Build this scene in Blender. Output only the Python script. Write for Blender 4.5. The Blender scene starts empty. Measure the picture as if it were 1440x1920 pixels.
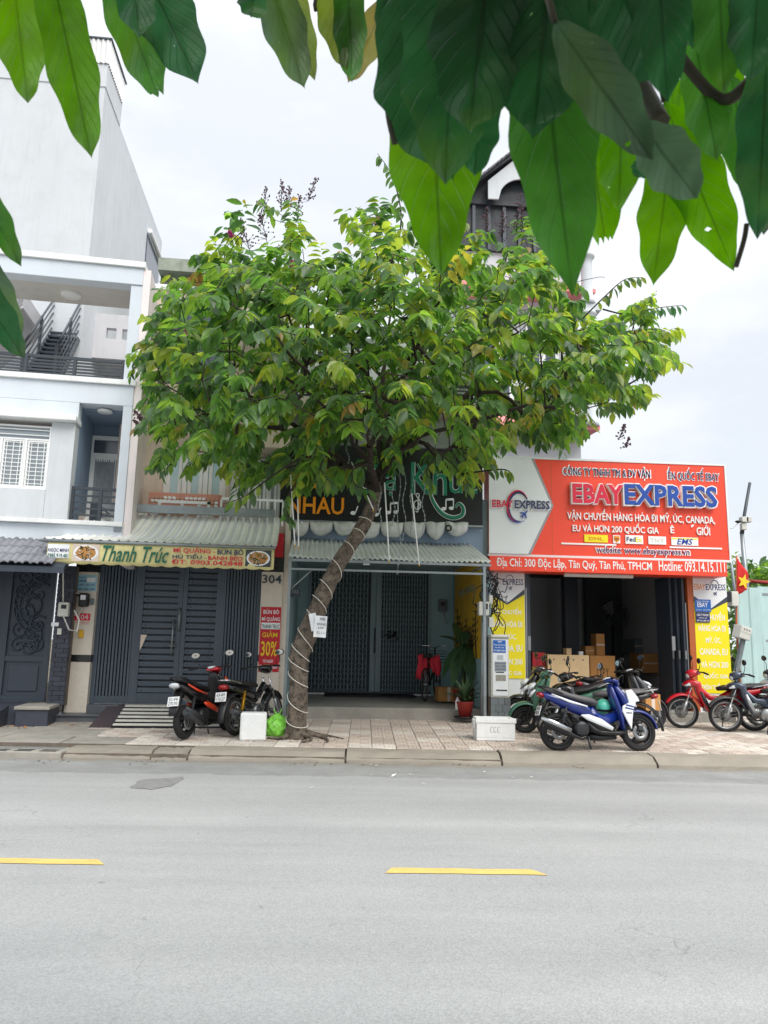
import bpy, bmesh, math, random
from math import radians, sin, cos, pi, sqrt, atan2
from mathutils import Vector, Matrix, Euler
random.seed(11)
sc = bpy.context.scene
COL = sc.collection

# ------------------------------------------------------------------ camera
CH = 1.45
F = 1400.0
CAM = Vector((0, 0, CH))
RC = Matrix.Rotation(radians(-3.5), 3, 'Z') @ Matrix.Rotation(radians(100.0), 3, 'X') @ Matrix.Rotation(radians(1.15), 3, 'Z')
cd = bpy.data.cameras.new('camera')
cam = bpy.data.objects.new('camera', cd)
COL.objects.link(cam)
cam.matrix_world = Matrix.Translation(CAM) @ RC.to_4x4()
cd.sensor_fit = 'HORIZONTAL'
cd.sensor_width = 36.0
cd.lens = 36.0 * F / 1440.0
cd.clip_start = 0.05
cd.clip_end = 2000
cd.dof.use_dof = True
cd.dof.focus_distance = 12.0
cd.dof.aperture_fstop = 24.0
sc.camera = cam

# ------------------------------------------------------------------ sky, sun, exposure
SUN_EL, SUN_AZ = 52.0, 148.0         # azimuth: degrees to the right of straight ahead (+Y); a soft sun set high behind the camera as fill for the facades
w = bpy.data.worlds.new('World')
sc.world = w
w.use_nodes = True
nt = w.node_tree
nt.nodes.clear()
N = nt.nodes.new
out = N('ShaderNodeOutputWorld')
tc0 = N('ShaderNodeTexCoord')
sky = N('ShaderNodeTexSky')
sky.sky_type = 'NISHITA'
sky.sun_disc = False
sky.sun_elevation = radians(SUN_EL)
sky.sun_rotation = radians(SUN_AZ)
sky.dust_density = 3.0
b1 = N('ShaderNodeBackground')
b1.inputs[1].default_value = 0.055
nt.links.new(sky.outputs[0], b1.inputs[0])
b2 = N('ShaderNodeBackground')
b2.inputs[0].default_value = (0.92, 0.955, 1.0, 1)
gsx = N('ShaderNodeSeparateXYZ')
nt.links.new(tc0.outputs['Generated'], gsx.inputs[0])
zz_ = N('ShaderNodeMath'); zz_.operation = 'MAXIMUM'; zz_.inputs[1].default_value = 0.0
nt.links.new(gsx.outputs[2], zz_.inputs[0])
z2_ = N('ShaderNodeMath'); z2_.operation = 'POWER'; z2_.inputs[1].default_value = 2.0
nt.links.new(zz_.outputs[0], z2_.inputs[0])
zs_ = N('ShaderNodeMath'); zs_.operation = 'MULTIPLY_ADD'       # overcast sky: evenly brighter towards the zenith
zs_.inputs[1].default_value = 0.16
zs_.inputs[2].default_value = 0.385
nt.links.new(z2_.outputs[0], zs_.inputs[0])
nt.links.new(zs_.outputs[0], b2.inputs[1])
tc = N('ShaderNodeTexCoord')
mp = N('ShaderNodeMapping')
mp.inputs['Scale'].default_value = (1.0, 1.0, 2.2)
nz = N('ShaderNodeTexNoise')
nz.inputs['Scale'].default_value = 2.6
nz.inputs['Detail'].default_value = 7
nz.inputs['Roughness'].default_value = 0.55
mr = N('ShaderNodeMapRange')
mr.inputs[1].default_value = 0.42
mr.inputs[2].default_value = 0.62
mr.inputs[3].default_value = 0.74
mr.inputs[4].default_value = 0.98
mx = N('ShaderNodeMixShader')
nt.links.new(tc.outputs['Generated'], mp.inputs[0])
nt.links.new(mp.outputs[0], nz.inputs[0])
nt.links.new(nz.outputs[0], mr.inputs[0])
nt.links.new(mr.outputs[0], mx.inputs[0])
nt.links.new(b1.outputs[0], mx.inputs[1])
nt.links.new(b2.outputs[0], mx.inputs[2])
nt.links.new(mx.outputs[0], out.inputs[0])
sl = bpy.data.lights.new('sun', 'SUN')
sl.energy = 1.15
sl.angle = radians(45)
sl.color = (1.0, 0.96, 0.9)
so = bpy.data.objects.new('sun', sl)
COL.objects.link(so)
so.location = (0, 20, 40)
_sd = Vector((sin(radians(SUN_AZ)) * cos(radians(SUN_EL)), cos(radians(SUN_AZ)) * cos(radians(SUN_EL)), sin(radians(SUN_EL))))
so.rotation_euler = _sd.to_track_quat('Z', 'Y').to_euler()
sc.view_settings.view_transform = 'Standard'
sc.view_settings.look = 'None'
sc.view_settings.exposure = 1.5
sc.view_settings.gamma = 1.0
sc.view_settings.use_curve_mapping = False

# ------------------------------------------------------------------ helpers
def ray(px, py):
    return RC @ Vector(((px - 720) / F, (960 - py) / F, -1))

def P(px, py, Y):
    d = ray(px, py)
    return CAM + d * (Y / d.y)

class Fr:
    """a facade frame: origin on the ground, e along the facade, n into it"""
    def __init__(s, ox, oy, deg=0.0):
        s.o = Vector((ox, oy, 0)); s.a = radians(deg)
        s.e = Vector((cos(s.a), sin(s.a), 0)); s.n = Vector((-sin(s.a), cos(s.a), 0))
    def q(s, px, py, d=0.0):
        r = ray(px, py)
        t = ((s.o - CAM).dot(s.n) + d) / r.dot(s.n)
        v = CAM + r * t - s.o
        return v.dot(s.e), v.z
    def u(s, px, py, d=0.0): return s.q(px, py, d)[0]
    def z(s, px, py, d=0.0): return s.q(px, py, d)[1]
    def rect(s, x0, y0, x1, y1, d=0.0):
        xm, ym = (x0 + x1) / 2, (y0 + y1) / 2
        return s.u(x0, ym, d), s.u(x1, ym, d), s.z(xm, y1, d), s.z(xm, y0, d)
    def dep(s, px, py, z):
        r = ray(px, py); t = (z - CH) / r.z
        v = CAM + r * t - s.o
        return v.dot(s.e), v.dot(s.n)

class MB:
    def __init__(s): s.v = []; s.f = []; s.mi = []; s.sm = []; s.uv = None
    def add(s, vs, fs, mi=0, sm=False):
        o = len(s.v); s.v += [tuple(p) for p in vs]
        for f in fs: s.f.append([i + o for i in f]); s.mi.append(mi); s.sm.append(sm)
        return s
    def box(s, x0, x1, y0, y1, z0, z1, mi=0, M=None):
        vs = [Vector(p) for p in ((x0, y0, z0), (x1, y0, z0), (x1, y1, z0), (x0, y1, z0), (x0, y0, z1), (x1, y0, z1), (x1, y1, z1), (x0, y1, z1))]
        if M is not None: vs = [M @ p for p in vs]
        return s.add(vs, [(0, 3, 2, 1), (4, 5, 6, 7), (0, 1, 5, 4), (1, 2, 6, 5), (2, 3, 7, 6), (3, 0, 4, 7)], mi)
    def tube(s, pts, r, n=8, mi=0, caps=True, sm=True):
        pts = [Vector(p) for p in pts]; k = len(pts)
        rs = r if isinstance(r, (list, tuple)) else [r] * k
        vs = []; fs = []; up = None
        for i, p in enumerate(pts):
            t = (pts[min(i + 1, k - 1)] - pts[max(i - 1, 0)])
            if t.length < 1e-9: t = Vector((0, 0, 1))
            t.normalize()
            if up is None:
                up = Vector((0, 0, 1)) if abs(t.z) < .9 else Vector((1, 0, 0))
            a = t.cross(up)
            if a.length < 1e-6: a = t.orthogonal()
            a.normalize(); b = a.cross(t); up = b
            for j in range(n):
                th = 2 * pi * j / n
                vs.append(p + (a * cos(th) + b * sin(th)) * rs[i])
        for i in range(k - 1):
            for j in range(n):
                fs.append((i * n + j, i * n + (j + 1) % n, (i + 1) * n + (j + 1) % n, (i + 1) * n + j))
        s.add(vs, fs, mi, sm)
        if caps:
            s.add([], [], mi)
            o = len(s.v) - len(vs)
            s.f.append([o + j for j in range(n)][::-1]); s.mi.append(mi); s.sm.append(False)
            s.f.append([o + (k - 1) * n + j for j in range(n)]); s.mi.append(mi); s.sm.append(False)
        return s
    def lathe(s, prof, c, axis='y', n=24, mi=0, closed=False, sm=True):
        """prof = [(radius, offset along axis)]"""
        vs = []; fs = []; k = len(prof); c = Vector(c)
        for j in range(n):
            th = 2 * pi * j / n; cs, sn = cos(th), sin(th)
            for (r, h) in prof:
                if axis == 'y': vs.append(c + Vector((r * cs, h, r * sn)))
                elif axis == 'x': vs.append(c + Vector((h, r * cs, r * sn)))
                else: vs.append(c + Vector((r * cs, r * sn, h)))
        kk = k if closed else k - 1
        for j in range(n):
            for i in range(kk):
                a, b = j * k + i, j * k + (i + 1) % k
                a2, b2 = ((j + 1) % n) * k + i, ((j + 1) % n) * k + (i + 1) % k
                fs.append((a, b, b2, a2))
        return s.add(vs, fs, mi, sm)
    def prism(s, poly, d0, d1, mi=0, M=None):
        """poly in (x,z), extruded along y from d0 to d1"""
        n = len(poly)
        vs = [Vector((x, d0, z)) for x, z in poly] + [Vector((x, d1, z)) for x, z in poly]
        if M is not None: vs = [M @ p for p in vs]
        fs = [tuple(range(n)), tuple(range(2 * n - 1, n - 1, -1))] + [(i, i + n, (i + 1) % n + n, (i + 1) % n) for i in range(n)]
        return s.add(vs, fs, mi)
    def loft(s, st, n=12, p=2.6, mi=0, y0=0.0, sm=True):
        """stations (x, z, half width, half height): superelliptic rings along a path in the xz plane"""
        k = len(st); vs = []; fs = []
        for i, q in enumerate(st):
            x, z, hw, hh = q[:4]; yc = y0 + (q[4] if len(q) > 4 else 0)
            a, b = st[max(i - 1, 0)], st[min(i + 1, k - 1)]
            t = Vector((b[0] - a[0], 0, b[1] - a[1]))
            if t.length < 1e-6: t = Vector((1, 0, 0))
            t.normalize(); nn = Vector((-t.z, 0, t.x))
            for j in range(n):
                th = 2 * pi * j / n; c, sn = cos(th), sin(th)
                e = 2.0 / p
                vs.append(Vector((x, yc, z)) + Vector((0, 1, 0)) * (hw * math.copysign(abs(c) ** e, c)) + nn * (hh * math.copysign(abs(sn) ** e, sn)))
        for i in range(k - 1):
            for j in range(n):
                fs.append((i * n + j, i * n + (j + 1) % n, (i + 1) * n + (j + 1) % n, (i + 1) * n + j))
        fs.append(tuple(range(n))[::-1]); fs.append(tuple((k - 1) * n + j for j in range(n)))
        return s.add(vs, fs, mi, sm)
    def ball(s, c, rx, ry, rz, n=12, m=8, mi=0, M=None):
        vs = []; fs = []; c = Vector(c)
        for i in range(m + 1):
            ph = pi * i / m
            for j in range(n):
                th = 2 * pi * j / n
                v = Vector((rx * sin(ph) * cos(th), ry * sin(ph) * sin(th), rz * cos(ph)))
                if M is not None: v = M @ v
                vs.append(c + v)
        for i in range(m):
            for j in range(n):
                fs.append((i * n + j, (i + 1) * n + j, (i + 1) * n + (j + 1) % n, i * n + (j + 1) % n))
        return s.add(vs, fs, mi, True)
    def mesh(s, name, mats):
        me = bpy.data.meshes.new(name)
        me.from_pydata(s.v, [], s.f)
        mats = mats if isinstance(mats, (list, tuple)) else [mats]
        for m in mats: me.materials.append(m)
        me.polygons.foreach_set('material_index', s.mi)
        me.polygons.foreach_set('use_smooth', s.sm)
        bm = bmesh.new(); bm.from_mesh(me)
        bmesh.ops.recalc_face_normals(bm, faces=bm.faces[:])
        bm.to_mesh(me); bm.free()
        me.update()
        return me
    def build(s, name, mats, parent=None, bevel=0.0, stuff=False):
        return mobj(name, s.mesh(name, mats), parent, bevel, stuff)

def mobj(name, me, parent=None, bevel=0.0, stuff=False, loc=None, rot=None, scale=None):
    o = bpy.data.objects.new(name, me)
    COL.objects.link(o)
    if parent is not None: o.parent = parent
    if loc is not None: o.location = loc
    if rot is not None: o.rotation_euler = rot
    if scale is not None: o.scale = scale
    if bevel:
        b = o.modifiers.new('bevel', 'BEVEL'); b.width = bevel; b.segments = 2; b.limit_method = 'ANGLE'; b.angle_limit = radians(40)
    if stuff: o['kind'] = 'stuff'
    return o

def thing(name, label, cat, loc=(0, 0, 0), rz=0.0, group=None, tilt=0.0):
    o = bpy.data.objects.new(name, None)
    COL.objects.link(o); o.empty_display_size = .2
    o.location = loc; o.rotation_euler = (tilt, 0, rz)
    o['label'] = label; o['category'] = cat
    if group: o['group'] = group
    return o

def tag(o, label, cat, group=None):
    o['label'] = label; o['category'] = cat
    if group: o['group'] = group
    return o

def structure(o): o['kind'] = 'structure'; return o

_uc = {}
def pbox(name, parent, m, x0, x1, y0, y1, z0, z1, rot=None):
    """one small piece: a box that shares its mesh with alike pieces"""
    if m.name not in _uc:
        _uc[m.name] = MB().box(-.5, .5, -.5, .5, -.5, .5).mesh('piece', m)
    return mobj(name, _uc[m.name], parent, loc=((x0 + x1) / 2, (y0 + y1) / 2, (z0 + z1) / 2),
                scale=(max(abs(x1 - x0), 1e-4), max(abs(y1 - y0), 1e-4), max(abs(z1 - z0), 1e-4)), rot=rot)

# ------------------------------------------------------------------ materials
def rgb(h):
    """sRGB 0-255 triple or linear floats"""
    if max(h) <= 1.0: return (*h, 1)
    f = lambda c: c / 12.92 if c <= .04045 else ((c + .055) / 1.055) ** 2.4
    return tuple(f(c / 255.) for c in h) + (1,)

def pm(name, col, rough=.6, var=.12, scale=3.0, bump=0.0, bscale=60.0, metal=0.0, streak=0.0, dirt=(.12, .11, .1), spots=0.0, rnd=0.0, coat=0.0, spec=.5, detail=6, sscale=9, slo=.56):
    m = bpy.data.materials.new(name); m.use_nodes = True
    t = m.node_tree; b = t.nodes['Principled BSDF']; L = t.links.new; N = t.nodes.new
    c = rgb(col); b.inputs['Roughness'].default_value = rough; b.inputs['Metallic'].default_value = metal
    b.inputs['Specular IOR Level'].default_value = spec
    b.inputs['Coat Weight'].default_value = coat; b.inputs['Coat Roughness'].default_value = .08
    tc = N('ShaderNodeTexCoord'); co = tc.outputs['Object']
    nz = N('ShaderNodeTexNoise'); nz.inputs['Scale'].default_value = scale; nz.inputs['Detail'].default_value = detail; nz.inputs['Roughness'].default_value = .6
    L(co, nz.inputs[0])
    mr = N('ShaderNodeMapRange'); mr.inputs[1].default_value = .3; mr.inputs[2].default_value = .7; mr.inputs[3].default_value = 1 - var; mr.inputs[4].default_value = 1 + var * .6
    L(nz.outputs[0], mr.inputs[0])
    hv = N('ShaderNodeHueSaturation'); hv.inputs['Color'].default_value = c
    val = mr.outputs[0]
    if rnd:
        oi = N('ShaderNodeObjectInfo'); r2 = N('ShaderNodeMapRange'); r2.inputs[3].default_value = 1 - rnd; r2.inputs[4].default_value = 1 + rnd
        L(oi.outputs['Random'], r2.inputs[0]); mm = N('ShaderNodeMath'); mm.operation = 'MULTIPLY'; L(val, mm.inputs[0]); L(r2.outputs[0], mm.inputs[1]); val = mm.outputs[0]
    L(val, hv.inputs['Value']); cur = hv.outputs[0]
    if streak:
        mp = N('ShaderNodeMapping'); mp.inputs['Scale'].default_value = (5, 5, .45); L(co, mp.inputs[0])
        n2 = N('ShaderNodeTexNoise'); n2.inputs['Scale'].default_value = 1.6; n2.inputs['Detail'].default_value = 8; n2.inputs['Roughness'].default_value = .65; L(mp.outputs[0], n2.inputs[0])
        m2 = N('ShaderNodeMapRange'); m2.inputs[1].default_value = .5; m2.inputs[2].default_value = .78; m2.inputs[3].default_value = 0; m2.inputs[4].default_value = streak; L(n2.outputs[0], m2.inputs[0])
        mx = N('ShaderNodeMix'); mx.data_type = 'RGBA'; L(m2.outputs[0], mx.inputs[0]); L(cur, mx.inputs[6]); mx.inputs[7].default_value = rgb(dirt); cur = mx.outputs[2]
    if spots:
        n3 = N('ShaderNodeTexNoise'); n3.inputs['Scale'].default_value = sscale; n3.inputs['Detail'].default_value = 10; n3.inputs['Roughness'].default_value = .75; L(co, n3.inputs[0])
        m3 = N('ShaderNodeMapRange'); m3.inputs[1].default_value = slo; m3.inputs[2].default_value = slo + .12; m3.inputs[3].default_value = 0; m3.inputs[4].default_value = spots; L(n3.outputs[0], m3.inputs[0])
        mx = N('ShaderNodeMix'); mx.data_type = 'RGBA'; L(m3.outputs[0], mx.inputs[0]); L(cur, mx.inputs[6]); mx.inputs[7].default_value = rgb(dirt); cur = mx.outputs[2]
    L(cur, b.inputs['Base Color'])
    rv = N('ShaderNodeMapRange'); rv.inputs[1].default_value = .3; rv.inputs[2].default_value = .7; rv.inputs[3].default_value = max(rough - .08, .02); rv.inputs[4].default_value = min(rough + .1, 1)
    L(nz.outputs[0], rv.inputs[0]); L(rv.outputs[0], b.inputs['Roughness'])
    if bump:
        n4 = N('ShaderNodeTexNoise'); n4.inputs['Scale'].default_value = bscale; n4.inputs['Detail'].default_value = 5; L(co, n4.inputs[0])
        bp = N('ShaderNodeBump'); bp.inputs['Strength'].default_value = bump; bp.inputs['Distance'].default_value = .01; L(n4.outputs[0], bp.inputs['Height']); L(bp.outputs[0], b.inputs['Normal'])
    return m

def glassy(name, col, rough=.08, alpha=1.0):
    m = pm(name, col, rough=rough, var=.1, scale=1.2, spec=.8)
    return m

M = {}
M['white_wall'] = pm('white_plaster', (204, 209, 214), .8, .05, 1.2, .2, 30, streak=.3, dirt=(.4, .42, .42), spots=.16, sscale=1.6, slo=.5)
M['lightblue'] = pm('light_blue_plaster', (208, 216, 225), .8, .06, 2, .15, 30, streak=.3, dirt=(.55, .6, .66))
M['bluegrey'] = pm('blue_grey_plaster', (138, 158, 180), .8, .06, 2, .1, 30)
M['pinkwhite'] = pm('pinkish_plaster', (236, 226, 226), .8, .05, 2, .15, 30, streak=.4, dirt=(.4, .33, .3))
M['greywall'] = pm('grey_plaster', (196, 196, 200), .85, .06, 2, .15, 30, streak=.25, dirt=(.3, .3, .3))
M['ceil'] = pm('ceiling_plaster', (205, 203, 198), .85, .06, 2, .1, 30, streak=.15, dirt=(.25, .2, .16))
M['coping'] = pm('white_coping', (232, 234, 234), .7, .06, 3, .1, 40, streak=.35, dirt=(.4, .42, .42))
M['beige'] = pm('beige_plaster', (214, 198, 184), .8, .06, 2, .15, 30, streak=.3, dirt=(.36, .28, .22))
M['moss'] = pm('mossy_concrete', (150, 158, 146), .9, .3, 4, .3, 40, streak=.7, dirt=(.1, .13, .09), spots=.7)
M['darksteel'] = pm('dark_grey_steel', (58, 66, 74), .45, .12, 6, .05, 80, spec=.5)
M['gate'] = pm('slate_blue_gate_paint', (70, 82, 95), .42, .2, 3, .05, 60, rnd=.1, streak=.3, dirt=(.12, .12, .12))
M['gate2'] = pm('dark_gate_paint', (56, 65, 77), .4, .14, 4, .05, 60)
M['darkbrick'] = pm('dark_blue_brick', (56, 60, 72), .6, .2, 12, .3, 60, rnd=.22)
M['black'] = pm('black_granite', (22, 22, 25), .25, .5, 60, 0, spec=.6)
M['beigetile'] = pm('beige_wall_tile', (214, 204, 190), .3, .06, 3, 0, streak=.12, dirt=(.35, .3, .25))
M['whiteframe'] = pm('white_window_frame', (236, 238, 238), .4, .05, 4)
M['glass_dark'] = glassy('dark_window_glass', (70, 82, 94))
M['glass_frost'] = glassy('frosted_glass', (186, 214, 222), .3)
M['glass_grey'] = glassy('curtained_window_glass', (146, 156, 164), .15)
M['curtain'] = pm('grey_curtain', (150, 156, 162), .9, .2, 6)
M['rooftile'] = pm('grey_roof_tile', (132, 134, 142), .7, .2, 10, .2, 50, rnd=.14, spots=.4, dirt=(.1, .1, .1))
M['tin'] = pm('galvanised_tin', (226, 230, 230), .36, .15, 3, .05, 40, metal=.1, streak=.2, dirt=(.4, .39, .37), spots=.1)
M['tin2'] = pm('pale_awning_sheet', (246, 246, 240), .45, .08, 3, .05, 40, streak=.12, dirt=(.5, .5, .48), spots=.05)
M['tin3'] = pm('grey_awning_sheet', (218, 222, 222), .45, .1, 3, .05, 40, streak=.2, dirt=(.36, .36, .34), spots=.2)
M['galv'] = pm('galvanised_steel', (150, 158, 162), .4, .15, 8, .05, 60, metal=.5)
M['banner'] = pm('faded_yellow_banner', (222, 212, 150), .55, .18, 5, .1, 20, streak=.25, dirt=(.36, .34, .2), spots=.25)
M['teal'] = pm('teal_wall', (152, 180, 186), .75, .08, 2, .1, 30, streak=.15, dirt=(.3, .36, .38))
M['shutter'] = pm('blue_grey_shutter', (132, 152, 160), .45, .15, 5, .05, 60, streak=.2, dirt=(.12, .13, .13))
M['shutterback'] = pm('shutter_backing', (48, 60, 66), .6, .2, 4)
M['signblack'] = pm('black_sign_panel', (12, 14, 20), .35, .2, 3)
M['orange'] = pm('orange_sign_panel', (240, 72, 44), .38, .06, 1.2, 0, streak=.1, dirt=(.5, .12, .05))
M['signwhite'] = pm('white_sign_panel', (226, 230, 232), .4, .04, 2, streak=.1, dirt=(.5, .5, .5))
M['signgrey'] = pm('grey_sign_shadow', (150, 152, 156), .4, .05, 2)
M['red'] = pm('red_letter', (214, 28, 62), .35, .05, 4)
M['blue'] = pm('blue_letter', (22, 70, 160), .35, .05, 4)
M['navy'] = pm('navy_letter', (24, 40, 96), .4, .05, 4)
M['white'] = pm('white_paint', (240, 240, 240), .45, .04, 4)
M['purple'] = pm('purple_letter', (96, 30, 96), .4, .05, 4)
M['gold'] = pm('amber_letter', (226, 140, 18), .4, .08, 4)
M['green'] = pm('green_letter', (18, 116, 88), .4, .08, 4)
M['greend'] = pm('dark_green_letter', (16, 100, 78), .4, .08, 4)
M['yellow'] = pm('yellow_banner', (240, 222, 10), .5, .06, 1.5, .05, 20)
M['pyellow'] = pm('painted_yellow_panel', (214, 170, 40), .6, .2, 2, .05, 20, streak=.3, dirt=(.5, .2, .05))
M['brown'] = pm('orange_brown_jamb', (178, 92, 44), .5, .12, 3)
M['redbanner'] = pm('red_banner', (190, 24, 40), .5, .1, 3, .05, 20)
M['blueplate'] = pm('blue_plate', (30, 96, 178), .4, .08, 4)
M['lbposter'] = pm('light_blue_poster', (150, 196, 214), .6, .12, 5)
M['plastic'] = pm('grey_white_plastic', (206, 206, 198), .5, .1, 6, streak=.3, dirt=(.3, .28, .25))
M['dkplastic'] = pm('black_plastic', (26, 27, 30), .45, .2, 12)
M['rubber'] = pm('tyre_rubber', (24, 24, 26), .75, .3, 20, .2, 90)
M['chrome'] = pm('polished_metal', (200, 202, 206), .18, .08, 8, metal=1.0)
M['alu'] = pm('dull_aluminium', (150, 152, 154), .4, .25, 14, metal=.8)
M['steelgrey'] = pm('dark_engine_metal', (74, 76, 80), .45, .3, 16, metal=.6)
M['mirror'] = pm('mirror_glass', (235, 240, 245), .04, .02, 2, metal=1.0)
M['concrete'] = pm('concrete', (158, 154, 146), .9, .22, 3, .5, 50, spots=.4, dirt=(.2, .18, .16))
M['platform'] = pm('worn_platform_tile', (150, 148, 142), .6, .2, 2.5, .2, 40, spots=.3, dirt=(.18, .17, .16))
M['stepdark'] = pm('dark_step_stone', (84, 88, 94), .45, .15, 4, .1, 40)
M['rampdark'] = pm('dark_brown_tile', (76, 68, 72), .5, .15, 4, .1, 40)
M['stripe'] = pm('white_stripe_tile', (220, 218, 208), .5, .1, 4)
M['foam'] = pm('white_foam', (232, 234, 234), .85, .06, 8, .4, 120, spots=.25, dirt=(.5, .48, .44))
M['card'] = pm('cardboard', (186, 134, 76), .8, .12, 4, .1, 30)
M['wood'] = pm('pale_plywood', (226, 196, 150), .7, .14, 3, .1, 40, streak=.2, dirt=(.5, .36, .2))
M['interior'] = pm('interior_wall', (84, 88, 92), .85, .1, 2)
M['bark'] = pm('tree_bark', (118, 106, 94), .95, .4, 7, 1.6, 22, spots=.95, dirt=(.045, .038, .03), streak=.55, sscale=13, slo=.47)
M['barkdark'] = pm('dark_branch_bark', (54, 46, 40), .95, .35, 14, .6, 40)
M['rope'] = pm('white_rope', (226, 222, 212), .8, .1, 20)
M['swag'] = pm('grey_white_tarpaulin', (206, 208, 206), .6, .15, 6, .4, 14, streak=.25, dirt=(.35, .35, .35))
M['fence'] = pm('pale_green_sheet', (178, 206, 204), .5, .1, 2, .05, 30, streak=.3, dirt=(.4, .44, .42))
M['pink'] = pm('pink_roof_band', (226, 140, 140), .7, .1, 3)
M['darkroof'] = pm('dark_roof', (44, 50, 56), .6, .2, 8)
M['paper'] = pm('paper', (236, 238, 242), .7, .04, 6)
M['flagred'] = pm('flag_red', (206, 34, 34), .7, .12, 6)
M['flagyel'] = pm('flag_yellow', (238, 200, 40), .7, .08, 6)
M['terracotta'] = pm('red_pot', (150, 44, 36), .6, .12, 6)
M['redcloth'] = pm('red_cloth', (206, 48, 66), .9, .2, 8, .3, 30)
M['plastbag'] = pm('green_plastic_bag', (150, 236, 90), .3, .45, 16, 1.0, 26, spec=.6)
M['soil'] = pm('soil', (70, 58, 48), .95, .3, 8, .5, 40)
M['greystone'] = pm('grey_stone_block', (108, 116, 120), .7, .2, 10, .3, 60, rnd=.18)
M['brickpat'] = pm('patterned_wall_tile', (196, 150, 130), .7, .1, 3)
M['salmon'] = pm('salmon_trim', (204, 140, 122), .7, .12, 3)
M['seat'] = pm('black_seat_vinyl', (30, 30, 33), .5, .2, 10, .2, 80)
M['seatgrey'] = pm('worn_grey_seat_vinyl', (92, 90, 92), .5, .2, 8, .2, 80)
M['bluepaint'] = pm('metallic_blue_paint', (20, 44, 124), .25, .08, 5, coat=.6)
M['whitepaint'] = pm('white_bike_paint', (222, 226, 230), .25, .05, 5, coat=.5)
M['greenpaint'] = pm('matt_green_paint', (70, 116, 96), .35, .08, 5, coat=.3)
M['redpaint'] = pm('red_bike_paint', (198, 22, 40), .25, .08, 5, coat=.6)
M['orangepaint'] = pm('orange_red_paint', (222, 66, 32), .25, .08, 5, coat=.6)
M['blackpaint'] = pm('black_bike_paint', (18, 18, 21), .22, .1, 5, coat=.6)
M['slatepaint'] = pm('slate_bike_paint', (62, 74, 92), .28, .08, 5, coat=.6, metal=.3)
M['greypaint'] = pm('dark_grey_paint', (70, 72, 76), .35, .1, 5, coat=.3)
M['silverpaint'] = pm('silver_paint', (168, 172, 176), .3, .08, 5, coat=.4, metal=.4)
M['lamp'] = pm('clear_lens', (214, 218, 224), .1, .08, 10, spec=.8)
M['redlens'] = pm('red_lens', (150, 14, 20), .12, .1, 8, spec=.8)
M['plate'] = pm('white_number_plate', (232, 234, 234), .4, .05, 8)
M['goldshock'] = pm('gold_shock', (206, 160, 40), .3, .1, 8, metal=.6)
M['mint'] = pm('mint_helmet', (90, 200, 176), .3, .05, 5, coat=.4)
M['litter'] = pm('dry_leaf_litter', (196, 132, 70), .9, .3, 20)

def text_mesh(body, extrude=.0, bold=0.0, shear=0.0, res=2, spacing=1.0):
    cu = bpy.data.curves.new('lettering', 'FONT')
    cu.body = body; cu.extrude = extrude; cu.offset = bold * .45; cu.shear = shear; cu.resolution_u = res; cu.space_character = spacing
    ob = bpy.data.objects.new('lettering', cu)
    me = bpy.data.meshes.new_from_object(ob)
    bpy.data.objects.remove(ob); bpy.data.curves.remove(cu)
    return me

def lettering(parent, body, x0, x1, z0, z1, d, m, depth=.004, bold=.02, shear=0.0, face='-y', name='lettering', spacing=1.0, rot=None):
    """flat or raised letters that fill the rectangle x0..x1, z0..z1 on the plane y = d, facing -y"""
    me = text_mesh(body, .5, bold, shear, spacing=spacing)
    if not len(me.vertices): return None
    xs = [v.co.x for v in me.vertices]; ys = [v.co.y for v in me.vertices]
    ax, bx_, ay, by = min(xs), max(xs), min(ys), max(ys)
    sx, sy = (x1 - x0) / (bx_ - ax), (z1 - z0) / (by - ay)
    for v in me.vertices:
        x, y, z = v.co
        v.co = (x0 + (x - ax) * sx, d - depth * (z + .5), z0 + (y - ay) * sy)
    me.materials.clear(); me.materials.append(m); me.update()
    o = mobj(name, me, parent)
    return o

def sheet(parent, name, m, x0, x1, z0, z1, d, t=.003):
    return pbox(name, parent, m, x0, x1, d - t, d, z0, z1)
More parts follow.
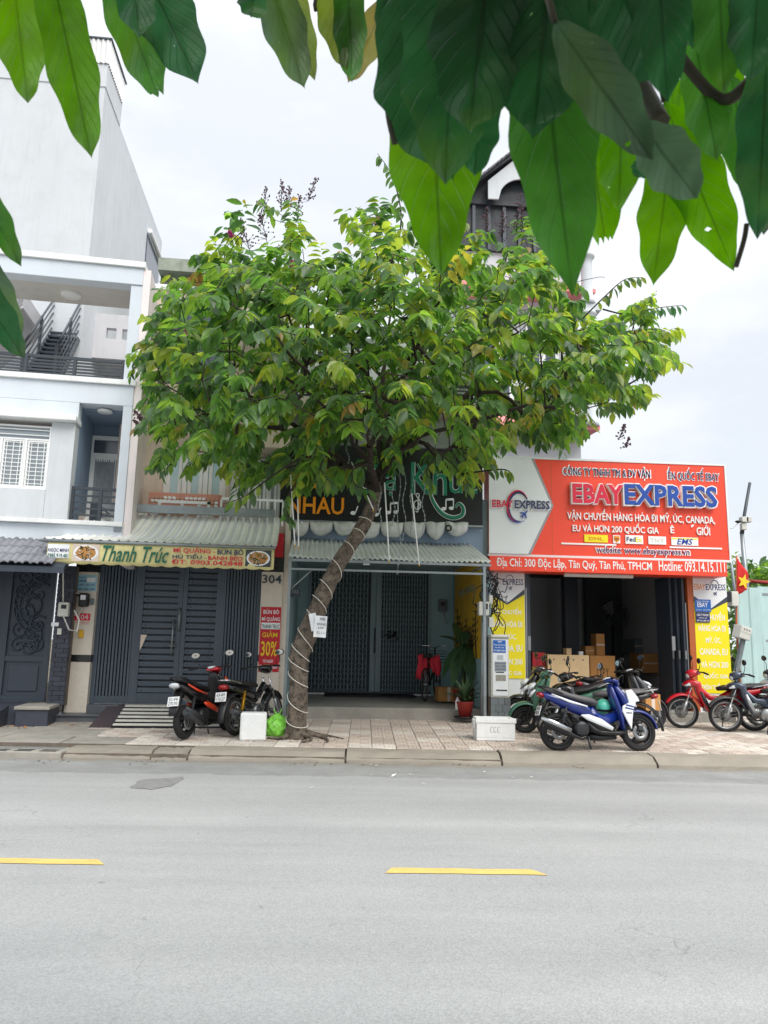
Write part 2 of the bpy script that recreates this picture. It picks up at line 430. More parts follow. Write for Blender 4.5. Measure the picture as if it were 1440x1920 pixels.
# ================================================================== ground, road, kerb, pavement
def road_material():
    m = bpy.data.materials.new('pale_worn_asphalt'); m.use_nodes = True
    t = m.node_tree; b = t.nodes['Principled BSDF']; L = t.links.new; N = t.nodes.new
    tc = N('ShaderNodeTexCoord'); co = tc.outputs['Object']
    def noise(s, d=6, r=.6, src=co):
        n = N('ShaderNodeTexNoise'); n.inputs['Scale'].default_value = s; n.inputs['Detail'].default_value = d; n.inputs['Roughness'].default_value = r; L(src, n.inputs[0]); return n.outputs[0]
    def rng(v, a, b_, c, d):
        r = N('ShaderNodeMapRange'); r.inputs[1].default_value = a; r.inputs[2].default_value = b_; r.inputs[3].default_value = c; r.inputs[4].default_value = d; L(v, r.inputs[0]); return r.outputs[0]
    def mul(a, b_):
        r = N('ShaderNodeMath'); r.operation = 'MULTIPLY'; L(a, r.inputs[0]); L(b_, r.inputs[1]); return r.outputs[0]
    def mix(f, a, b_):
        r = N('ShaderNodeMix'); r.data_type = 'RGBA'; L(f, r.inputs[0])
        for k, v in ((6, a), (7, b_)):
            if isinstance(v, tuple): r.inputs[k].default_value = rgb(v)
            else: L(v, r.inputs[k])
        return r.outputs[2]
    base = mix(rng(noise(.7, 8, .65), .3, .7, 0, 1), (.355, .365, .366), (.395, .4, .398))
    # stone grains of the wearing course
    vo = N('ShaderNodeTexVoronoi'); vo.inputs['Scale'].default_value = 120; L(co, vo.inputs[0])
    sp = N('ShaderNodeSeparateColor'); L(vo.outputs['Color'], sp.inputs[0])
    gr = mul(rng(sp.outputs[0], 0, 1, .86, 1.12), rng(noise(160, 3, .7), .3, .7, .9, 1.08))
    hv = N('ShaderNodeHueSaturation'); L(base, hv.inputs['Color']); L(gr, hv.inputs['Value']); cur = hv.outputs[0]
    # dark pits and pale chips
    cur = mix(rng(noise(38, 6, .75), .66, .72, 0, .55), cur, (.09, .09, .09))
    cur = mix(rng(sp.outputs[1], .93, .97, 0, .4), cur, (.4, .4, .38))
    # older gutter strip, tone deepened for the road shade; dust against the kerb
    sx = N('ShaderNodeSeparateXYZ'); L(co, sx.inputs[0])
    wob = N('ShaderNodeMath'); wob.operation = 'ADD'; L(sx.outputs[1], wob.inputs[0]); L(rng(noise(1.3, 8, .7), .3, .7, -.12, .12), wob.inputs[1])
    strip = mul(rng(wob.outputs[0], -.98, -.9, 0, 1), rng(noise(2.2, 6), .3, .65, .45, 1))
    cur = mix(mul(strip, rng(sx.outputs[1], -2, 0, .7, .7)), cur, (.20, .205, .2))
    dust = mul(rng(wob.outputs[0], -.3, -.03, 0, .75), rng(noise(5, 7), .3, .6, .3, 1))
    cur = mix(dust, cur, (.26, .22, .17))
    # wheel tracks polished along the lanes
    mpt = N('ShaderNodeMapping'); mpt.inputs['Scale'].default_value = (.04, 1.1, 1); L(co, mpt.inputs[0])
    ht = N('ShaderNodeHueSaturation'); L(cur, ht.inputs['Color']); L(rng(noise(1.0, 4, .5, mpt.outputs[0]), .35, .65, .86, 1.07), ht.inputs['Value']); cur = ht.outputs[0]
    # oil and water stains
    mp = N('ShaderNodeMapping'); mp.inputs['Scale'].default_value = (.35, 1.6, 1); L(co, mp.inputs[0])
    cur = mix(rng(noise(1.1, 9, .7, mp.outputs[0]), .5, .72, 0, .3), cur, (.25, .253, .256))
    cur = mix(rng(noise(5, 5, .6), .68, .73, 0, .45), cur, (.13, .13, .13))
    # hairline cracks
    vc = N('ShaderNodeTexVoronoi'); vc.feature = 'DISTANCE_TO_EDGE'; vc.inputs['Scale'].default_value = .55
    md = N('ShaderNodeMixRGB') if False else N('ShaderNodeVectorMath'); md.operation = 'ADD'
    nv = N('ShaderNodeTexNoise'); nv.inputs['Scale'].default_value = 1.6; nv.inputs['Detail'].default_value = 8; L(co, nv.inputs[0]); L(co, md.inputs[0]); L(nv.outputs['Color'], md.inputs[1]); L(md.outputs[0], vc.inputs[0])
    cur = mix(mul(rng(vc.outputs['Distance'], .0, .004, .35, 0), rng(noise(.9, 3), .5, .6, 0, 1)), cur, (.08, .08, .08))
    L(cur, b.inputs['Base Color']); b.inputs['Roughness'].default_value = .82
    bp = N('ShaderNodeBump'); bp.inputs['Strength'].default_value = .45; bp.inputs['Distance'].default_value = .004
    L(vo.outputs['Distance'], bp.inputs['Height']); L(bp.outputs[0], b.inputs['Normal'])
    return m
M['road'] = road_material()
M['earth'] = pm('bare_ground', (120, 112, 98), .95, .3, .6, .3, 20)
M['linepaint'] = pm('worn_yellow_line_paint', (226, 194, 112), .6, .1, 6, .2, 90, spots=.7, dirt=(.4, .38, .33), sscale=26, slo=.55)
M['patch'] = pm('dark_asphalt_patch', (.25, .25, .25), .9, .25, 12, .6, 110)
M['tile_a'] = pm('reddish_paving_tile', (198, 184, 173), .85, .2, 5, .3, 70, rnd=.13, spots=.4, dirt=(.16, .14, .13))
M['tile_b'] = pm('grey_paving_tile', (212, 204, 194), .85, .2, 5, .3, 70, rnd=.12, spots=.4, dirt=(.17, .16, .15))
M['joint'] = pm('dirty_joint_mortar', (112, 102, 92), .95, .3, 10, .3, 60)
M['kerbstone'] = pm('kerb_concrete', (150, 143, 132), .9, .2, 2.2, .5, 50, spots=.4, dirt=(.2, .18, .15), rnd=.06)

g = structure(mobj('ground', MB().add([(-400, -300, -.06), (400, -300, -.06), (400, 500, -.06), (-400, 500, -.06)], [(0, 1, 2, 3)]).mesh('ground', M['earth'])))
RF = Fr(0.5, 9.53, -2.2)
road = structure(mobj('road', MB().box(-60, 60, -13, .02, -.05, 0).mesh('road', M['road']), loc=RF.o, rot=(0, 0, RF.a)))
def RG(px, py, z=0.0): return RF.dep(px, py, z)
(ua, da), (ub, db) = RG(187, 1617), RG(187, 1610)
wline = .115
u2, d2 = RG(730, 1632); u3, d3 = RG(1010, 1637)
dl = (d2 + d3 + ua * 0 + da * 1) / 3
for (x0, x1, dd) in ((ua - 2.1, ua, da), (u2, u3, (d2 + d3) / 2), (u3 + 2.4, u3 + 3.7, d3), (ua - 6, ua - 4.4, da)):
    n = 12
    mb = MB(); vs = []; fs = []
    for i in range(n + 1):
        x = x0 + (x1 - x0) * i / n; j = random.uniform(-.004, .004)
        k = .05 if i == n else (-.03 if i == 0 else 0)
        vs += [(x + k * 1.0, dd - wline / 2 + j, .004), (x - k * .6, dd + wline / 2 + random.uniform(-.004, .004), .004)]
        if i: fs.append((2 * i - 2, 2 * i, 2 * i + 1, 2 * i - 1))
    mb.add(vs, fs).build('lane_marking', M['linepaint'], road)
def flat_patch(pts, name, m, parent, z=.004):
    c = [RG(*p) for p in pts]; vs = []
    for i, (a, b) in enumerate(c):
        a2, b2 = c[(i + 1) % len(c)]
        for k in range(4):
            t = k / 4; vs.append((a + (a2 - a) * t + random.uniform(-.02, .02), b + (b2 - b) * t + random.uniform(-.02, .02), z))
    return MB().add(vs, [tuple(range(len(vs)))]).build(name, m, parent)
flat_patch([(243, 1478), (262, 1463), (345, 1457), (345, 1462), (320, 1474), (285, 1481)], 'asphalt_patch', M['patch'], road)

kerb = structure(mobj('kerb', MB().box(-40, 40, .05, .42, -.05, .06).mesh('kerb', M['joint']), loc=RF.o, rot=(0, 0, RF.a)))
def kerb_mesh(L_):
    pr = [(0.0, -.03), (.012, .035), (.09, .085), (.15, .112), (.2, .122), (.42, .13), (.42, -.03)]
    mb = MB(); n = 9; vs = []; fs = []; k = len(pr)
    for i in range(n + 1):
        x = -L_ / 2 + L_ * i / n
        for j, (y, z) in enumerate(pr):
            s_ = .008 if 0 < j < k - 1 else 0
            vs.append((x, y + random.uniform(-s_, s_), z + random.uniform(-s_, s_)))
        if i:
            for j in range(k - 1): fs.append(((i - 1) * k + j, i * k + j, i * k + j + 1, (i - 1) * k + j + 1))
    fs += [tuple(range(k)), tuple(n * k + j for j in range(k))[::-1]]
    return mb.add(vs, fs).mesh('kerb_stone', M['kerbstone'])
kl = 1.93
ks = [kerb_mesh(kl - .025) for _ in range(3)]
uj = RG(648, 1412, .12)[0]
xmin = 99
for i in range(-4, 5):
    u = uj + (i + .5) * kl
    if u - kl / 2 < RG(150, 1412, .12)[0] - .3: continue
    xmin = min(u - kl / 2, xmin)
    mobj('kerb_stone', random.choice(ks), kerb, loc=(u, random.uniform(-.012, .012), random.uniform(-.008, .006)), rot=(0, 0, random.uniform(-.006, .006)))
# broken, lowered kerb pieces towards the drain
for (x0, x1, zz) in ((-.44, -.02, -.035), (-1.5, -.46, -.02), (-3.9, -2.65, -.03)):
    mobj('kerb_stone', kerb_mesh(x1 - x0), kerb, loc=((x0 + x1) / 2 + xmin, .0, zz), rot=(0, 0, random.uniform(-.02, .02)))

SL = .025
PV0 = (.42, .118)
pav = structure(mobj('pavement', MB().box(-40, 40, 0, 9, -.2, 0).mesh('pavement', M['joint']),
      loc=RF.o + RF.n * PV0[0] + Vector((0, 0, PV0[1])), rot=(math.atan(SL), 0, RF.a)))
def PG(px, py):
    """a point of the sloping pavement -> (u, v) on it and the world point"""
    r = ray(px, py); nn = Vector((0, 0, 1)) - RF.n * SL
    o = RF.o + RF.n * PV0[0] + Vector((0, 0, PV0[1] + .012))
    t = (o - CAM).dot(nn) / r.dot(nn); w_ = CAM + r * t; v = w_ - o
    return v.dot(RF.e), v.dot(RF.n), w_
def pave_z(x, y):
    v = Vector((x, y, 0)) - RF.o; return PV0[1] + .012 + SL * (v.dot(RF.n) - PV0[0])
TS = .315
def tile_geo(mb, ox=0, oy=0, mi=0, dz=0.0, tl=(0, 0)):
    g_ = .006; h = TS / 2 - g_ / 2
    for a in (0, 1):
        for b in (0, 1):
            x0, y0 = -TS / 2 + g_ / 2 + a * (TS / 2), -TS / 2 + g_ / 2 + b * (TS / 2)
            S = TS / 2 - g_
            for k in range(3):
                p, q = k * S / 3, (k + 1) * S / 3 - .007
                if (a + b) % 2: bx0, bx1, by0, by1 = x0 + p, x0 + q, y0, y0 + S
                else: bx0, bx1, by0, by1 = x0, x0 + S, y0 + p, y0 + q
                e = .004; zt, zb = .012, .004
                vs = [(ox + x, oy + y, z + dz + tl[0] * x + tl[1] * y) for x, y, z in ((bx0, by0, zb), (bx1, by0, zb), (bx1, by1, zb), (bx0, by1, zb), (bx0 + e, by0 + e, zt), (bx1 - e, by0 + e, zt), (bx1 - e, by1 - e, zt), (bx0 + e, by1 - e, zt))]
                mb.add(vs, [(4, 5, 6, 7), (0, 1, 5, 4), (1, 2, 6, 5), (2, 3, 7, 6), (3, 0, 4, 7)], mi)
tmesh = []
for mname in ('tile_a', 'tile_b'):
    mb = MB(); tile_geo(mb); mb.box(-TS / 2 + .004, TS / 2 - .004, -TS / 2 + .004, TS / 2 - .004, -.02, .005); tmesh.append(mb.mesh('paving_tile', M[mname]))
rest = MB(); cnt = 0
for r_ in range(0, 15):
    for c_ in range(-19, 30):
        x, y = (c_ + .5) * TS, (r_ + .5) * TS + .006
        if x < -3.6 - .1 * r_ and r_ > 1: continue
        if x < -3.0 and r_ <= 1: continue
        wx = RF.o + RF.e * x + RF.n * (y + PV0[0])
        pxx = 720 + F * (wx.x / wx.y - .061)
        if pxx < -80 or pxx > 1520: continue
        k = 0 if random.random() < (.75 if -.2 < x < 4 else .45) else 1
        if cnt < 300:
            cnt += 1
            mobj('paving_tile', tmesh[k], pav, loc=(x, y, random.uniform(-.003, .003)), rot=(random.uniform(-.008, .008), random.uniform(-.008, .008), pi * random.randint(0, 1)))
        else:
            tile_geo(rest, x, y, k, random.uniform(-.003, .003))
rest.build('paving_tiles_far', [M['tile_a'], M['tile_b']], pav, stuff=True)
def slab(x0, x1, y0, y1, dz=0.0):
    MB().box(-(x1 - x0) / 2, (x1 - x0) / 2, -(y1 - y0) / 2, (y1 - y0) / 2, -.1, .012).build('concrete_slab', M['concrete'], pav, bevel=.012)
    o = pav.children[-1] if False else bpy.data.objects[[k for k in bpy.data.objects.keys() if k.startswith('concrete_slab')][-1]]
    o.location = ((x0 + x1) / 2, (y0 + y1) / 2, dz); o.rotation_euler = (0, 0, random.uniform(-.02, .02))
slab(-4.9, -3.72, .6, 1.58); slab(-6.8, -4.92, .38, 1.56, -.004); slab(-4.9, -4.0, .05, .58, -.003); slab(-3.98, -3.0, .05, .6, -.006); slab(-4.9, -3.72, 1.6, 2.4, .002); slab(-6.7, -4.95, 1.56, 2.4); slab(-7, -5.05, -.4, .34, -.02)

# drain at the kerb
du, dv, dw = PG(22, 1412)
dr = thing('drain_grate', 'pale drain cover with dark slots set in the kerb at far left', 'drain', RF.o + RF.e * (RG(10, 1412, .1)[0]) + RF.n * .2 + Vector((0, 0, .0)), RF.a)
MB().box(-.55, .52, -.2, .28, -.05, .075).build('frame', M['concrete'], dr, bevel=.015)
for i in range(3):
    for j in range(2):
        x = -.36 + i * .3
        pbox('slot', dr, M['dkplastic'], x, x + .2, -.17 + j * .1, -.12 + j * .1, .06, .078)
mb = MB()
for i in range(10):
    for j in range(3): mb.box(-.4 + i * .085, -.34 + i * .085, .06 + j * .06, .085 + j * .06, .07, .079)
mb.build('tread_pattern', M['galv'], dr)

def litter(name, label, spots_, m, n, size, cat='litter', z=None):
    mb = MB()
    for _ in range(n):
        px, py = random.choice(spots_); px += random.gauss(0, 22); py += random.gauss(0, 3)
        if z is None: p = PG(px, py)[2]
        else:
            a, b = RG(px, py, z); p = RF.o + RF.e * a + RF.n * b + Vector((0, 0, z))
        a = random.uniform(0, 6.28); s_ = size * random.uniform(.5, 1.3)
        e1 = Vector((cos(a), sin(a), random.uniform(-.1, .3))) * s_; e2 = Vector((-sin(a), cos(a), random.uniform(-.1, .3))) * s_ * .45
        q = p + Vector((0, 0, .006))
        mb.add([q - e1, q - e1 * .3 + e2, q + e1, q - e1 * .3 - e2], [(0, 1, 2), (0, 2, 3)])
    o = mb.build(name, m, stuff=True); tag(o, label, cat); return o
litter('dry_leaf_litter', 'dry orange leaves swept against the dark step at far left', [(45, 1357), (70, 1355), (165, 1358), (30, 1360)], M['litter'], 60, .05)
litter('roadside_litter', 'white and grey scraps scattered on the asphalt beside the kerb', [(725, 1455), (740, 1470), (785, 1480), (570, 1475), (870, 1452), (720, 1432), (960, 1460)], M['paper'], 14, .03, z=.004)
litter('kerbside_grit', 'dark dry leaves and grit lying in the gutter', [(720, 1431), (560, 1431), (880, 1434), (280, 1428), (90, 1428), (1100, 1440), (640, 1431)], M['soil'], 90, .022, z=.004)
litter('fallen_leaf_litter', 'brown fallen leaves around the foot of the leaning tree', [(600, 1388), (500, 1388), (560, 1390), (640, 1384)], M['litter'], 26, .03)
# ================================================================== light blue townhouse (left)
_p = P(240, 870, 11.9)
B = Fr(_p.x, _p.y, 6)
bh = thing('townhouse', 'pale blue and white townhouse with open roof terrace at far left', 'house', B.o, B.a)
def bb(fr, parent, name, m, px, d0, d1, bevel=0.0, du=(0, 0), dz=(0, 0)):
    """a box whose front face (depth d0) covers the given rectangle of the facade"""
    u0, u1, z0, z1 = fr.rect(*px, d0)
    return MB().box(u0 + du[0], u1 + du[1], d0, d1, z0 + dz[0], z1 + dz[1]).build(name, m, parent, bevel)
uL = -4.6
zf2t = B.z(120, 705); zf2b = B.z(68, 778); zlog = B.z(190, 758); zf1 = B.z(60, 972); z_terr = zf2t
zcop = B.z(130, 481); zft = B.z(130, 490); zfb = B.z(130, 522)
uc0, uc1 = B.u(222, 870), 0.0
uw1 = B.u(137, 870)
# upper fascia beam and roof slab with visible ceiling
MB().box(uL, 0, 0, .25, zfb, zft).build('upper_beam', M['lightblue'], bh, .01)
MB().box(uL, .03, -.04, .3, zft, zcop + .02).build('upper_coping', M['coping'], bh, .008)
ud, dd = B.dep(130, 571, zfb)
MB().box(uL, -.02, .25, dd, zfb + .02, zft - .02).build('terrace_ceiling', M['ceil'], bh)
# corner column, terrace to roof and down to the shop level
MB().box(B.u(240, 600), 0, .02, .32, zf2t, zfb).build('column', M['lightblue'], bh, .008)
MB().box(uc0, -.003, .0, .35, B.z(228, 1000), zf2b - .02 if False else zlog).build('column', M['lightblue'], bh, .008)
MB().box(0, .12, .02, 2.6, B.z(235, 1060), zft - .01).build('side_wall', M['pinkwhite'], bh, .005)
# second fascia
MB().box(uL, -.002, -.003, .3, zlog, zf2t - .09).build('lower_beam', M['lightblue'], bh, .008)
MB().box(uL, .03, -.05, .34, zf2t - .088, zf2t).build('lower_coping', M['coping'], bh, .008)
MB().box(uL, uw1 + .01, -.003, .2, zf2b, zlog - .002).build('beam_drop', M['lightblue'], bh)
MB().box(uL, -.02, .34, 6.0, zf2t - .2, zf2t - .03).build('terrace_floor', M['ceil'], bh)
# white panel with a window
u0, u1, z0, z1 = B.rect(-48, 795, 92, 915, -.05)
zl = B.z(60, 790)
MB().box(u1, uw1, -.06, .2, zf1, zl).build('front_wall', M['white_wall'], bh, .006)
MB().box(uL, u1 - .002, -.06, .2, zf1, z0).build('front_wall', M['white_wall'], bh)
MB().box(uL, u0, -.06, .2, z0 + .002, zl).build('front_wall', M['white_wall'], bh)
MB().box(uL, uw1 + .03, -.2, .18, zl + .002, zl + .09).build('window_ledge', M['coping'], bh, .012)
MB().box(uL, 0, -.08, .3, zf1 - .07, zf1 - .004).build('floor_band', M['coping'], bh, .006)
MB().box(uL, 0, .0, .3, B.z(60, 1030), zf1 - .075).build('ground_floor_wall', M['lightblue'], bh)
def window(fr, parent, u0, u1, z0, z1, d, cols=2, transom=.28, fw=.042, glass='glass_dark', grille=0, name='window', frame='whiteframe', curtain=False):
    """frame with casements; panes, grille bars and curtain are its sub-parts"""
    mb = MB(); h = z1 - z0; zt = z1 - h * transom if transom else z1
    mb.box(u0, u1, d, d + .08, z0, z0 + fw); mb.box(u0, u1, d, d + .08, z1 - fw, z1)
    mb.box(u0, u0 + fw, d + .001, d + .079, z0, z1); mb.box(u1 - fw, u1, d + .001, d + .079, z0, z1)
    if transom: mb.box(u0, u1, d + .002, d + .078, zt - fw / 2, zt + fw / 2)
    wcol = (u1 - u0) / cols
    for i in range(1, cols): mb.box(u0 + i * wcol - fw * .7, u0 + i * wcol + fw * .7, d - .004, d + .076, z0 + .003, zt - .003)
    for i in range(cols):
        a, b = u0 + i * wcol + fw * .9, u0 + (i + 1) * wcol - fw * .9
        for (p, q) in ((z0 + fw, z0 + fw * 2), (zt - fw * 1.5, zt - fw * .5)): mb.box(a, b, d + .01, d + .06, p, q)
        for (p, q) in ((a, a + fw), (b - fw, b)): mb.box(p, q, d + .011, d + .059, z0 + fw, zt - fw * .5)
    o = mb.build(name, M[frame], parent, .004)
    for i in range(cols): pbox('pane', o, M[glass], u0 + i * wcol + .02, u0 + (i + 1) * wcol - .02, d + .035, d + .042, z0 + .02, zt - .01)
    if transom: pbox('pane', o, M[glass], u0 + .02, u1 - .02, d + .036, d + .043, zt + .01, z1 - .02)
    if grille:
        for i in range(cols):
            a, b = u0 + i * wcol + fw * 1.4, u0 + (i + 1) * wcol - fw * 1.4
            for k in range(grille): zz = z0 + fw * 2 + (zt - z0 - fw * 3) * (k + .5) / grille; pbox('grille_bar', o, M['whiteframe'], a, b, d + .004, d + .016, zz - .0045, zz + .0045)
            for k in range(3): xx = a + (b - a) * (k + .5) / 3; pbox('grille_bar', o, M['whiteframe'], xx - .005, xx + .005, d + .005, d + .015, z0 + fw * 2, zt - fw * 1.5)
        if transom:
            for k in range(2): zz = zt + fw + (z1 - zt - fw * 2) * (k + .5) / 2; pbox('grille_bar', o, M['whiteframe'], u0 + fw, u1 - fw, d + .004, d + .016, zz - .007, zz + .007)
    if curtain:
        n = 40; vs = []; fs = []
        for i in range(n + 1):
            x = u0 + .06 + (u1 - u0 - .12) * i / n
            y = d + .012 + .008 * sin(i * 1.9) + .004 * sin(i * .7)
            vs += [(x, y, z0 + fw * 2), (x, y, zt - fw)]
            if i: fs.append((2 * i - 2, 2 * i, 2 * i + 1, 2 * i - 1))
        c_ = MB().add(vs, fs, sm=True).build('curtain', M['curtain'], o)
    return o
window(B, bh, u0, u1, z0, z1, -.04, cols=3, transom=.22, grille=11, fw=.028, glass='glass_grey')
# loggia recess
zb = B.z(180, 985); dl_ = 1.25
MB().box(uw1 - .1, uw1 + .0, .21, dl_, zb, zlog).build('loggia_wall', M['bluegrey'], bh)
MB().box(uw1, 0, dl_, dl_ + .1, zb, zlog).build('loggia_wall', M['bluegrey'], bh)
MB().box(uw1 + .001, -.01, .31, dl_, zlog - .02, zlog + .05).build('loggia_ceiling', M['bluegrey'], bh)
MB().box(uw1, 0, .02, dl_, zb - .1, zb).build('loggia_floor', M['concrete'], bh)
a0, a1, c0, c1 = B.rect(163, 818, 224, 968, dl_ - .06)
window(B, bh, a0, a1 + .05, zb + .01, c1, dl_ - .09, cols=1, transom=.2, fw=.075, curtain=True, name='balcony_door')
def ceiling_light(fr, parent, px, py, z, r):
    u, d = fr.dep(px, py, z)
    return MB().lathe([(r, 0), (r, -.025), (r * .85, -.04), (.001, -.045)], (u, d, z), 'z', 20).build('ceiling_light', M['whiteframe'], parent)
ceiling_light(B, bh, 134, 552, zfb + .02, .17)
ceiling_light(B, bh, 197, 770, zlog - .02, .12)
def railing(parent, u0, u1, d, z0, z1, rails, posts, name='railing', m='darksteel'):
    r = MB().box(u0, u1, d - .025, d + .025, z1 - .045, z1).build(name, M[m], parent)
    for k in range(rails):
        zz = z0 + .05 + (z1 - .05 - z0 - .05) * k / rails
        pbox('rail', r, M[m], u0, u1, d - .012, d + .012, zz, zz + .028)
    for p in posts: pbox('post', r, M[m], p - .025, p + .025, d - .03, d + .03, z0, z1 + .002)
    return r
zr = B.z(120, 664)
railing(bh, uL, B.u(234, 680, .12), .12, zf2t, zr, 5, [B.u(x, 680, .12) for x in (-60, 49, 141, 233)])
railing(bh, uw1 + .0, uc0 + .1, .08, zb, B.z(170, 914, .08), 5, [uw1 + .02, uc0 + .03, (uw1 + uc0) / 2 + .1])
# rear of the terrace: parapet wall with two square openings, rooms below
dr_ = 4.6
u0, u1, z0, z1 = B.rect(132, 588, 262, 658, dr_)
h0 = B.rect(199, 615, 218, 635, dr_); h1 = B.rect(229, 617, 248, 636, dr_)
mb = MB()
mb.box(u0, u1, dr_, dr_ + .15, z0, h0[2]); mb.box(u0, u1, dr_, dr_ + .15, h0[3], z1)
mb.box(u0, h0[0], dr_, dr_ + .15, h0[2], h0[3]); mb.box(h0[1], h1[0], dr_, dr_ + .15, h0[2], h0[3]); mb.box(h1[1], u1, dr_, dr_ + .15, h0[2], h0[3])
mb.build('terrace_parapet', M['greywall'], bh)
MB().box(u0, u1 + .2, dr_ - .02, dr_ + 3, z0 - .18, z0 - .002).build('rear_slab', M['greywall'], bh)
MB().box(uL, u1 + .2, dr_ + 1.2, dr_ + 1.3, zf2t - .2, z0 - .18).build('rear_wall', M['greywall'], bh)
mb = MB(); mb.box(u0 + 1.2, u0 + 1.5, dr_ + 1.1, dr_ + 1.19, zf2t, zf2t + 1.2).build('rear_door', M['darksteel'], bh)
# black steel staircase rising to the rear
s0 = B.dep(75, 700, zf2t); top = B.q(128, 640, dr_ - .4); n_st = 13
ux0, ux1, dx0, dx1, zz0, zz1 = B.u(62, 700, 1.6), B.u(135, 640, 4.0), 1.0, 4.0, zf2t, B.z(140, 636, 4.2)
st = MB()
xl0 = B.u(40, 690, dx0); xl1 = B.u(98, 632, dx1); wst = B.u(148, 632, dx1) - xl1
for s_ in (0, 1):
    st.tube([(xl0 + s_ * wst, dx0, zz0), (xl1 + s_ * wst, dx1, zz1)], .06, 4)
stair = st.build('staircase', M['darksteel'], bh)
for k in range(n_st):
    t = (k + .6) / n_st
    x, y, z = xl0 + (xl1 - xl0) * t, dx0 + (dx1 - dx0) * t, zz0 + (zz1 - zz0) * t
    pbox('tread', stair, M['gate2'], x, x + wst, y - .14, y + .14, z, z + .04); pbox('riser', stair, M['gate2'], x, x + wst, y + .09, y + .11, z - .1, z)
for s_ in (0, 1):
    for k in range(5):
        o = (.2 + .17 * k)
        MB().tube([(xl0 + s_ * wst, dx0, zz0 + o), (xl1 + s_ * wst, dx1, zz1 + o)], .016 if k < 4 else .025, 6).build('stair_rail', M['darksteel'], stair)
    for t in (0, .5, 1):
        x, y, z = xl0 + (xl1 - xl0) * t + s_ * wst, dx0 + (dx1 - dx0) * t, zz0 + (zz1 - zz0) * t
        pbox('stair_post', stair, M['darksteel'], x - .022, x + .022, y - .022, y + .022, z, z + .9)
# sloping flight soffit on the left of the terrace
q0 = B.q(20, 560, 1.5); q1 = B.q(92, 625, 4.0)
MB().prism([(q0[0] - .9, q0[1] - .1), (q0[0], q0[1] + .15), (q1[0], q1[1] + .1), (q1[0], q1[1] - .2), (q0[0] - .9, q0[1] - .8)], 2.2, 3.6).build('sloping_soffit', M['greywall'], bh)
pw = B.rect(98, 590, 118, 628, 5.2)
MB().box(pw[0], pw[1], 5.2, 6.2, pw[2] - .6, pw[3]).build('pink_wall', M['salmon'], bh)
# pots on terrace
def leafy(mb, c, rad, n, size, up=.4, mi=0, aspect=.4):
    for _ in range(n):
        p = Vector(c) + Vector((random.gauss(0, rad), random.gauss(0, rad), random.gauss(0, rad)))
        a = random.uniform(0, 6.28); e = Vector((cos(a), sin(a), random.uniform(-.6, up))).normalized(); s_ = size * random.uniform(.6, 1.3)
        w_ = e.cross(Vector((random.gauss(0, .5), random.gauss(0, .5), 1))).normalized() * s_ * aspect * .5
        mb.add([p, p + e * s_ * .5 + w_, p + e * s_, p + e * s_ * .5 - w_], [(0, 1, 2, 3)], mi)

# dark ornamental gate, brick pier, ramp and little tiled roof of the townhouse
gd = .55
g0, g1, gz0, gz1 = B.rect(-80, 1062, 104, 1312, gd)
gate = thing('metal_gate', 'dark wrought metal gate with scroll relief at far left', 'gate', B.o, B.a)
zg0 = B.z(50, 1316, gd); zg1 = B.z(50, 1050, gd)
gm = M['gate2']
ul0 = B.u(8, 1190, gd); ul1 = B.u(96, 1190, gd)
MB().box(g0 - .6, ul1, gd + .02, gd + .05, zg0, zg1).build('back_sheet', gm, gate)
for (a, b) in ((ul0 - .05, ul0 + .05), (ul1 - .08, ul1), (ul0 - 1.0, ul0 - .94)): pbox('stile', gate, gm, a, b, gd - .03, gd + .03, zg0, zg1)
for (a, b) in ((zg0, zg0 + .1), (zg0 + .62, zg0 + .7), (zg1 - .1, zg1)): pbox('crossbar', gate, gm, g0 - .6, ul1, gd - .02, gd + .03, a, b)
MB().box(ul0 + .12, ul1 - .14, gd - .005, gd + .03, zg0 + .16, zg0 + .56).build('lower_panel', gm, gate, .01)
def spiral(cx, cz, r0, r1, a0, turns, n=26):
    return [(cx + (r0 + (r1 - r0) * i / n) * cos(a0 + turns * 2 * pi * i / n), gd - .012, cz + (r0 + (r1 - r0) * i / n) * sin(a0 + turns * 2 * pi * i / n)) for i in range(n + 1)]
uc_ = (ul0 + ul1) / 2; zc_ = (zg0 + .7 + zg1) / 2; hw_ = (ul1 - ul0) / 2 - .12; hh_ = (zg1 - zg0 - .8) / 2 - .05
for (fx, fz, r, a, t) in ((-.45, .75, .17, 0, 1.6), (.4, .78, .15, 2, -1.5), (-.5, .35, .16, 1, 1.7), (.45, -.1, .28, 1.5, .6), (-.4, -.15, .19, 2.5, -1.6), (-.55, -.55, .15, 0, 1.6), (.2, -.62, .2, 4, 1.5), (.1, -.92, .16, 2, -1.5), (-.6, -.9, .12, 1, 1.4), (.65, -.85, .13, 3, 1.5), (.5, .35, .2, 0, 1.2), (0, .1, .24, 3, 1.3), (.05, .55, .16, 5, -1.4), (.6, -.4, .16, 0, 1.5)):
    MB().tube(spiral(uc_ + fx * hw_, zc_ + fz * hh_, r, r * .15, a, t), .013, 5).build('scroll', gm, gate)
    MB().tube(spiral(uc_ - .95 + fx * hw_ * .8, zc_ + fz * hh_, r, r * .15, a, t), .013, 5).build('scroll', gm, gate)
for (rr) in (.34, .42, .5): MB().tube([(ul1 - .1 + rr * cos(x), gd - .012, zc_ + .05 + rr * sin(x)) for x in [radians(100 + 8 * i) for i in range(21)]], .012, 5).build('scroll', gm, gate)

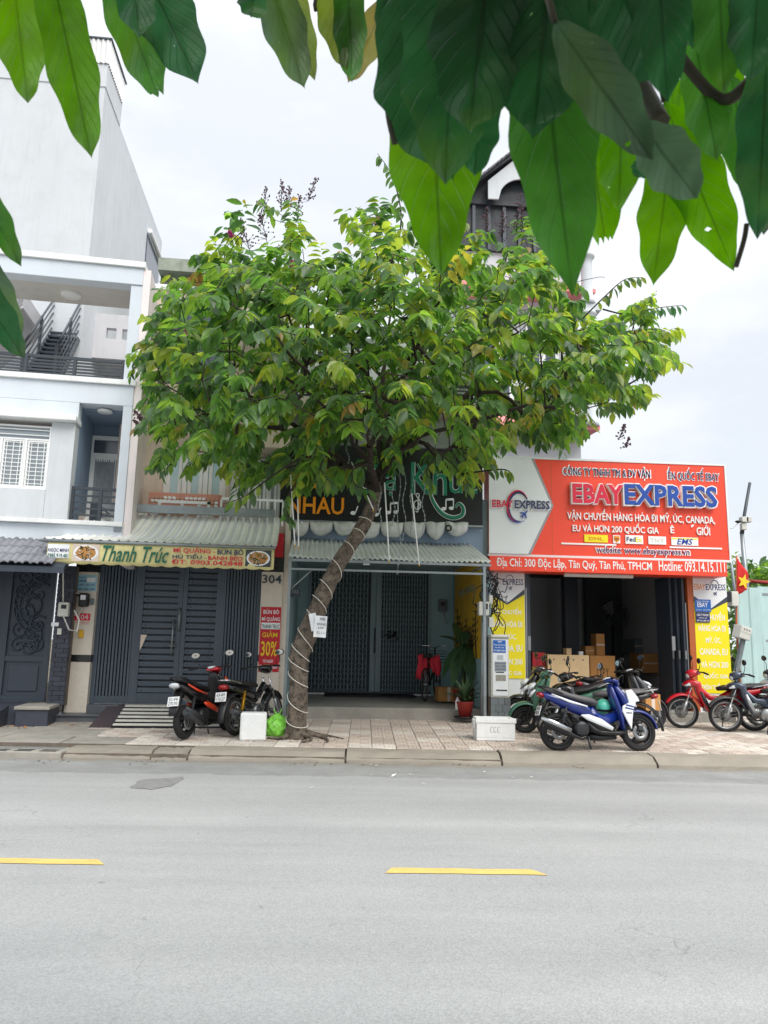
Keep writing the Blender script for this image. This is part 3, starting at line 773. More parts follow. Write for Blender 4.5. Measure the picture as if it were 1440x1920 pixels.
pier = thing('brick_pier', 'pier of narrow dark blue bricks left of the cream pillar', 'wall', B.o, B.a)
pd = .28
p0, p1 = B.u(99, 1190, pd), B.u(131, 1190, pd)
zp0, zp1 = B.z(110, 1322, pd), B.z(110, 1060, pd)
MB().box(p0 + .01, p1 - .01, pd + .02, pd + .5, zp0, zp1).build('core', M['joint'], pier)
nr = 30; bhh = (zp1 - zp0) / nr
for r_ in range(nr):
    cut = .5 + .22 * (1 if r_ % 2 else -1)
    xs = [p0, p0 + (p1 - p0) * cut, p1]
    for i in range(2):
        j = random.uniform(0, .008)
        pbox('brick', pier, M['darkbrick'], xs[i] + .004, xs[i + 1] - .004, pd - .004 - j, pd + .1, zp0 + r_ * bhh + .004, zp0 + (r_ + 1) * bhh - .002)

porch = thing('tiled_canopy', 'small canopy of grey clay roof tiles above the dark scroll gate', 'canopy', B.o, B.a)
cd0, cd1 = -.75, .25
zt_b, zt_f = B.z(60, 1003, cd1), B.z(60, 1057, cd0)
ue = B.u(140, 1030, -.2); us = -4.6
MB().add([(us, cd1, zt_b - .03), (ue, cd1, zt_b - .03), (ue, cd0 + .02, zt_f - .03), (us, cd0 + .02, zt_f - .03), (us, cd1, zt_b - .12), (ue, cd1, zt_b - .12), (ue, cd0 + .02, zt_f - .12), (us, cd0 + .02, zt_f - .12)],
         [(0, 1, 2, 3), (4, 7, 6, 5), (3, 2, 6, 7), (1, 5, 6, 2), (0, 3, 7, 4), (0, 4, 5, 1)]).build('decking', M['gate2'], porch)
tw, rows = .2, 4; ang = atan2(zt_b - zt_f, cd1 - cd0); ln = sqrt((zt_b - zt_f) ** 2 + (cd1 - cd0) ** 2)
vs = []; fs = []
for i in range(9):
    x = -tw / 2 + tw * i / 8; z = .022 * abs(sin(pi * 2 * i / 8)) + (.012 if i in (1, 2, 3) else 0)
    vs += [(x, 0, z), (x, ln / rows + .05, z), (x, 0, z - .018)]
    if i: a = 3 * i; fs += [(a - 3, a, a + 1, a - 2), (a - 1, a + 2, a, a - 3)]
rt = MB().add(vs, fs).mesh('roof_tile', M['rooftile'])
for r_ in range(rows):
    t = r_ / rows
    for c_ in range(int((ue - us) / tw)):
        mobj('roof_tile', rt, porch, loc=(us + (c_ + .5) * tw, cd0 - .03 + (cd1 - cd0) * t, zt_f + (zt_b - zt_f) * t + .012 + random.uniform(0, .004)), rot=(ang - .03, random.uniform(-.01, .01), 0))
rid = MB().lathe([(.055, 0), (.062, .3), (.0, .3)], (0, 0, 0), 'x', 12).mesh('ridge_tile', M['rooftile'])
for c_ in range(int((ue - us) / .29)): mobj('ridge_tile', rid, porch, loc=(us + c_ * .29, cd1 - .03, zt_b + .05))
# entry ramp and dark plinth
rp = thing('entry_ramp', 'dark stone ramp and plinth in front of the scroll gate', 'ramp', B.o, B.a)
zgr = .2
r1 = B.dep(40, 1352, .2)
MB().prism([(0, 0)] * 0 + [(-5, .1), (B.u(38, 1330), .1), (B.u(38, 1330), zg0 + .0), (-5, zg0)], -.1, gd + .3).build('landing', M['darkbrick'], rp)
MB().add([(-5, -.1, zg0), (B.u(20, 1330), -.1, zg0), (B.u(2, 1350), -1.0, .22), (-5, -1.0, .22), (-5, -.1, .05), (B.u(20, 1330), -.1, .05), (B.u(2, 1350), -1.0, .05), (-5, -1.0, .05)],
         [(0, 3, 2, 1), (1, 2, 6, 5), (3, 7, 6, 2), (0, 1, 5, 4)]).build('ramp_slope', M['darkbrick'], rp)
k0, k1 = B.u(38, 1340), B.u(98, 1340)
MB().box(k0, k1, -.25, .4, .1, zg0 - .05).build('plinth', M['darkbrick'], rp, .01)
MB().box(k0 - .02, k1 + .02, -.28, .42, zg0 - .05, zg0 + .0).build('plinth_top', M['concrete'], rp, .01)

# tall white block behind
V0 = Fr(-7.2, 15.4, 2)
tb = thing('tall_white_building', 'tall blank white walled building rising behind the roof terrace', 'building', V0.o, V0.a)
wd0 = 0.0
wu = V0.u(165, 500, 0)
zc1 = V0.z(100, 72, 0); zc2 = V0.z(196, 121, 0)
def wdep(px, py, u=wu):
    r = ray(px, py); o = V0.o + V0.e * u - CAM
    t = o.dot(V0.e) / r.dot(V0.e); w_ = CAM + r * t
    return (w_ - V0.o).dot(V0.n), w_.z
dA, zA = wdep(228, 190); dB, zB = wdep(288, 430); dC, zC = wdep(312, 530)
zz = wdep(224, 235)[1]
base = 4.0
d9 = wdep(300, 500)[0]
MB().box(wu - 9, wu, 0, d9, base, zz).build('wall', M['white_wall'], tb)
MB().box(wu - 9, wu + .02, -.02, dA, zz - .02, zc1).build('upper_wall', M['white_wall'], tb)
# corrugated flashing strip on top of the upper part
vs = []; fs = []
nn_ = 60
for i in range(nn_ + 1):
    x = wu - 1.6 + 1.64 * i / nn_; y = -.05 + .02 * sin(i * 1.6)
    vs += [(x, y, zc2), (x, y, zc1 + .05)]
    if i: fs.append((2 * i - 2, 2 * i, 2 * i + 1, 2 * i - 1))
vs2 = []; 
o_ = len(vs)
for i in range(nn_ + 1):
    y = -.05 + (dA + .05) * i / nn_; x = wu + .04 + .02 * sin(i * 1.6)
    vs += [(x, y, zc2 - (zc2 - zz - .15) * 0), (x, y, zc1 + .05)]
    if i: fs.append((o_ + 2 * i - 2, o_ + 2 * i, o_ + 2 * i + 1, o_ + 2 * i - 1))
MB().add(vs, fs).build('flashing', M['coping'], tb)
MB().box(wu - 9, wu + .08, -.08, dA + .05, zc1 + .052, zc1 + .09).build('roof_edge', M['darksteel'], tb)
# low side window band with white sloping gutter pipe
e0 = wdep(277, 470); e1 = wdep(300, 500)
MB().box(wu + .001, wu + .03, wdep(272, 480)[0], d9 - .3, wdep(285, 535)[1], wdep(276, 440)[1]).build('side_window', M['glass_dark'], tb)
MB().tube([(wu + .08, wdep(276, 432)[0], wdep(276, 432)[1]), (wu + .08, wdep(318, 532, wu + .08)[0], wdep(318, 532, wu + .08)[1])], .07, 8).build('gutter_pipe', M['whiteframe'], tb)
# ================================================================== beige restaurant house
E_ = Fr(-0.9, 12.55, 3)
fr = E_
eh = thing('shophouse', 'beige shophouse with cream tiled pillars and slate blue slatted gate', 'house', fr.o, fr.a)
zs = fr.z(330, 1321, .1)            # gate sill level
def pillar(px0, px1, pxw, nm):
    a, b = fr.u(px0, 1200), fr.u(px1, 1200)
    zt = fr.z(pxw, 1052)
    zb1, zb0 = fr.z(pxw, 1228), fr.z(pxw, 1241)
    ztop = fr.z(pxw, 1072)
    o = MB().box(a, b, 0, .45, zs - .15, zb0).build('pillar', M['beigetile'], eh, .006)
    MB().box(a - .004, b + .004, -.004, .45, zb0 + .001, zb1 - .001).build('granite_band', M['black'], o)
    MB().box(a, b, 0, .45, zb1, ztop).build('upper_pillar', M['beigetile'], o, .006)
    MB().box(a - .004, b + .004, -.004, .45, ztop + .001, zt + .35).build('granite_top', M['black'], o)
    return a, b
pa, pb = pillar(131, 173, 152, 'l')
pc, pd_ = pillar(485, 526, 506, 'r')
MB().box(pd_ + .002, fr.u(537, 1200), .05, .5, zs - .3, fr.z(530, 940)).build('edge_wall', M['beigetile'], eh)
MB().box(pa - .1, fr.u(537, 1000), .12, .5, fr.z(330, 1050), fr.z(330, 968)).build('lintel_wall', M['beige'], eh)
# gate in four panels
gt = thing('slatted_gate', 'wide slate blue gate with slatted leaves and barred side panels behind the parked motorbikes', 'gate', fr.o, fr.a)
gd2 = .16
gz1 = fr.z(330, 1050, gd2)
gm = M['gate']
def U(px): return fr.u(px, 1200, gd2)
MB().box(pb - .02, pc + .02, gd2 + .06, gd2 + .075, zs, gz1).build('back_sheet', M['gate2'], gt)
for (a, b) in ((176, 186), (248, 264), (329, 338), (338.6, 347), (402, 419), (478, 486)):
    pbox('stile', gt, gm, U(a), U(b), gd2 - .03, gd2 + .05, zs + .002, gz1)
for (a, b) in ((186, 248), (419, 478)):
    n = 10
    for i in range(n):
        x = U(a) + (U(b) - U(a)) * (i + .5) / n
        pbox('bar', gt, gm, x - .016, x + .016, gd2 - .012, gd2 + .025, zs + .12, gz1 - .05)
    pbox('rail', gt, gm, U(a), U(b), gd2 - .02, gd2 + .04, zs + .002, zs + .12)
    pbox('rail', gt, gm, U(a), U(b), gd2 - .02, gd2 + .04, gz1 - .12, gz1 - .002)
zb_, zt_ = fr.z(330, 1300, gd2), gz1 - .1
studm = MB().ball((0, 0, 0), .013, .013, .013, 8, 4).mesh('stud', gm)
for (a, b, s_) in ((264, 329, 0), (347, 402, 1)):
    n = 20
    for i in range(n):
        p = (zt_ - zb_) / n; z0 = zb_ + i * p
        pbox('slat', gt, gm, U(a) + .002, U(b) - .002, gd2 - .016 + random.uniform(-.002, .002), gd2 + .012, z0 + .012, z0 + p - .02)
        for k in ((.12,) if not s_ else (.12, .85)):
            mobj('stud', studm, gt, loc=(U(a) + (U(b) - U(a)) * k, gd2 - .018, z0 + p * .5))
    pbox('rail', gt, gm, U(a), U(b), gd2 - .02, gd2 + .04, zs + .002, zb_)
    pbox('rail', gt, gm, U(a), U(b), gd2 - .02, gd2 + .04, zt_, gz1 - .002)
for (px, y0, y1) in ((339.5, 1141, 1183), (326.5, 1163, 1228)):
    h = fr.rect(px - 2, y0, px + 2, y1, gd2)
    hb = MB().tube([(h[0], gd2 - .03, h[2]), (h[0], gd2 - .085, h[2] + .02), (h[0], gd2 - .085, h[3] - .02), (h[0], gd2 - .03, h[3])], .014, 8).build('handle', M['alu'], gt)
h = fr.rect(315, 1208, 330, 1211, gd2)
MB().tube([(h[1], gd2 - .03, h[2]), (h[1], gd2 - .07, h[2]), (h[0], gd2 - .07, h[2])], .012, 8).build('lever', M['alu'], gt)
c_ = fr.rect(262, 1190, 275, 1224, gd2)
MB().prism([(c_[0], c_[2]), (c_[0] + .01, c_[3]), (c_[1], c_[3]), (c_[0] + .05, c_[2] + .12)], gd2 - .03, gd2 - .024).build('card_scrap', M['beige'], gt)
# steps, dark ramp and striped ramp
es = thing('entrance_step', 'two dark stone steps beside the brick pier', 'step', fr.o, fr.a)
zg_ = .17
sx0, sx1 = fr.u(100, 1340, -.4), fr.u(196, 1340, -.4)
MB().box(sx0, sx1, -.32, .0, .1, zs - .16).build('lower_step', M['stepdark'], es, .008)
MB().box(sx0, sx1 + .1, 0.001, .5, .1, zs - .01).build('upper_step', M['stepdark'], es, .008)
MB().box(sx0 - .02, sx1, -.345, -.0, zs - .158, zs - .13).build('nosing', M['stepdark'], es, .006)
er = thing('tiled_ramp', 'sloping ramp of black and white striped tiles beside the black scooter', 'ramp', fr.o, fr.a)
def ramp(x0t, x1t, x0b, x1b, zt, zb, dt, db, parent, name, m, t=.03, off=0):
    MB().add([(x0t, dt, zt + off), (x1t, dt, zt + off), (x1b, db, zb + off), (x0b, db, zb + off), (x0t, dt, zb - .1), (x1t, dt, zb - .1), (x1b, db, zb - .1), (x0b, db, zb - .1)],
             [(0, 3, 2, 1), (1, 2, 6, 5), (3, 7, 6, 2), (0, 1, 5, 4), (0, 4, 7, 3)]).build(name, m, parent)
dbm = -.95
rl_t, rl_b = fr.u(204, 1322, .08), fr.u(166, 1367, dbm)
rm_t, rm_b = fr.u(236, 1322, .08), fr.u(208, 1369, dbm)
rr_t, rr_b = fr.u(480, 1322, .08), fr.u(470, 1372, dbm)
zbm = pave_z(*(fr.o + fr.e * -2 + fr.n * dbm)[:2]) + .01
ramp(rl_t, rm_t - .004, rl_b, rm_b - .004, zs - .01, zbm, .08, dbm, er, 'dark_strip', M['rampdark'])
ramp(rm_t, rr_t, rm_b, rr_b, zs - .012, zbm - .002, .08, dbm, er, 'ramp_base', M['black'])
cols = [(0, .48), (.49, 1)]
nrow = 6
for c0, c1 in cols:
    for i in range(nrow):
        ta, tb_ = (i + .08) / nrow, (i + .55) / nrow
        def pt(cx, t):
            xt = rm_t + (rr_t - rm_t) * cx; xb = rm_b + (rr_b - rm_b) * cx
            return Vector((xt + (xb - xt) * t, .08 + (dbm - .08) * t, zs - .012 + (zbm - .002 - zs + .012) * t + .006))
        vs = [pt(c0, ta), pt(c1, ta), pt(c1, tb_), pt(c0, tb_)]
        dn = [v - Vector((0, 0, .008)) for v in vs]
        MB().add(vs + dn, [(3, 2, 1, 0), (0, 1, 5, 4), (1, 2, 6, 5), (2, 3, 7, 6), (3, 0, 4, 7)]).build('stripe_tile', M['stripe'], er)

# upper floors of the beige house
ud = .45
xl, xr = fr.u(228, 760, ud), fr.u(545, 900, ud)
ztop = fr.z(330, 546, ud); zc = fr.z(330, 537, ud)
zl0 = fr.z(330, 968, ud)
w1 = fr.rect(300, 565, 420, 722, ud); w2 = fr.rect(306, 850, 424, 940, ud); w3 = fr.rect(430, 858, 528, 980, ud)
mb = MB(); th = .22
mb.box(xl, w2[0], ud, ud + th, zl0, w1[2]); mb.box(w2[1], w3[0], ud, ud + th, zl0, w2[3]); mb.box(w2[0], w2[1], ud, ud + th, zl0, w2[2])
mb.box(w2[0], xr, ud, ud + th, w2[3], w1[2]); mb.box(xl, w1[0], ud, ud + th, w1[2], ztop); mb.box(w1[1], xr, ud, ud + th, w1[2], ztop); mb.box(w1[0], w1[1], ud, ud + th, w1[3], ztop)
mb.box(w3[1], xr, ud, ud + th, zl0, w2[3])
mb.build('upper_wall', M['beige'], eh)
MB().box(xl - .02, xr, ud - .06, ud + th + .05, ztop, zc).build('parapet_coping', M['coping'], eh, .006)
MB().box(xl, xl + .12, ud + th, ud + 7, 2.5, ztop - .05).build('party_wall', M['beige'], eh)
MB().box(xl, xr, ud + th, ud + 7, ztop - .4, ztop - .25).build('roof_slab', M['concrete'], eh)
window(fr, eh, *w1, ud + .04, cols=2, transom=.3, fw=.05, frame='darksteel')
window(fr, eh, *w2, ud + .04, cols=3, transom=0, fw=.06, glass='glass_frost')
window(fr, eh, *w3, ud + .04, cols=4, transom=.22, fw=.06, glass='glass_dark', name='balcony_door', curtain=True)
# patterned balcony panel
b0 = fr.rect(277, 925, 413, 985, 0.1)
bp_ = MB().box(b0[0], b0[1], .1, ud, b0[2] - .1, b0[3]).build('balcony_panel', M['salmon'], eh, .006)
t0 = fr.rect(281, 931, 409, 975, .09)
nR, nC = 7, 16
for r_ in range(nR):
    for c_ in range(nC):
        x = t0[0] + (t0[1] - t0[0]) * c_ / nC; z = t0[2] + (t0[3] - t0[2]) * r_ / nR
        dx_, dz_ = (t0[1] - t0[0]) / nC, (t0[3] - t0[2]) / nR
        pbox('facing_brick', bp_, M['coping' if random.random() < .55 else 'brickpat'], x + .008, x + dx_ - .008, .078 - random.uniform(0, .008), .1, z + .008, z + dz_ - .01, rot=(0, random.choice((-.25, .25)), 0))
f0 = fr.rect(296, 939, 394, 960, .07)
for (a, b, c, d) in ((f0[0], f0[1], f0[3] - .05, f0[3]), (f0[0], f0[1], f0[2], f0[2] + .05), (f0[0], f0[0] + .05, f0[2], f0[3]), (f0[1] - .05, f0[1], f0[2], f0[3])): pbox('panel_frame', bp_, M['coping'], a, b, .06, .1, c, d)
pbox('panel_field', bp_, M['salmon'], f0[0] + .05, f0[1] - .05, .072, .1, f0[2] + .05, f0[3] - .05)
# projecting slab and band of the middle storey
b2_ = fr.rect(425, 796, 548, 838, -.1)
MB().box(b2_[0], b2_[1], -.1, ud + .01, b2_[2], b2_[3]).build('balcony_slab', M['beige'], eh, .006)
r3 = fr.rect(414, 935, 530, 985, .02)
rl_ = MB().box(r3[0], r3[1], 0, .04, r3[3] - .04, r3[3]).build('balcony_rail', M['coping'], eh)
for i in range(9): x = r3[0] + (r3[1] - r3[0]) * i / 8; pbox('baluster', rl_, M['coping'], x - .015, x + .015, .005, .035, r3[2], r3[3] - .04)
# mossy concrete structure on the roof behind
ms = thing('rooftop_structure', 'old mossy concrete roof structure behind the beige parapet', 'building', fr.o, fr.a)
md = 5.0
m0 = fr.rect(296, 492, 560, 515, md); m1 = fr.rect(300, 515, 560, 560, md + .4)
MB().box(m0[0], m0[1], md, md + 2, m0[2], m0[3]).build('upper_band', M['moss'], ms)
MB().box(m1[0], m1[1], md + .4, md + 2, m1[2] - 2.5, m1[3] - .002).build('wall', M['moss'], ms)
mb = MB()
for i in range(14): leafy(mb, (m1[0] + .2 + i * .14, md + .2, m1[2] + .08), .14, 22, .14)
M['leafplain'] = pm('small_plant_leaf', (.07, .12, .03), .5, .3, 8, rnd=.2)
mb.build('weeds', M['leafplain'], ms, stuff=True)

# awning and banner
aw = thing('awning', 'curved pale corrugated awning over the slate blue gate', 'awning', fr.o, fr.a)
fb, ff = .15, -1.15
ab0, az = fr.q(172, 957, fb); ab1 = fr.u(526, 972, fb); az_r = fr.z(526, 975, fb); az = (az + az_r) / 2 + .02
af0, afz = fr.q(75, 1009, ff); af1, afz2 = fr.q(517, 1024, ff); afz = (afz + afz2) / 2
nx, ny = 150, 10; vs = []; fs = []
for j in range(ny + 1):
    t = j / ny
    for i in range(nx + 1):
        s_ = i / nx
        xb, xf = ab0 + (ab1 - ab0) * s_, af0 + (af1 - af0) * s_
        ph = (s_ * 26) % 1.0
        rib = .03 * max(0, 1 - abs(ph - .5) * 6)
        sag = -.16 * sin(pi * t)
        vs.append((xb + (xf - xb) * t, fb + (ff - fb) * t, az + (afz - az) * t + sag + rib))
for j in range(ny):
    for i in range(nx): a = j * (nx + 1) + i; fs.append((a, a + 1, a + nx + 2, a + nx + 1))
mb = MB().add(vs, fs, sm=False)
mb.mi = [1 if ((i % nx) / nx * 26 + .3) % 1.0 < .42 else 0 for i in range(nx * ny)]
sh = mb.build('sheet', [M['tin2'], M['tin3']], aw)
sd = sh.modifiers.new('thickness', 'SOLIDIFY'); sd.thickness = .004
MB().tube([(af0, ff, afz - .03), (af1, ff, afz - .03)], .022, 8).build('front_tube', M['galv'], aw)
for px in (0.02, .5, .98): MB().tube([(af0 + (af1 - af0) * px, ff, afz - .04), (ab0 + (ab1 - ab0) * px, fb, az - .75)], .016, 6).build('strut', M['galv'], aw)
bm_ = fr.rect(188, 951, 516, 963, -.05)
st_ = thing('steel_beam', 'weathered grey steel beam above the pale awning', 'beam', fr.o, fr.a)
MB().box(bm_[0], bm_[1], -.08, .0, bm_[2] - .01, bm_[3] + .015).build('beam', M['galv'], st_, .004)
l0 = fr.q(178, 972, -.3)
MB().tube([(bm_[0] - .05, -.05, bm_[3]), (bm_[0] + .4, -.3, bm_[2] - .22)], .03, 6).build('brace', M['galv'], st_)
MB().box(bm_[0] - .15, bm_[0], -.1, .05, bm_[2] - .3, bm_[3]).build('bracket', M['darksteel'], st_)

bn = thing('shop_banner', 'faded yellow noodle shop banner hanging from the pale awning', 'banner', fr.o, fr.a)
bd = ff + .01
k0, kz0 = fr.q(90, 1012, bd); k1, kz1 = fr.q(515, 1026, bd); kb0 = fr.z(90, 1056, bd); kb1 = fr.z(515, 1066, bd)
zt0, zb0 = (kz0 + kz1) / 2, (kb0 + kb1) / 2
zt0 = afz - .05
nx = 80; vs = []; fs = []
for i in range(nx + 1):
    s_ = i / nx; x = k0 + (k1 - k0) * s_
    for j in range(5):
        t = j / 4; wv = .012 * sin(s_ * 40) * t + .01 * sin(s_ * 11 + 2) * t
        sc_ = -.018 * abs(sin(s_ * pi * 16)) if j == 4 else 0
        vs.append((x, bd + wv, zt0 + (zb0 - zt0) * t + sc_))
    if i:
        for j in range(4): a = 5 * i + j; fs.append((a - 5, a, a + 1, a - 4))
c_ = MB().add(vs, fs, sm=True).build('cloth', M['banner'], bn)
sd = c_.modifiers.new('thickness', 'SOLIDIFY'); sd.thickness = .003; sd.offset = 1
def BX(px): return k0 + (k1 - k0) * (px - 90) / 425.0
def BZ(t): return zt0 + (zb0 - zt0) * t
ld = bd - .022
lettering(bn, 'Thanh Trúc', BX(192), BX(315), BZ(.88), BZ(.08), ld, M['greend'], .003, .03, .35)
lettering(bn, 'MÌ QUẢNG -', BX(323), BX(402), BZ(.36), BZ(.02), ld, M['red'], .003, .03)
lettering(bn, 'BÚN BÒ', BX(406), BX(456), BZ(.36), BZ(.02), ld, M['navy'], .003, .03)
lettering(bn, 'HỦ TIẾU -', BX(322), BX(386), BZ(.62), BZ(.34), ld, M['navy'], .003, .03)
lettering(bn, 'BÁNH BÈO', BX(389), BX(455), BZ(.64), BZ(.38), ld, M['red'], .003, .03)
lettering(bn, 'ĐT: 0903.042848', BX(321), BX(455), BZ(.9), BZ(.66), ld, M['red'], .003, .03)
MB().box(BX(92), BX(131), ld + .004, ld + .012, BZ(.78), BZ(.1)).build('notice_patch', M['paper'], bn)
lettering(bn, 'NGỌC MINH', BX(93), BX(130), BZ(.52), BZ(.3), ld, M['navy'], .002, .02)
lettering(bn, '0985.919.481', BX(93), BX(130), BZ(.76), BZ(.56), ld, M['greend'], .002, .02)
for (pxa, pxb, nm) in ((137, 186, 0), (460, 509, 1)):
    x0, x1 = BX(pxa), BX(pxb)
    MB().box(x0, x1, ld + .006, ld + .012, BZ(.9), BZ(.06)).build('photo_print', M['darksteel' if nm else 'beige'], bn)
    cx, cz = (x0 + x1) / 2, BZ(.48); rx, rz = (x1 - x0) * .46, (BZ(.1) - BZ(.86)) / 2
    def disc(r, d_, m, n=28, jag=0, nm2='bowl_print'):
        pts = [(cx + rx * r * cos(2 * pi * i / n) * (1 + random.uniform(-jag, jag)), cz + rz * r * sin(2 * pi * i / n) * (1 + random.uniform(-jag, jag))) for i in range(n)]
        MB().prism(pts, d_ - .001, d_).build(nm2, m, bn)
    disc(1, ld + .005, M['paper']); disc(.82, ld + .0035, M['card'], jag=.06)
    mb = MB()
    for k in range(40):
        a, r_ = random.uniform(0, 6.28), random.uniform(.1, .7)
        x, z = cx + rx * r_ * cos(a), cz + rz * r_ * sin(a); a2 = a + random.uniform(-1, 1); l_ = .07
        mb.tube([(x, ld + .0025, z), (x + l_ * cos(a2) * .6, ld + .002, z + l_ * sin(a2) * .6)], .006, 4, mi=k % 3)
    mb.build('noodle_print', [M['barkdark'], M['beige'], M['leafplain']], bn, stuff=True)

# small things on the left pillar and pier
def lbox(fr, name, label, cat, px, d, depth, m, group=None, bevel=.006):
    u0, u1, z0, z1 = fr.rect(*px, d - depth)
    r = thing(name, label, cat, fr.o, fr.a, group)
    MB().box(u0, u1, d - depth, d - .001, z0, z1).build('case', m, r, bevel)
    return r, u0, u1, z0, z1
r, a, b, c, d = lbox(fr, 'poster', 'light blue paper poster at the top of the cream pillar', 'poster', (140, 1078, 181, 1108), 0, .004, M['lbposter'], bevel=0)
for (t0, t1, m, tx) in ((.78, .92, 'navy', 'LẮP ĐẶT MẠNG'), (.52, .72, 'navy', 'THÁM ĐỊNH NHÀ'), (.3, .45, 'navy', 'TIỆC MỚI - TIỆC CƯỚI'), (.04, .18, 'navy', '0909 345 678')):
    lettering(r, tx, a + .02, b - .03, c + (d - c) * t0, c + (d - c) * t1, -.005, M[m], .001, .02)
MB().box(a + (b - a) * .55, b - .02, -.007, -.0045, c + (d - c) * .55, c + (d - c) * .85).build('torn_paper', M['paper'], r)
r, a, b, c, d = lbox(fr, 'electric_meter', 'black electricity meter on the cream pillar', 'meter', (147, 1112, 164, 1137), 0, .14, M['dkplastic'], bevel=.015)
MB().box(a + .03, b - .03, -.147, -.139, c + (d - c) * .5, c + (d - c) * .85).build('window', M['paper'], r)
MB().tube([(a + .05, -.07, c), (a + .02, -.09, c - .12), (a - .12, -.08, c - .15), (a - .2, -.08, c + .02), (a - .12, -.08, c + .22), (a, -.06, c + .2)], .012, 6).build('cable', M['plastic'], r)
MB().tube([(a, -.06, d - .05), (a - .15, -.1, d + .04), (a - .24, -.1, d - .15), (a - .22, -.08, c - .1)], .014, 6).build('cable', M['dkplastic'], r)
lbox(fr, 'door_bell', 'small dark bell push beside the meter', 'bell', (169, 1122, 176, 1134), 0, .03, M['greystone'])
r, a, b, c, d = lbox(fr, 'house_number', 'red and yellow plate reading 304 on the cream pillar', 'sign', (140, 1150, 169, 1171), 0, .006, M['beige'], bevel=0)
MB().box(a, b, -.008, -.0055, c + (d - c) * .36, d).build('red_field', M['red'], r)
lettering(r, '304', a + .03, b - .03, c + (d - c) * .45, d - .02, -.0085, M['stripe'], .002, .0)
lettering(r, 'ĐƯỜNG ĐỘC LẬP', a + .02, b - .02, c + .015, c + (d - c) * .24, -.0065, M['red'], .001, .01)
r, a, b, c, d = lbox(fr, 'keypad', 'brass coloured lock plate under the 304 plate', 'lock', (147, 1181, 156, 1196), 0, .03, M['goldshock'])
r, a, b, c, d = lbox(B, 'electric_meter', 'cream meter box with a window on the dark brick pier', 'meter', (108, 1129, 128, 1156), .27, .12, M['plastic'], bevel=.015)
MB().box(a + .05, b - .03, .142, .152, c + .12, d - .04).build('window', M['dkplastic'], r)
MB().tube([(a + .06, .2, d), (a + .02, .18, d + .5), (a + .1, .1, d + .95), (a + .15, .0, d + 1.0)], .012, 6).build('cable', M['plastic'], r)
MB().tube([(a + .1, .14, c), (a + .2, .12, c - .2), (a + .32, .12, c - .22), (a + .34, .12, c - .05), (a + .25, .13, c + .1)], .012, 6).build('cable', M['plastic'], r)
lbox(B, 'door_bell', 'white bell push on the dark brick pier', 'bell', (107, 1178, 115, 1190), .27, .03, M['plastic'])
lbox(B, 'paper_sticker', 'white sticker on the dark brick pier under the cream meter', 'sticker', (96, 1167, 110, 1174), .27, .003, M['paper'], bevel=0)
# right pillar: number and promotion banner
r, a, b, c, d = lbox(fr, 'house_number', 'dark raised numerals 304 at the top of the right cream pillar', 'sign', (492, 1078, 528, 1094), 0, .004, M['beigetile'], bevel=0)
lettering(r, '304', a, b, c, d, -.005, M['gate2'], .02, .02)
r, a, b, c, d = lbox(fr, 'promotion_banner', 'tall red banner offering 30% off on the right cream pillar', 'banner', (487, 1138, 525, 1260), 0, .006, M['redbanner'], bevel=0)
Zt = lambda t: d + (c - d) * t
w_ = b - a
for (tx, x0, x1, t0, t1, m) in (('BÚN BÒ', .12, .9, .03, .11, 'paper'), ('MÌ QUẢNG', .06, .95, .14, .23, 'paper'), ('THANH TRÚC', .06, .95, .255, .335, 'greend'), ('GIẢM', .1, .86, .37, .47, 'flagyel'), ('30%', .08, .88, .53, .76, 'flagyel'), ('TỪ NGÀY', .2, .72, .8, .86, 'paper'), ('23 - 24 - 25/10/2024', .05, .92, .89, .95, 'paper')):
    if m == 'greend': pbox('white_strip', r, M['paper'], a + w_ * .04, a + w_ * .97, -.0075, -.0065, Zt(.345), Zt(.245))
    lettering(r, tx, a + w_ * x0, a + w_ * x1, Zt(t1), Zt(t0), -.008, M[m], .002, .03)
lbox(fr, 'red_signboard', 'dark red board beside the right end of the pale awning', 'sign', (516, 1000, 532, 1045), -.02, .03, M['redbanner'])
# ================================================================== middle shop with black sign
_p = P(720, 1200, 12.8)
Mf = Fr(_p.x, _p.y, 0.5)
fr = Mf
mh = thing('shophouse', 'teal walled shop with lattice shutter recessed behind a tiled platform', 'house', fr.o, fr.a)
bd3 = 3.2
xl, xr = fr.u(541, 1200), fr.u(906, 1200)
zfl = fr.z(720, 1300, bd3) - .03
zst = fr.z(720, 1327, .1)
zcl = fr.z(720, 1040, .3)
s0 = fr.rect(575, 1072, 808, 1298, bd3)
mb = MB()
mb.box(xl - .2, s0[0], bd3, bd3 + .2, zfl, zcl); mb.box(s0[1], xr + .2, bd3, bd3 + .2, zfl, zcl); mb.box(s0[0], s0[1], bd3, bd3 + .2, s0[3], zcl)
mb.build('recess_wall', M['teal'], mh)
MB().box(xl - .18, xl - .002, .05, bd3, .1, zcl + 1.0).build('side_wall', M['teal'], mh)
MB().box(xr + .005, xr + .16, .05, bd3, .1, zcl + 1.0).build('side_wall', M['teal'], mh)
MB().box(xl - .1, xr + .1, .25, bd3 + .2, zcl, zcl + .15).build('ceiling', M['teal'], mh)
MB().box(xl, xr, .0, .25, zcl - .02, fr.z(720, 985)).build('fascia_wall', M['bluegrey'], mh)
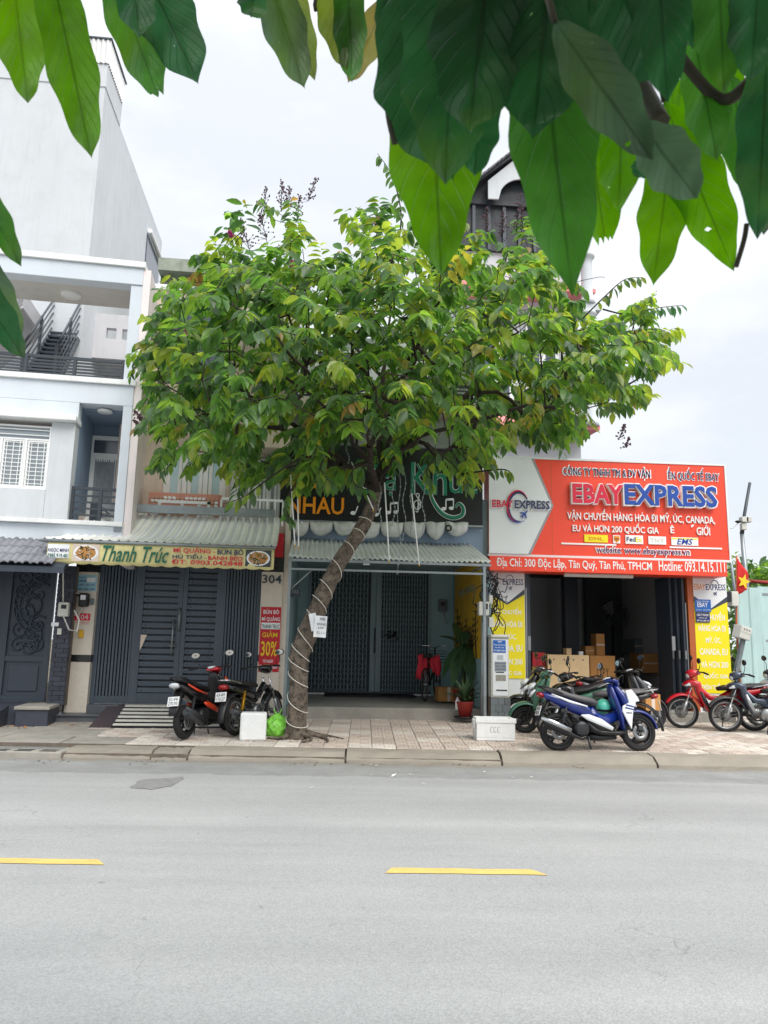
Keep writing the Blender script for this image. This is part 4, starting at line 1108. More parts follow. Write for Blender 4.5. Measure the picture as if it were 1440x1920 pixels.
# platform with step
MB().add([(xl, .1, .05), (xr, .1, .05), (xr, bd3 + .1, .05), (xl, bd3 + .1, .05), (xl, .1, zst), (xr, .1, zst), (xr, bd3 + .1, zfl), (xl, bd3 + .1, zfl)],
         [(0, 3, 2, 1), (4, 5, 6, 7), (0, 1, 5, 4), (1, 2, 6, 5), (2, 3, 7, 6), (3, 0, 4, 7)]).build('platform', M['platform'], mh, .012)
MB().box(xl + .05, xr - .35, .06, .1, .05, zst - .0).build('step_face', M['concrete'], mh, .01)
mt = fr.rect(608, 1294, 778, 1312, bd3 - .5)
MB().box(mt[0], mt[1], bd3 - .75, bd3 - .12, zfl - .02, zfl + .035).build('door_mat', M['rubber'], mh, .01)
# folding lattice shutter
sg = thing('lattice_shutter', 'closed blue grey folding lattice shutter at the back of the teal recess', 'shutter', fr.o, fr.a)
sm = M['shutter']
xc = (s0[0] + s0[1]) / 2 + fr.u(703, 1200, bd3) - fr.u(691, 1200, bd3)
MB().box(s0[0], s0[1], bd3 + .05, bd3 + .07, s0[2], s0[3]).build('back_sheet', M['shutterback'], sg)
for (a, b) in ((s0[0], s0[0] + .06), (xc - .11, xc - .004), (xc + .004, xc + .11), (s0[1] - .06, s0[1])): pbox('stile', sg, sm, a, b, bd3 - .03, bd3 + .045, s0[2], s0[3])
pbox('top_track', sg, M['gate2'], s0[0], s0[1], bd3 - .05, bd3 + .05, s0[3], s0[3] + .06)
pbox('bottom_track', sg, M['gate2'], s0[0], s0[1], bd3 - .04, bd3 + .05, s0[2] - .02, s0[2] + .02)
bars = MB(); cross = MB()
for (a, b) in ((s0[0] + .06, xc - .11), (xc + .11, s0[1] - .06)):
    n = 17; dx_ = (b - a) / n
    for i in range(n + 1): x = a + dx_ * i; bars.box(x - .009, x + .009, bd3 - .012, bd3 + .012, s0[2], s0[3])
    nz_ = 12; dz_ = (s0[3] - s0[2]) / nz_
    for i in range(0, n - 1, 2):
        for k in range(nz_):
            z = s0[2] + k * dz_
            for (p, q) in (((a + i * dx_, z), (a + (i + 2) * dx_, z + dz_)), ((a + (i + 2) * dx_, z), (a + i * dx_, z + dz_))):
                cross.tube([(p[0], bd3 - .018, p[1]), (q[0], bd3 - .018, q[1])], .0055, 4, sm=False)
bars.build('bars', sm, sg, stuff=True); cross.build('lattice', sm, sg, stuff=True)
h = fr.rect(701, 1178, 706, 1224, bd3)
MB().tube([(xc - .02, bd3 - .05, h[2]), (xc - .02, bd3 - .09, h[2] + .03), (xc - .02, bd3 - .09, h[3] - .03), (xc - .02, bd3 - .05, h[3])], .012, 6).build('handle', M['dkplastic'], sg)
v0 = fr.rect(726, 1170, 742, 1212, bd3)
dk = thing('dried_bunch', 'dark dried bunch hanging on the lattice shutter', 'ornament', fr.o, fr.a)
mb = MB(); leafy(mb, ((v0[0] + v0[1]) / 2, bd3 - .07, (v0[2] + v0[3]) / 2), .06, 50, .1); mb.build('dry_leaves', M['barkdark'], dk, stuff=True)
# painted yellow panel on the right side wall
yp = thing('painted_panel', 'yellow orange wall panel with painted dark plants inside the teal recess', 'sign', fr.o, fr.a)
zy0, zy1 = fr.z(885, 1235), fr.z(885, 1048)
x_ = xr - .001
MB().box(x_ - .012, x_, .15, 2.9, zy0, zy1 + .3).build('board', M['pyellow'], yp)
mb = MB()
for k in range(9):
    y = .5 + k * .26; h_ = random.uniform(.5, 1.1)
    pts = [(x_ - .016, y + .08 * sin(t * 3 + k), zy0 + h_ * t) for t in (0, .25, .5, .75, 1)]
    mb.tube(pts, [.018, .016, .012, .008, .003], 4)
    for t in (.3, .45, .6, .75, .9):
        for s_ in (-1, 1): mb.add([Vector((x_ - .014, y, zy0 + h_ * t)), Vector((x_ - .014, y + s_ * .09, zy0 + h_ * t + .1)), Vector((x_ - .014, y + s_ * .16, zy0 + h_ * t + .06)), Vector((x_ - .014, y + s_ * .08, zy0 + h_ * t + .03))], [(0, 1, 2, 3)])
mb.build('painted_plants', M['barkdark'], yp)
for (body, ya, yb, za, zb_, m, b_) in (('DẠ KHÚC', 2.3, .6, fr.z(880, 1106), fr.z(880, 1086), 'paper', .05), ('DẠ KHÚC', 2.3, .6, fr.z(880, 1106), fr.z(880, 1086), 'greend', .01)):
    me = text_mesh(body, .5, b_)
    xs = [v.co.x for v in me.vertices]; ys = [v.co.y for v in me.vertices]
    for v in me.vertices:
        tx = (v.co.x - min(xs)) / (max(xs) - min(xs)); tz = (v.co.y - min(ys)) / (max(ys) - min(ys))
        v.co = (x_ - (.014 if b_ > .02 else .018) - .003 * (v.co.z + .5), ya + (yb - ya) * tx, za + (zb_ - za) * tz)
    me.materials.clear(); me.materials.append(M[m]); mobj('lettering', me, yp)

# black sign
sgn = thing('shop_sign', 'wide black sign with amber and green lettering and white music notes behind the leaning trunk', 'sign', fr.o, fr.a)
q0 = fr.rect(526, 838, 905, 981, -.1)
MB().box(q0[0], q0[1], -.1, .0, q0[2], q0[3]).build('panel', M['signblack'], sgn, .004)
pbox('frame_edge', sgn, M['galv'], q0[0], q0[1], -.112, -.1, q0[2] - .02, q0[2] + .012)
def L_(body, px, m, depth=.02, bold=.02, shear=0, d=-.101, fr=fr, parent=sgn, sp=1.0):
    u0, u1, z0, z1 = fr.rect(*px, d)
    return lettering(parent, body, u0, u1, z0, z1, d, M[m], depth, bold, shear, spacing=sp)
L_('HÁT', (560, 850, 624, 884), 'gold'); L_('VỚI', (560, 888, 626, 921), 'gold', bold=.03); L_('NHAU', (538, 932, 645, 964), 'gold', bold=.035)
for (tx, px) in (('D', (668, 862, 716, 926)), ('ạ', (722, 888, 742, 930)), ('Kh', (770, 868, 838, 928)), ('úc', (842, 880, 895, 926))):
    L_(tx, px, 'signwhite', .012, .035); L_(tx, px, 'green', .02, .012)
def swash(pts, r, m, d):
    c = [fr.q(x, y, d) for x, y in pts]
    vs = [(a, d, b) for a, b in c]
    mb = MB(); n = len(vs)
    rr = [r * (.35 + .65 * sin(pi * (i + .5) / n)) for i in range(n)]
    mb.tube(vs, rr, 6); return mb.build('swash', M[m], sgn)
sw = [(782, 870), (800, 905), (812, 940), (828, 962), (848, 971), (866, 966), (868, 952), (860, 944), (854, 952)]
def smooth(p, k=4):
    o = []
    for i in range(len(p) - 1):
        p0, p1, p2, p3 = p[max(i - 1, 0)], p[i], p[i + 1], p[min(i + 2, len(p) - 1)]
        for j in range(k):
            t = j / k
            o.append(tuple(.5 * ((2 * b) + (-a + c) * t + (2 * a - 5 * b + 4 * c - d) * t * t + (-a + 3 * b - 3 * c + d) * t ** 3) for a, b, c, d in zip(p0, p1, p2, p3)))
    return o + [tuple(p[-1])]
sw = smooth(sw); swash(sw, .05, 'signwhite', -.105); swash(sw, .036, 'green', -.125)
def note(px, py, s_, double=False):
    mb = MB(); d = -.115
    def q(x, y): a, b = fr.q(x, y, d); return (a, d, b)
    def head(x, y): c = q(x, y); mb.ball(c, .045 * s_, .012, .032 * s_, 10, 6)
    if double:
        head(px, py); head(px + 14, py - 1)
        mb.tube([q(px + 4, py), q(px + 4, py - 17)], .012, 6); mb.tube([q(px + 18, py - 1), q(px + 18, py - 18)], .012, 6); mb.tube([q(px + 4, py - 17), q(px + 18, py - 18)], .02, 6)
    else: head(px, py); mb.tube([q(px + 4, py), q(px + 9, py - 13)], .012, 6)
    mb.build('music_note', M['signwhite'], sgn)
note(662, 962, 1.1); note(728, 961, 1, True); note(832, 954, 1, True); note(705, 965, 1)
tcl = smooth([(782, 952), (786, 946), (782, 938), (776, 944), (779, 954), (787, 953), (788, 940), (782, 932), (780, 926), (786, 927), (784, 938), (784, 950), (783, 960), (779, 958)], 3)
MB().tube([(fr.q(x, y, -.115)[0], -.115, fr.q(x, y, -.115)[1]) for x, y in tcl], .009, 5).build('treble_clef', M['signwhite'], sgn)
# rolled tarpaulin swags under the sign
tp = thing('rolled_tarpaulin', 'grey white tarpaulin tied up in swags under the black sign', 'tarpaulin', fr.o, fr.a)
xs_ = [548, 580, 625, 670, 713, 757, 798, 834, 878]
for i in range(8):
    a, z1 = fr.q(xs_[i], 979, -.1); b, _ = fr.q(xs_[i + 1], 979, -.1); z0 = fr.z((xs_[i] + xs_[i + 1]) / 2, 1006 + random.uniform(-2, 8), -.1)
    nx, ny = 14, 8; vs = []; fs = []
    for j in range(ny + 1):
        t = j / ny
        for k in range(nx + 1):
            s_ = k / nx; e = sin(pi * s_) ** .5
            pk = .012 * sin(s_ * 17 + i * 2 + t * 3) * (1 - t * .5) + .008 * sin(s_ * 31 + i)
            vs.append((a + (b - a) * s_, -.11 - .13 * e * sin(pi * min(t * .8 + .1, 1)) + pk, z1 - (z1 - z0) * t * (.3 + .7 * e) + .01 * sin(s_ * 9 + i)))
    for j in range(ny):
        for k in range(nx): q = j * (nx + 1) + k; fs.append((q, q + 1, q + nx + 2, q + nx + 1))
    o = MB().add(vs, fs, sm=True).build('swag', M['swag'], tp); sd = o.modifiers.new('thickness', 'SOLIDIFY'); sd.thickness = .004
    if i == 7:
        cc = fr.q(841, 990, -.28)
        MB().lathe([(.045, 0), (.06, -.004), (.045, -.008), (.03, -.004)], (cc[0], -.27, cc[1]), 'y', 16, closed=True).build('print', M['barkdark'], o)
# tin awning on poles
ta = thing('tin_awning', 'corrugated tin awning on thin poles in front of the teal shop', 'awning', fr.o, fr.a)
fb, ff = .0, -1.05
ab0, az = fr.q(549, 1012, fb); ab1, az2 = fr.q(878, 1018, fb); af0, afz = fr.q(540, 1046, ff); af1, afz2 = fr.q(921, 1054, ff)
az = (az + az2) / 2; afz = (afz + afz2) / 2
nx, ny = 230, 4; vs = []; fs = []
for j in range(ny + 1):
    t = j / ny
    for i in range(nx + 1):
        s_ = i / nx
        vs.append((ab0 + (ab1 - ab0) * s_ + ((af0 + (af1 - af0) * s_) - (ab0 + (ab1 - ab0) * s_)) * t, fb + (ff - fb) * t, az + (afz - az) * t + .016 * sin(i * 2 * pi / 6) + .012 * sin(s_ * 13 + t * 2)))
for j in range(ny):
    for i in range(nx): a = j * (nx + 1) + i; fs.append((a, a + 1, a + nx + 2, a + nx + 1))
o = MB().add(vs, fs, sm=True).build('sheet', M['tin'], ta); sd = o.modifiers.new('thickness', 'SOLIDIFY'); sd.thickness = .003
MB().box(af0, af1, ff - .01, ff + .03, afz - .06, afz - .02).build('front_rail', M['galv'], ta)
pz0 = pave_z(*(fr.o + fr.e * -1.5 + fr.n * ff)[:2])
pl = fr.u(538, 1200, ff); pr_ = fr.u(909, 1200, ff)
for x in (pl, pr_): MB().box(x - .022, x + .022, ff, ff + .045, pz0 - .05, afz - .02).build('pole', M['galv'], ta)
zb1 = fr.z(720, 1071, ff)
MB().box(pl + .023, pr_ - .023, ff + .006, ff + .04, zb1 - .016, zb1 + .016).build('crossbar', M['galv'], ta)
c0 = fr.q(584, 1069, ff); c1 = fr.q(543, 1107, ff)
MB().tube([(c0[0], ff + .03, c0[1]), (pl, ff + .03, c1[1])], .012, 6).build('brace', M['galv'], ta)
c0 = fr.q(615, 1046, ff); c1 = fr.q(622, 1064, ff)
for x in (pl, pr_): MB().tube([(x, ff + .02, afz - .05), (x, -.02, afz - .05)], .016, 6).build('arm', M['galv'], ta)
r, a, b, c, d = lbox(fr, 'floodlight', 'small floodlight under the front of the tin awning', 'lamp', (679, 1047, 695, 1062), ff + .1, .06, M['dkplastic'])
MB().box(a + .015, b - .015, ff + .035, ff + .041, c + .02, d - .015).build('lens', M['lamp'], r)
r, a, b, c, d = lbox(fr, 'electric_meter', 'grey meter box on the teal wall right of the shutter', 'meter', (823, 1124, 838, 1146), bd3, .12, M['greystone'], bevel=.015)
MB().box(a + .04, b - .04, bd3 - .127, bd3 - .119, c + .12, d - .05).build('window', M['dkplastic'], r)
MB().tube([(a + .1, bd3 - .04, c), (a + .12, bd3 - .04, c - .2), (a + .2, bd3 - .04, c - .25)], .01, 5).build('cable', M['plastic'], r)
r, a, b, c, d = lbox(fr, 'house_number', 'small dark blue number plate on the teal side wall', 'sign', (543, 1105, 563, 1119), .04 - .0, .01, M['gate2'], bevel=0)
lettering(r, '302', a + .03, b - .03, (c + d) / 2, d - .015, .028, M['galv'], .002, .01)

# upper storeys of the middle building behind the tree
uh = thing('upper_building', 'pale upper storeys hidden behind the tree crown', 'building', fr.o, fr.a)
ub_ = .5
k0 = fr.rect(548, 636, 905, 836, ub_)
MB().box(k0[0], k0[1], ub_, ub_ + 6, k0[2], k0[3]).build('wall', M['white_wall'], uh)
MB().box(k0[0] - .05, k0[1] + .05, ub_ - .5, ub_ + .0, fr.z(720, 770), fr.z(720, 752)).build('balcony_slab', M['beige'], uh)
w_ = fr.rect(590, 660, 690, 745, ub_); window(fr, uh, w_[0], w_[1], w_[2], w_[3], ub_ - .09, cols=3, glass='glass_dark')
w_ = fr.rect(760, 660, 860, 745, ub_); window(fr, uh, w_[0], w_[1], w_[2], w_[3], ub_ - .09, cols=3, glass='glass_dark')
railing(uh, k0[0], k0[1], ub_ - .45, fr.z(720, 752), fr.z(720, 715), 4, [k0[0] + .1, 0, k0[1] - .1])

# villa behind with pink bands, balustrade column and black gable
_p = P(1000, 1200, 18.0)
Vf = Fr(_p.x, _p.y, 1)
vl = thing('villa', 'tall pale villa with pink bands, black gable roof and white column behind the tree', 'house', Vf.o, Vf.a)
v0 = Vf.rect(862, 470, 1085, 900, 0)
MB().box(v0[0], v0[1], 0, 6, 1, v0[3] - 0).build('wall', M['white_wall'], vl)
for y in (535, 790):
    zz = Vf.z(990, y, -.5)
    MB().add([(v0[0] - .1, .05, zz + .35), (v0[1] + .15, .05, zz + .35), (v0[1] + .25, -.7, zz - .1), (v0[0] - .2, -.7, zz - .1), (v0[0] - .1, .05, zz - .2), (v0[1] + .15, .05, zz - .2), (v0[1] + .25, -.7, zz - .2), (v0[0] - .2, -.7, zz - .2)],
             [(0, 1, 2, 3), (4, 7, 6, 5), (3, 2, 6, 7), (1, 5, 6, 2), (0, 3, 7, 4), (0, 4, 5, 1)]).build('pink_canopy', M['pink'], vl)
zc0, zc1 = Vf.z(1095, 560, -.6), Vf.z(1095, 478, -.6); cx = Vf.u(1100, 520, -.6)
for (y0, y1) in ((478, 572), (585, 800)):
    za, zb_ = Vf.z(1095, y1, -.6), Vf.z(1095, y0, -.6)
    MB().lathe([(.0, zb_), (.2, zb_), (.22, zb_ - .06), (.2, zb_ - .1), (.15, zb_ - .14), (.14, zb_ - .3), (.15, za + .2), (.19, za + .12), (.21, za), (0, za)], (cx, -.6, 0), 'z', 18).build('column', M['white_wall'], vl)
for (ya, yb) in ((600, 700), (690, 780)):
    for xa in (900, 985):
        w_ = Vf.rect(xa, ya, xa + 60, yb, 0); window(Vf, vl, *w_, -.09, cols=2, glass='glass_dark')
MB().box(Vf.u(1060, 700), cx + .3, -.75, 0, Vf.z(1095, 585, -.6) - .0, Vf.z(1095, 573, -.6)).build('balcony_slab', M['white_wall'], vl)
# gable
ga = Vf.q(975, 283, -.3); gl = Vf.q(862, 372, -.3); gr_ = gl[0] + 2 * (ga[0] - gl[0])
zba = gl[1]
ap = (ga[0], ga[1])
def sidep(p, q, d0, d1, t):  # sloping roof slab
    return [(p[0], p[1]), (q[0], q[1]), (q[0], q[1] - t), (p[0], p[1] - t)]
MB().prism(sidep((gl[0] - .15, zba), ap, 0, 0, .14), -.55, 5).build('roof_slope', M['darkroof'], vl)
MB().prism(sidep(ap, (gr_ + .15, zba), 0, 0, .14), -.55, 5).build('roof_slope', M['darkroof'], vl)
sl_ = sqrt((ap[0] - gl[0]) ** 2 + (ap[1] - zba) ** 2)
tm = MB().box(-.1, .1, -.16, .16, 0, .03).mesh('roof_tile', M['rooftile'])
an = atan2(ap[1] - zba, ap[0] - gl[0])
for i in range(14):
    t = (i + .5) / 14
    for sgn_ in (1, -1):
        x = ap[0] + sgn_ * (-(ap[0] - gl[0]) * (1 - t)); z = zba + (ap[1] - zba) * t
        mobj('roof_tile', tm, vl, loc=(x, -.5, z + .005), rot=(0, -an * sgn_, 0))
# white arched barge board
cxm = ap[0]; R_ = .62; zarc = Vf.z(950, 372, -.5)
def arch(x):
    return zarc + sqrt(max(R_ ** 2 - (x - cxm) ** 2, 0)) if abs(x - cxm) < R_ else zarc
pts = []
topz = lambda x: ap[1] - .2 - abs(x - cxm) * (ap[1] - zba) / (ap[0] - gl[0])
xa, xb = cxm - R_ - .28, cxm + R_ + .28
n = 26
for i in range(n + 1): x = xa + (xb - xa) * i / n; pts.append((x, topz(x)))
low = [(xa + (xb - xa) * i / n, arch(xa + (xb - xa) * i / n)) for i in range(n + 1)]
vs = []; fs = []
for (x, zt), (_, zl_) in zip(pts, low): vs += [(x, -.45, zt), (x, -.45, zl_), (x, -.4, zt), (x, -.4, zl_)]
for i in range(n): a = 4 * i; fs += [(a, a + 4, a + 5, a + 1), (a + 2, a + 3, a + 7, a + 6), (a + 1, a + 5, a + 7, a + 3)]
MB().add(vs, fs).build('barge_board', M['white_wall'], vl)
MB().prism([(gl[0] - .1, zba - .05), (ap[0], ap[1] - .2), (gr_ + .1, zba - .05)], -.2, -.1).build('gable_wall', M['darkroof'], vl)
MB().box(gl[0], gr_, -.1, 5, v0[3] - .1, zba).build('attic_wall', M['darkroof'], vl)
zz = v0[3]
for i in range(9):
    x = gl[0] + (gr_ - gl[0]) * i / 8; pbox('attic_slat', vl, M['gate2'], x - .04, x + .04, -.16, -.09, zz - .1, zba + .1)

# ================================================================== one-storey shop with the orange sign (right)
_p = P(1140, 1200, 13.15)
Sf = Fr(_p.x, _p.y, 0.3)
fr = Sf
shp = thing('shop', 'one storey courier shop with open dark interior and yellow pillars', 'shop', fr.o, fr.a)
zf = fr.z(1140, 1330, .2); zo = fr.z(1140, 1072, .05)
xl, xr = fr.u(917, 1180), fr.u(1364, 1180)
ol, orr = fr.u(985, 1200), fr.u(1293, 1200)
MB().box(xl, ol, 0, .35, .1, zo + .4).build('left_pillar', M['signwhite'], shp)
MB().box(orr + .13, xr, 0, .35, .1, zo + .4).build('right_pillar', M['signwhite'], shp)
MB().box(orr, orr + .128, -.01, .35, .1, zo + .4).build('jamb', M['brown'], shp)
MB().box(xl, xr, .04, .4, zo, fr.z(1140, 868)).build('front_wall', M['greywall'], shp)
dI = 10
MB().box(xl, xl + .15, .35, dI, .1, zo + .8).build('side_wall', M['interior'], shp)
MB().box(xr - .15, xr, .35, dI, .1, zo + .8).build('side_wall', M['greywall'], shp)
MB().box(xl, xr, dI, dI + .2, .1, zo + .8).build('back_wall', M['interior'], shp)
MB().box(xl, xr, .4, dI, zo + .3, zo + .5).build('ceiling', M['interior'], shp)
MB().box(xl, xr, -.12, dI, .05, zf).build('floor', M['platform'], shp, .01)
MB().box(ol - .05, orr + .05, -.2, -.122, .05, zf - .06).build('step', M['concrete'], shp, .01)
pv = fr.u(1160, 1150, 4.5)
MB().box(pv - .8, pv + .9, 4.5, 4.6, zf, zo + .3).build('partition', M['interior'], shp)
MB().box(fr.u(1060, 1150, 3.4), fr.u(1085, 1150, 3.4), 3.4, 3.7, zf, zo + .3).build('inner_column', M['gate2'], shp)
# folded steel doors
fd = thing('folding_door', 'black folded steel door leaves at the right side of the shop opening', 'door', fr.o, fr.a)
x0, x1 = fr.u(1240, 1200, .7), fr.u(1287, 1200, .1)
for i in range(3):
    a = x1 - .02 - i * .06
    MB().box(a - .05, a, .05 + i * .12, .8 + i * .05, zf + .03, zo - .03).build('leaf', M['gate2'], fd, .006)
    pbox('hinge', fd, M['alu'], a - .05, a - .02, .02 + i * .12, .05 + i * .12, zf + .9, zf + 1.05)
pbox('lock_plate', fd, M['alu'], x1 - .3, x1 - .24, .03, .055, zf + 1.05, zf + 1.3)
pbox('edge_bar', fd, M['alu'], x1 - .03, x1 - .012, .02, .05, zf + .05, zf + 1.9)
fd2 = thing('folding_door', 'narrow black folded steel leaf at the left side of the shop opening', 'door', fr.o, fr.a)
for i in range(2): MB().box(ol + .005 + i * .07, ol + .065 + i * .07, .05 + i * .1, .7, zf + .03, zo - .03).build('leaf', M['gate2'], fd2, .006)
pbox('edge_bar', fd2, M['alu'], ol + .02, ol + .04, .02, .05, zf + .3, zf + 2.1)
pbox('lock_plate', fd2, M['alu'], ol + .08, ol + .13, .12, .15, zf + 1.0, zf + 1.25)

# big orange sign
os_ = thing('shop_sign', 'large orange courier shop sign with red and blue raised letters and a white arrow panel', 'sign', fr.o, fr.a)
sd_ = -.4
S0 = fr.rect(917, 866, 1362, 1044, sd_)
MB().box(S0[0], S0[1], sd_, .03, S0[2], S0[3]).build('panel', M['orange'], os_, .004)
for (a, b, c, d) in ((S0[0] - .02, S0[1] + .02, S0[3], S0[3] + .035), (S0[0] - .02, S0[1] + .02, S0[2] - .04, S0[2] - .001), (S0[1], S0[1] + .03, S0[2], S0[3])):
    pbox('trim', os_, M['signwhite'], a, b, sd_ - .015, .02, c, d)
for px in (1034.5, 1147, 1257): x = fr.u(px, 950, sd_); pbox('panel_seam', os_, M['brown'], x - .003, x + .003, sd_ - .0015, sd_ + .002, S0[2], S0[3])
def poly(pts, d0, d1, name, m, parent=os_, fr=fr):
    return MB().prism([fr.q(x, y, d0) for x, y in pts], d0, d1).build(name, M[m], parent)
poly([(917, 857), (1001, 860), (1038, 948), (995, 1040), (917, 1037)], sd_ - .02, sd_ - .001, 'arrow_shadow', 'signgrey')  # grey plate painting the shadow line along the white arrow
poly([(917, 857), (996, 860), (1034, 948), (990, 1039), (917, 1037)], sd_ - .04, sd_ - .021, 'arrow_panel', 'signwhite')
def SL_(body, px, m, depth=.02, bold=.025, dd=0.0, shear=0, outline=None, ob=.07, parent=os_, sp=1.0):
    d = sd_ - .001 + dd
    u0, u1, z0, z1 = fr.rect(*px, d)
    if outline:
        e = (u1 - u0) * .006 + .012
        lettering(parent, body, u0 - e, u1 + e, z0 - e, z1 + e, d, M[outline], depth, ob, shear, spacing=sp)
        return lettering(parent, body, u0, u1, z0, z1, d - depth - .001, M[m], .008, bold, shear, spacing=sp)
    return lettering(parent, body, u0, u1, z0, z1, d, M[m], depth, bold, shear, spacing=sp)
SL_('CÔNG TY TNHH TM & DV VẬN', (1056, 875, 1218, 897), 'navy', .012, .0, outline='white', ob=.11)
SL_('ỂN QUỐC TẾ EBAY', (1252, 879, 1347, 903), 'navy', .012, .0, outline='white', ob=.11)
SL_('EBAY', (1070, 910, 1165, 946), 'red', .1, .07, outline='white', ob=.12, sp=1.03)
SL_('EXPRESS', (1167, 912, 1339, 951), 'blue', .1, .07, outline='white', ob=.12, sp=1.03)
SL_('VẬN CHUYỂN HÀNG HÓA ĐI MỸ, ÚC, CANADA,', (1063, 957, 1339, 982), 'white', .025, .025)
SL_('EU VÀ HƠN 200 QUỐC GIA', (1073, 980, 1234, 1001), 'white', .025, .025)
SL_('Ê', (1256, 985, 1263, 1000), 'white', .025, .025); SL_('GIỚI', (1305, 984, 1330, 1004), 'white', .025, .025); SL_('´', (1294, 984, 1301, 989), 'white', .025, .02)
SL_('website: www.ebayexpress.vn', (1118, 1027, 1292, 1042), 'purple', .01, .0, outline='white', ob=.09)
for (x0, y0, x1, y1) in ((1052, 1019, 1155, 1022), (1255, 1026, 1353, 1029)):
    a = fr.rect(x0, y0, x1, y1, sd_); pbox('line', os_, M['white'], a[0], a[1], sd_ - .014, sd_ - .001, a[2], a[3])
lg = [((1095, 1003, 1139, 1017), 'yellow', 'DHL', 'gold', (.2, .3, .8, .7)), ((1149, 1004, 1162, 1019), 'white', 'ups', 'barkdark', (.2, .3, .8, .65)), ((1172, 1004, 1205, 1020), 'white', 'Fed', 'navy', (.06, .25, .56, .8)), ((1215, 1006, 1248, 1021), 'white', 'TNT', 'stripe', (.1, .25, .9, .75)), ((1258, 1008, 1308, 1023), 'white', 'EMS', 'blue', (.2, .1, .8, .85))]
for (px, m, tx, tm_, f) in lg:
    a = fr.rect(*px, sd_)
    pbox('logo_plate', os_, M[m], a[0], a[1], sd_ - .02, sd_ - .001, a[2], a[3])
    W, H = a[1] - a[0], a[3] - a[2]
    lettering(os_, tx, a[0] + W * f[0], a[0] + W * f[2], a[2] + H * f[1], a[2] + H * f[3], sd_ - .021, M[tm_], .004, .03, .25 if tx == 'EMS' else 0)
    if tx == 'Fed': lettering(os_, 'Ex', a[0] + W * .58, a[0] + W * .93, a[2] + H * .25, a[2] + H * .8, sd_ - .021, M['yellow'], .004, .03)
    if tx == 'ups': MB().prism([(a[0] + W * x, a[2] + H * z) for x, z in ((.1, .9), (.9, .9), (.9, .4), (.5, .06), (.1, .4))], sd_ - .024, sd_ - .02).build('shield', M['gold'], os_)
    if tx == 'EMS': pbox('stripe', os_, M['yellow'], a[0] + W * .02, a[1] - W * .02, sd_ - .0225, sd_ - .02, a[2] + H * .75, a[2] + H * .92)
# emblem on the white arrow panel
de = sd_ - .041
def arcpts(cx, cy, rx, ry, a0, a1, n=28): return [(cx + rx * cos(radians(a0 + (a1 - a0) * i / n)), cy + ry * sin(radians(a0 + (a1 - a0) * i / n))) for i in range(n + 1)]
def ring(pts, r0, r1, m, d, parent=os_, fr=fr):
    n = len(pts); mb = MB()
    mb.tube([(fr.q(x, y, d)[0], d, fr.q(x, y, d)[1]) for x, y in pts], [r0 + (r1 - r0) * sin(pi * i / (n - 1)) for i in range(n)], 6)
    return mb.build('swoosh', M[m], parent)
ring(arcpts(972, 950, 19, 27, 80, 350), .004, .028, 'navy', de - .01)
ring(arcpts(971, 949, 20, 29, 100, 330), .003, .016, 'red', de - .03)
ring(arcpts(972, 955, 22, 24, 60, 170), .003, .014, 'blue', de - .02)
def plane(cx, cy, s_, m, d, parent=os_, fr=fr):
    sh_ = [(0, -9), (1.4, -5), (1.5, -1), (9, 4), (9, 5.5), (1.4, 3), (1, 7), (3.6, 9), (3.6, 10), (0, 9), (-3.6, 10), (-3.6, 9), (-1, 7), (-1.4, 3), (-9, 5.5), (-9, 4), (-1.5, -1), (-1.4, -5)]
    c, sn = cos(radians(42)), sin(radians(42))
    pts = [(cx + s_ * (x * c - y * sn), cy + s_ * (x * sn + y * c)) for x, y in sh_]
    return MB().prism([fr.q(x, y, d) for x, y in pts], d - .008, d).build('plane_emblem', M[m], parent)
plane(984, 963, .95, 'blue', de - .015)
u = SL_('EBAY', (922, 938, 961, 952), 'red', .03, .04, -.04, outline='white', ob=.11); SL_('EXPRESS', (964, 939, 1030, 955), 'navy', .03, .04, -.04, outline='white', ob=.11)
# address band
ab = thing('address_sign', 'long orange strip with the shop address and hotline in white under the large sign', 'sign', fr.o, fr.a)
A0 = fr.rect(918, 1048, 1363, 1075, sd_ - .05)
MB().box(A0[0], A0[1], sd_ - .05, .02, A0[2], A0[3]).build('panel', M['orange'], ab, .004)
for (tx, px) in (('Địa Chỉ: 300 Độc Lập, Tân Quý, Tân Phú, TPHCM', (931, 1049, 1222, 1070)), ('Hotline: 093.14.15.111', (1235, 1053, 1359, 1072))):
    a = fr.rect(*px, sd_ - .051); lettering(ab, tx, *a, sd_ - .051, M['white'], .006, .02)
a = fr.rect(1062, 1075, 1192, 1079, sd_); 
tl = thing('tube_lamp', 'thin tube lamp batten under the orange address strip', 'lamp', fr.o, fr.a)
MB().box(a[0], a[1], sd_ + .1, sd_ + .16, A0[2] - .06, A0[2] - .002).build('batten', M['plastic'], tl, .006)

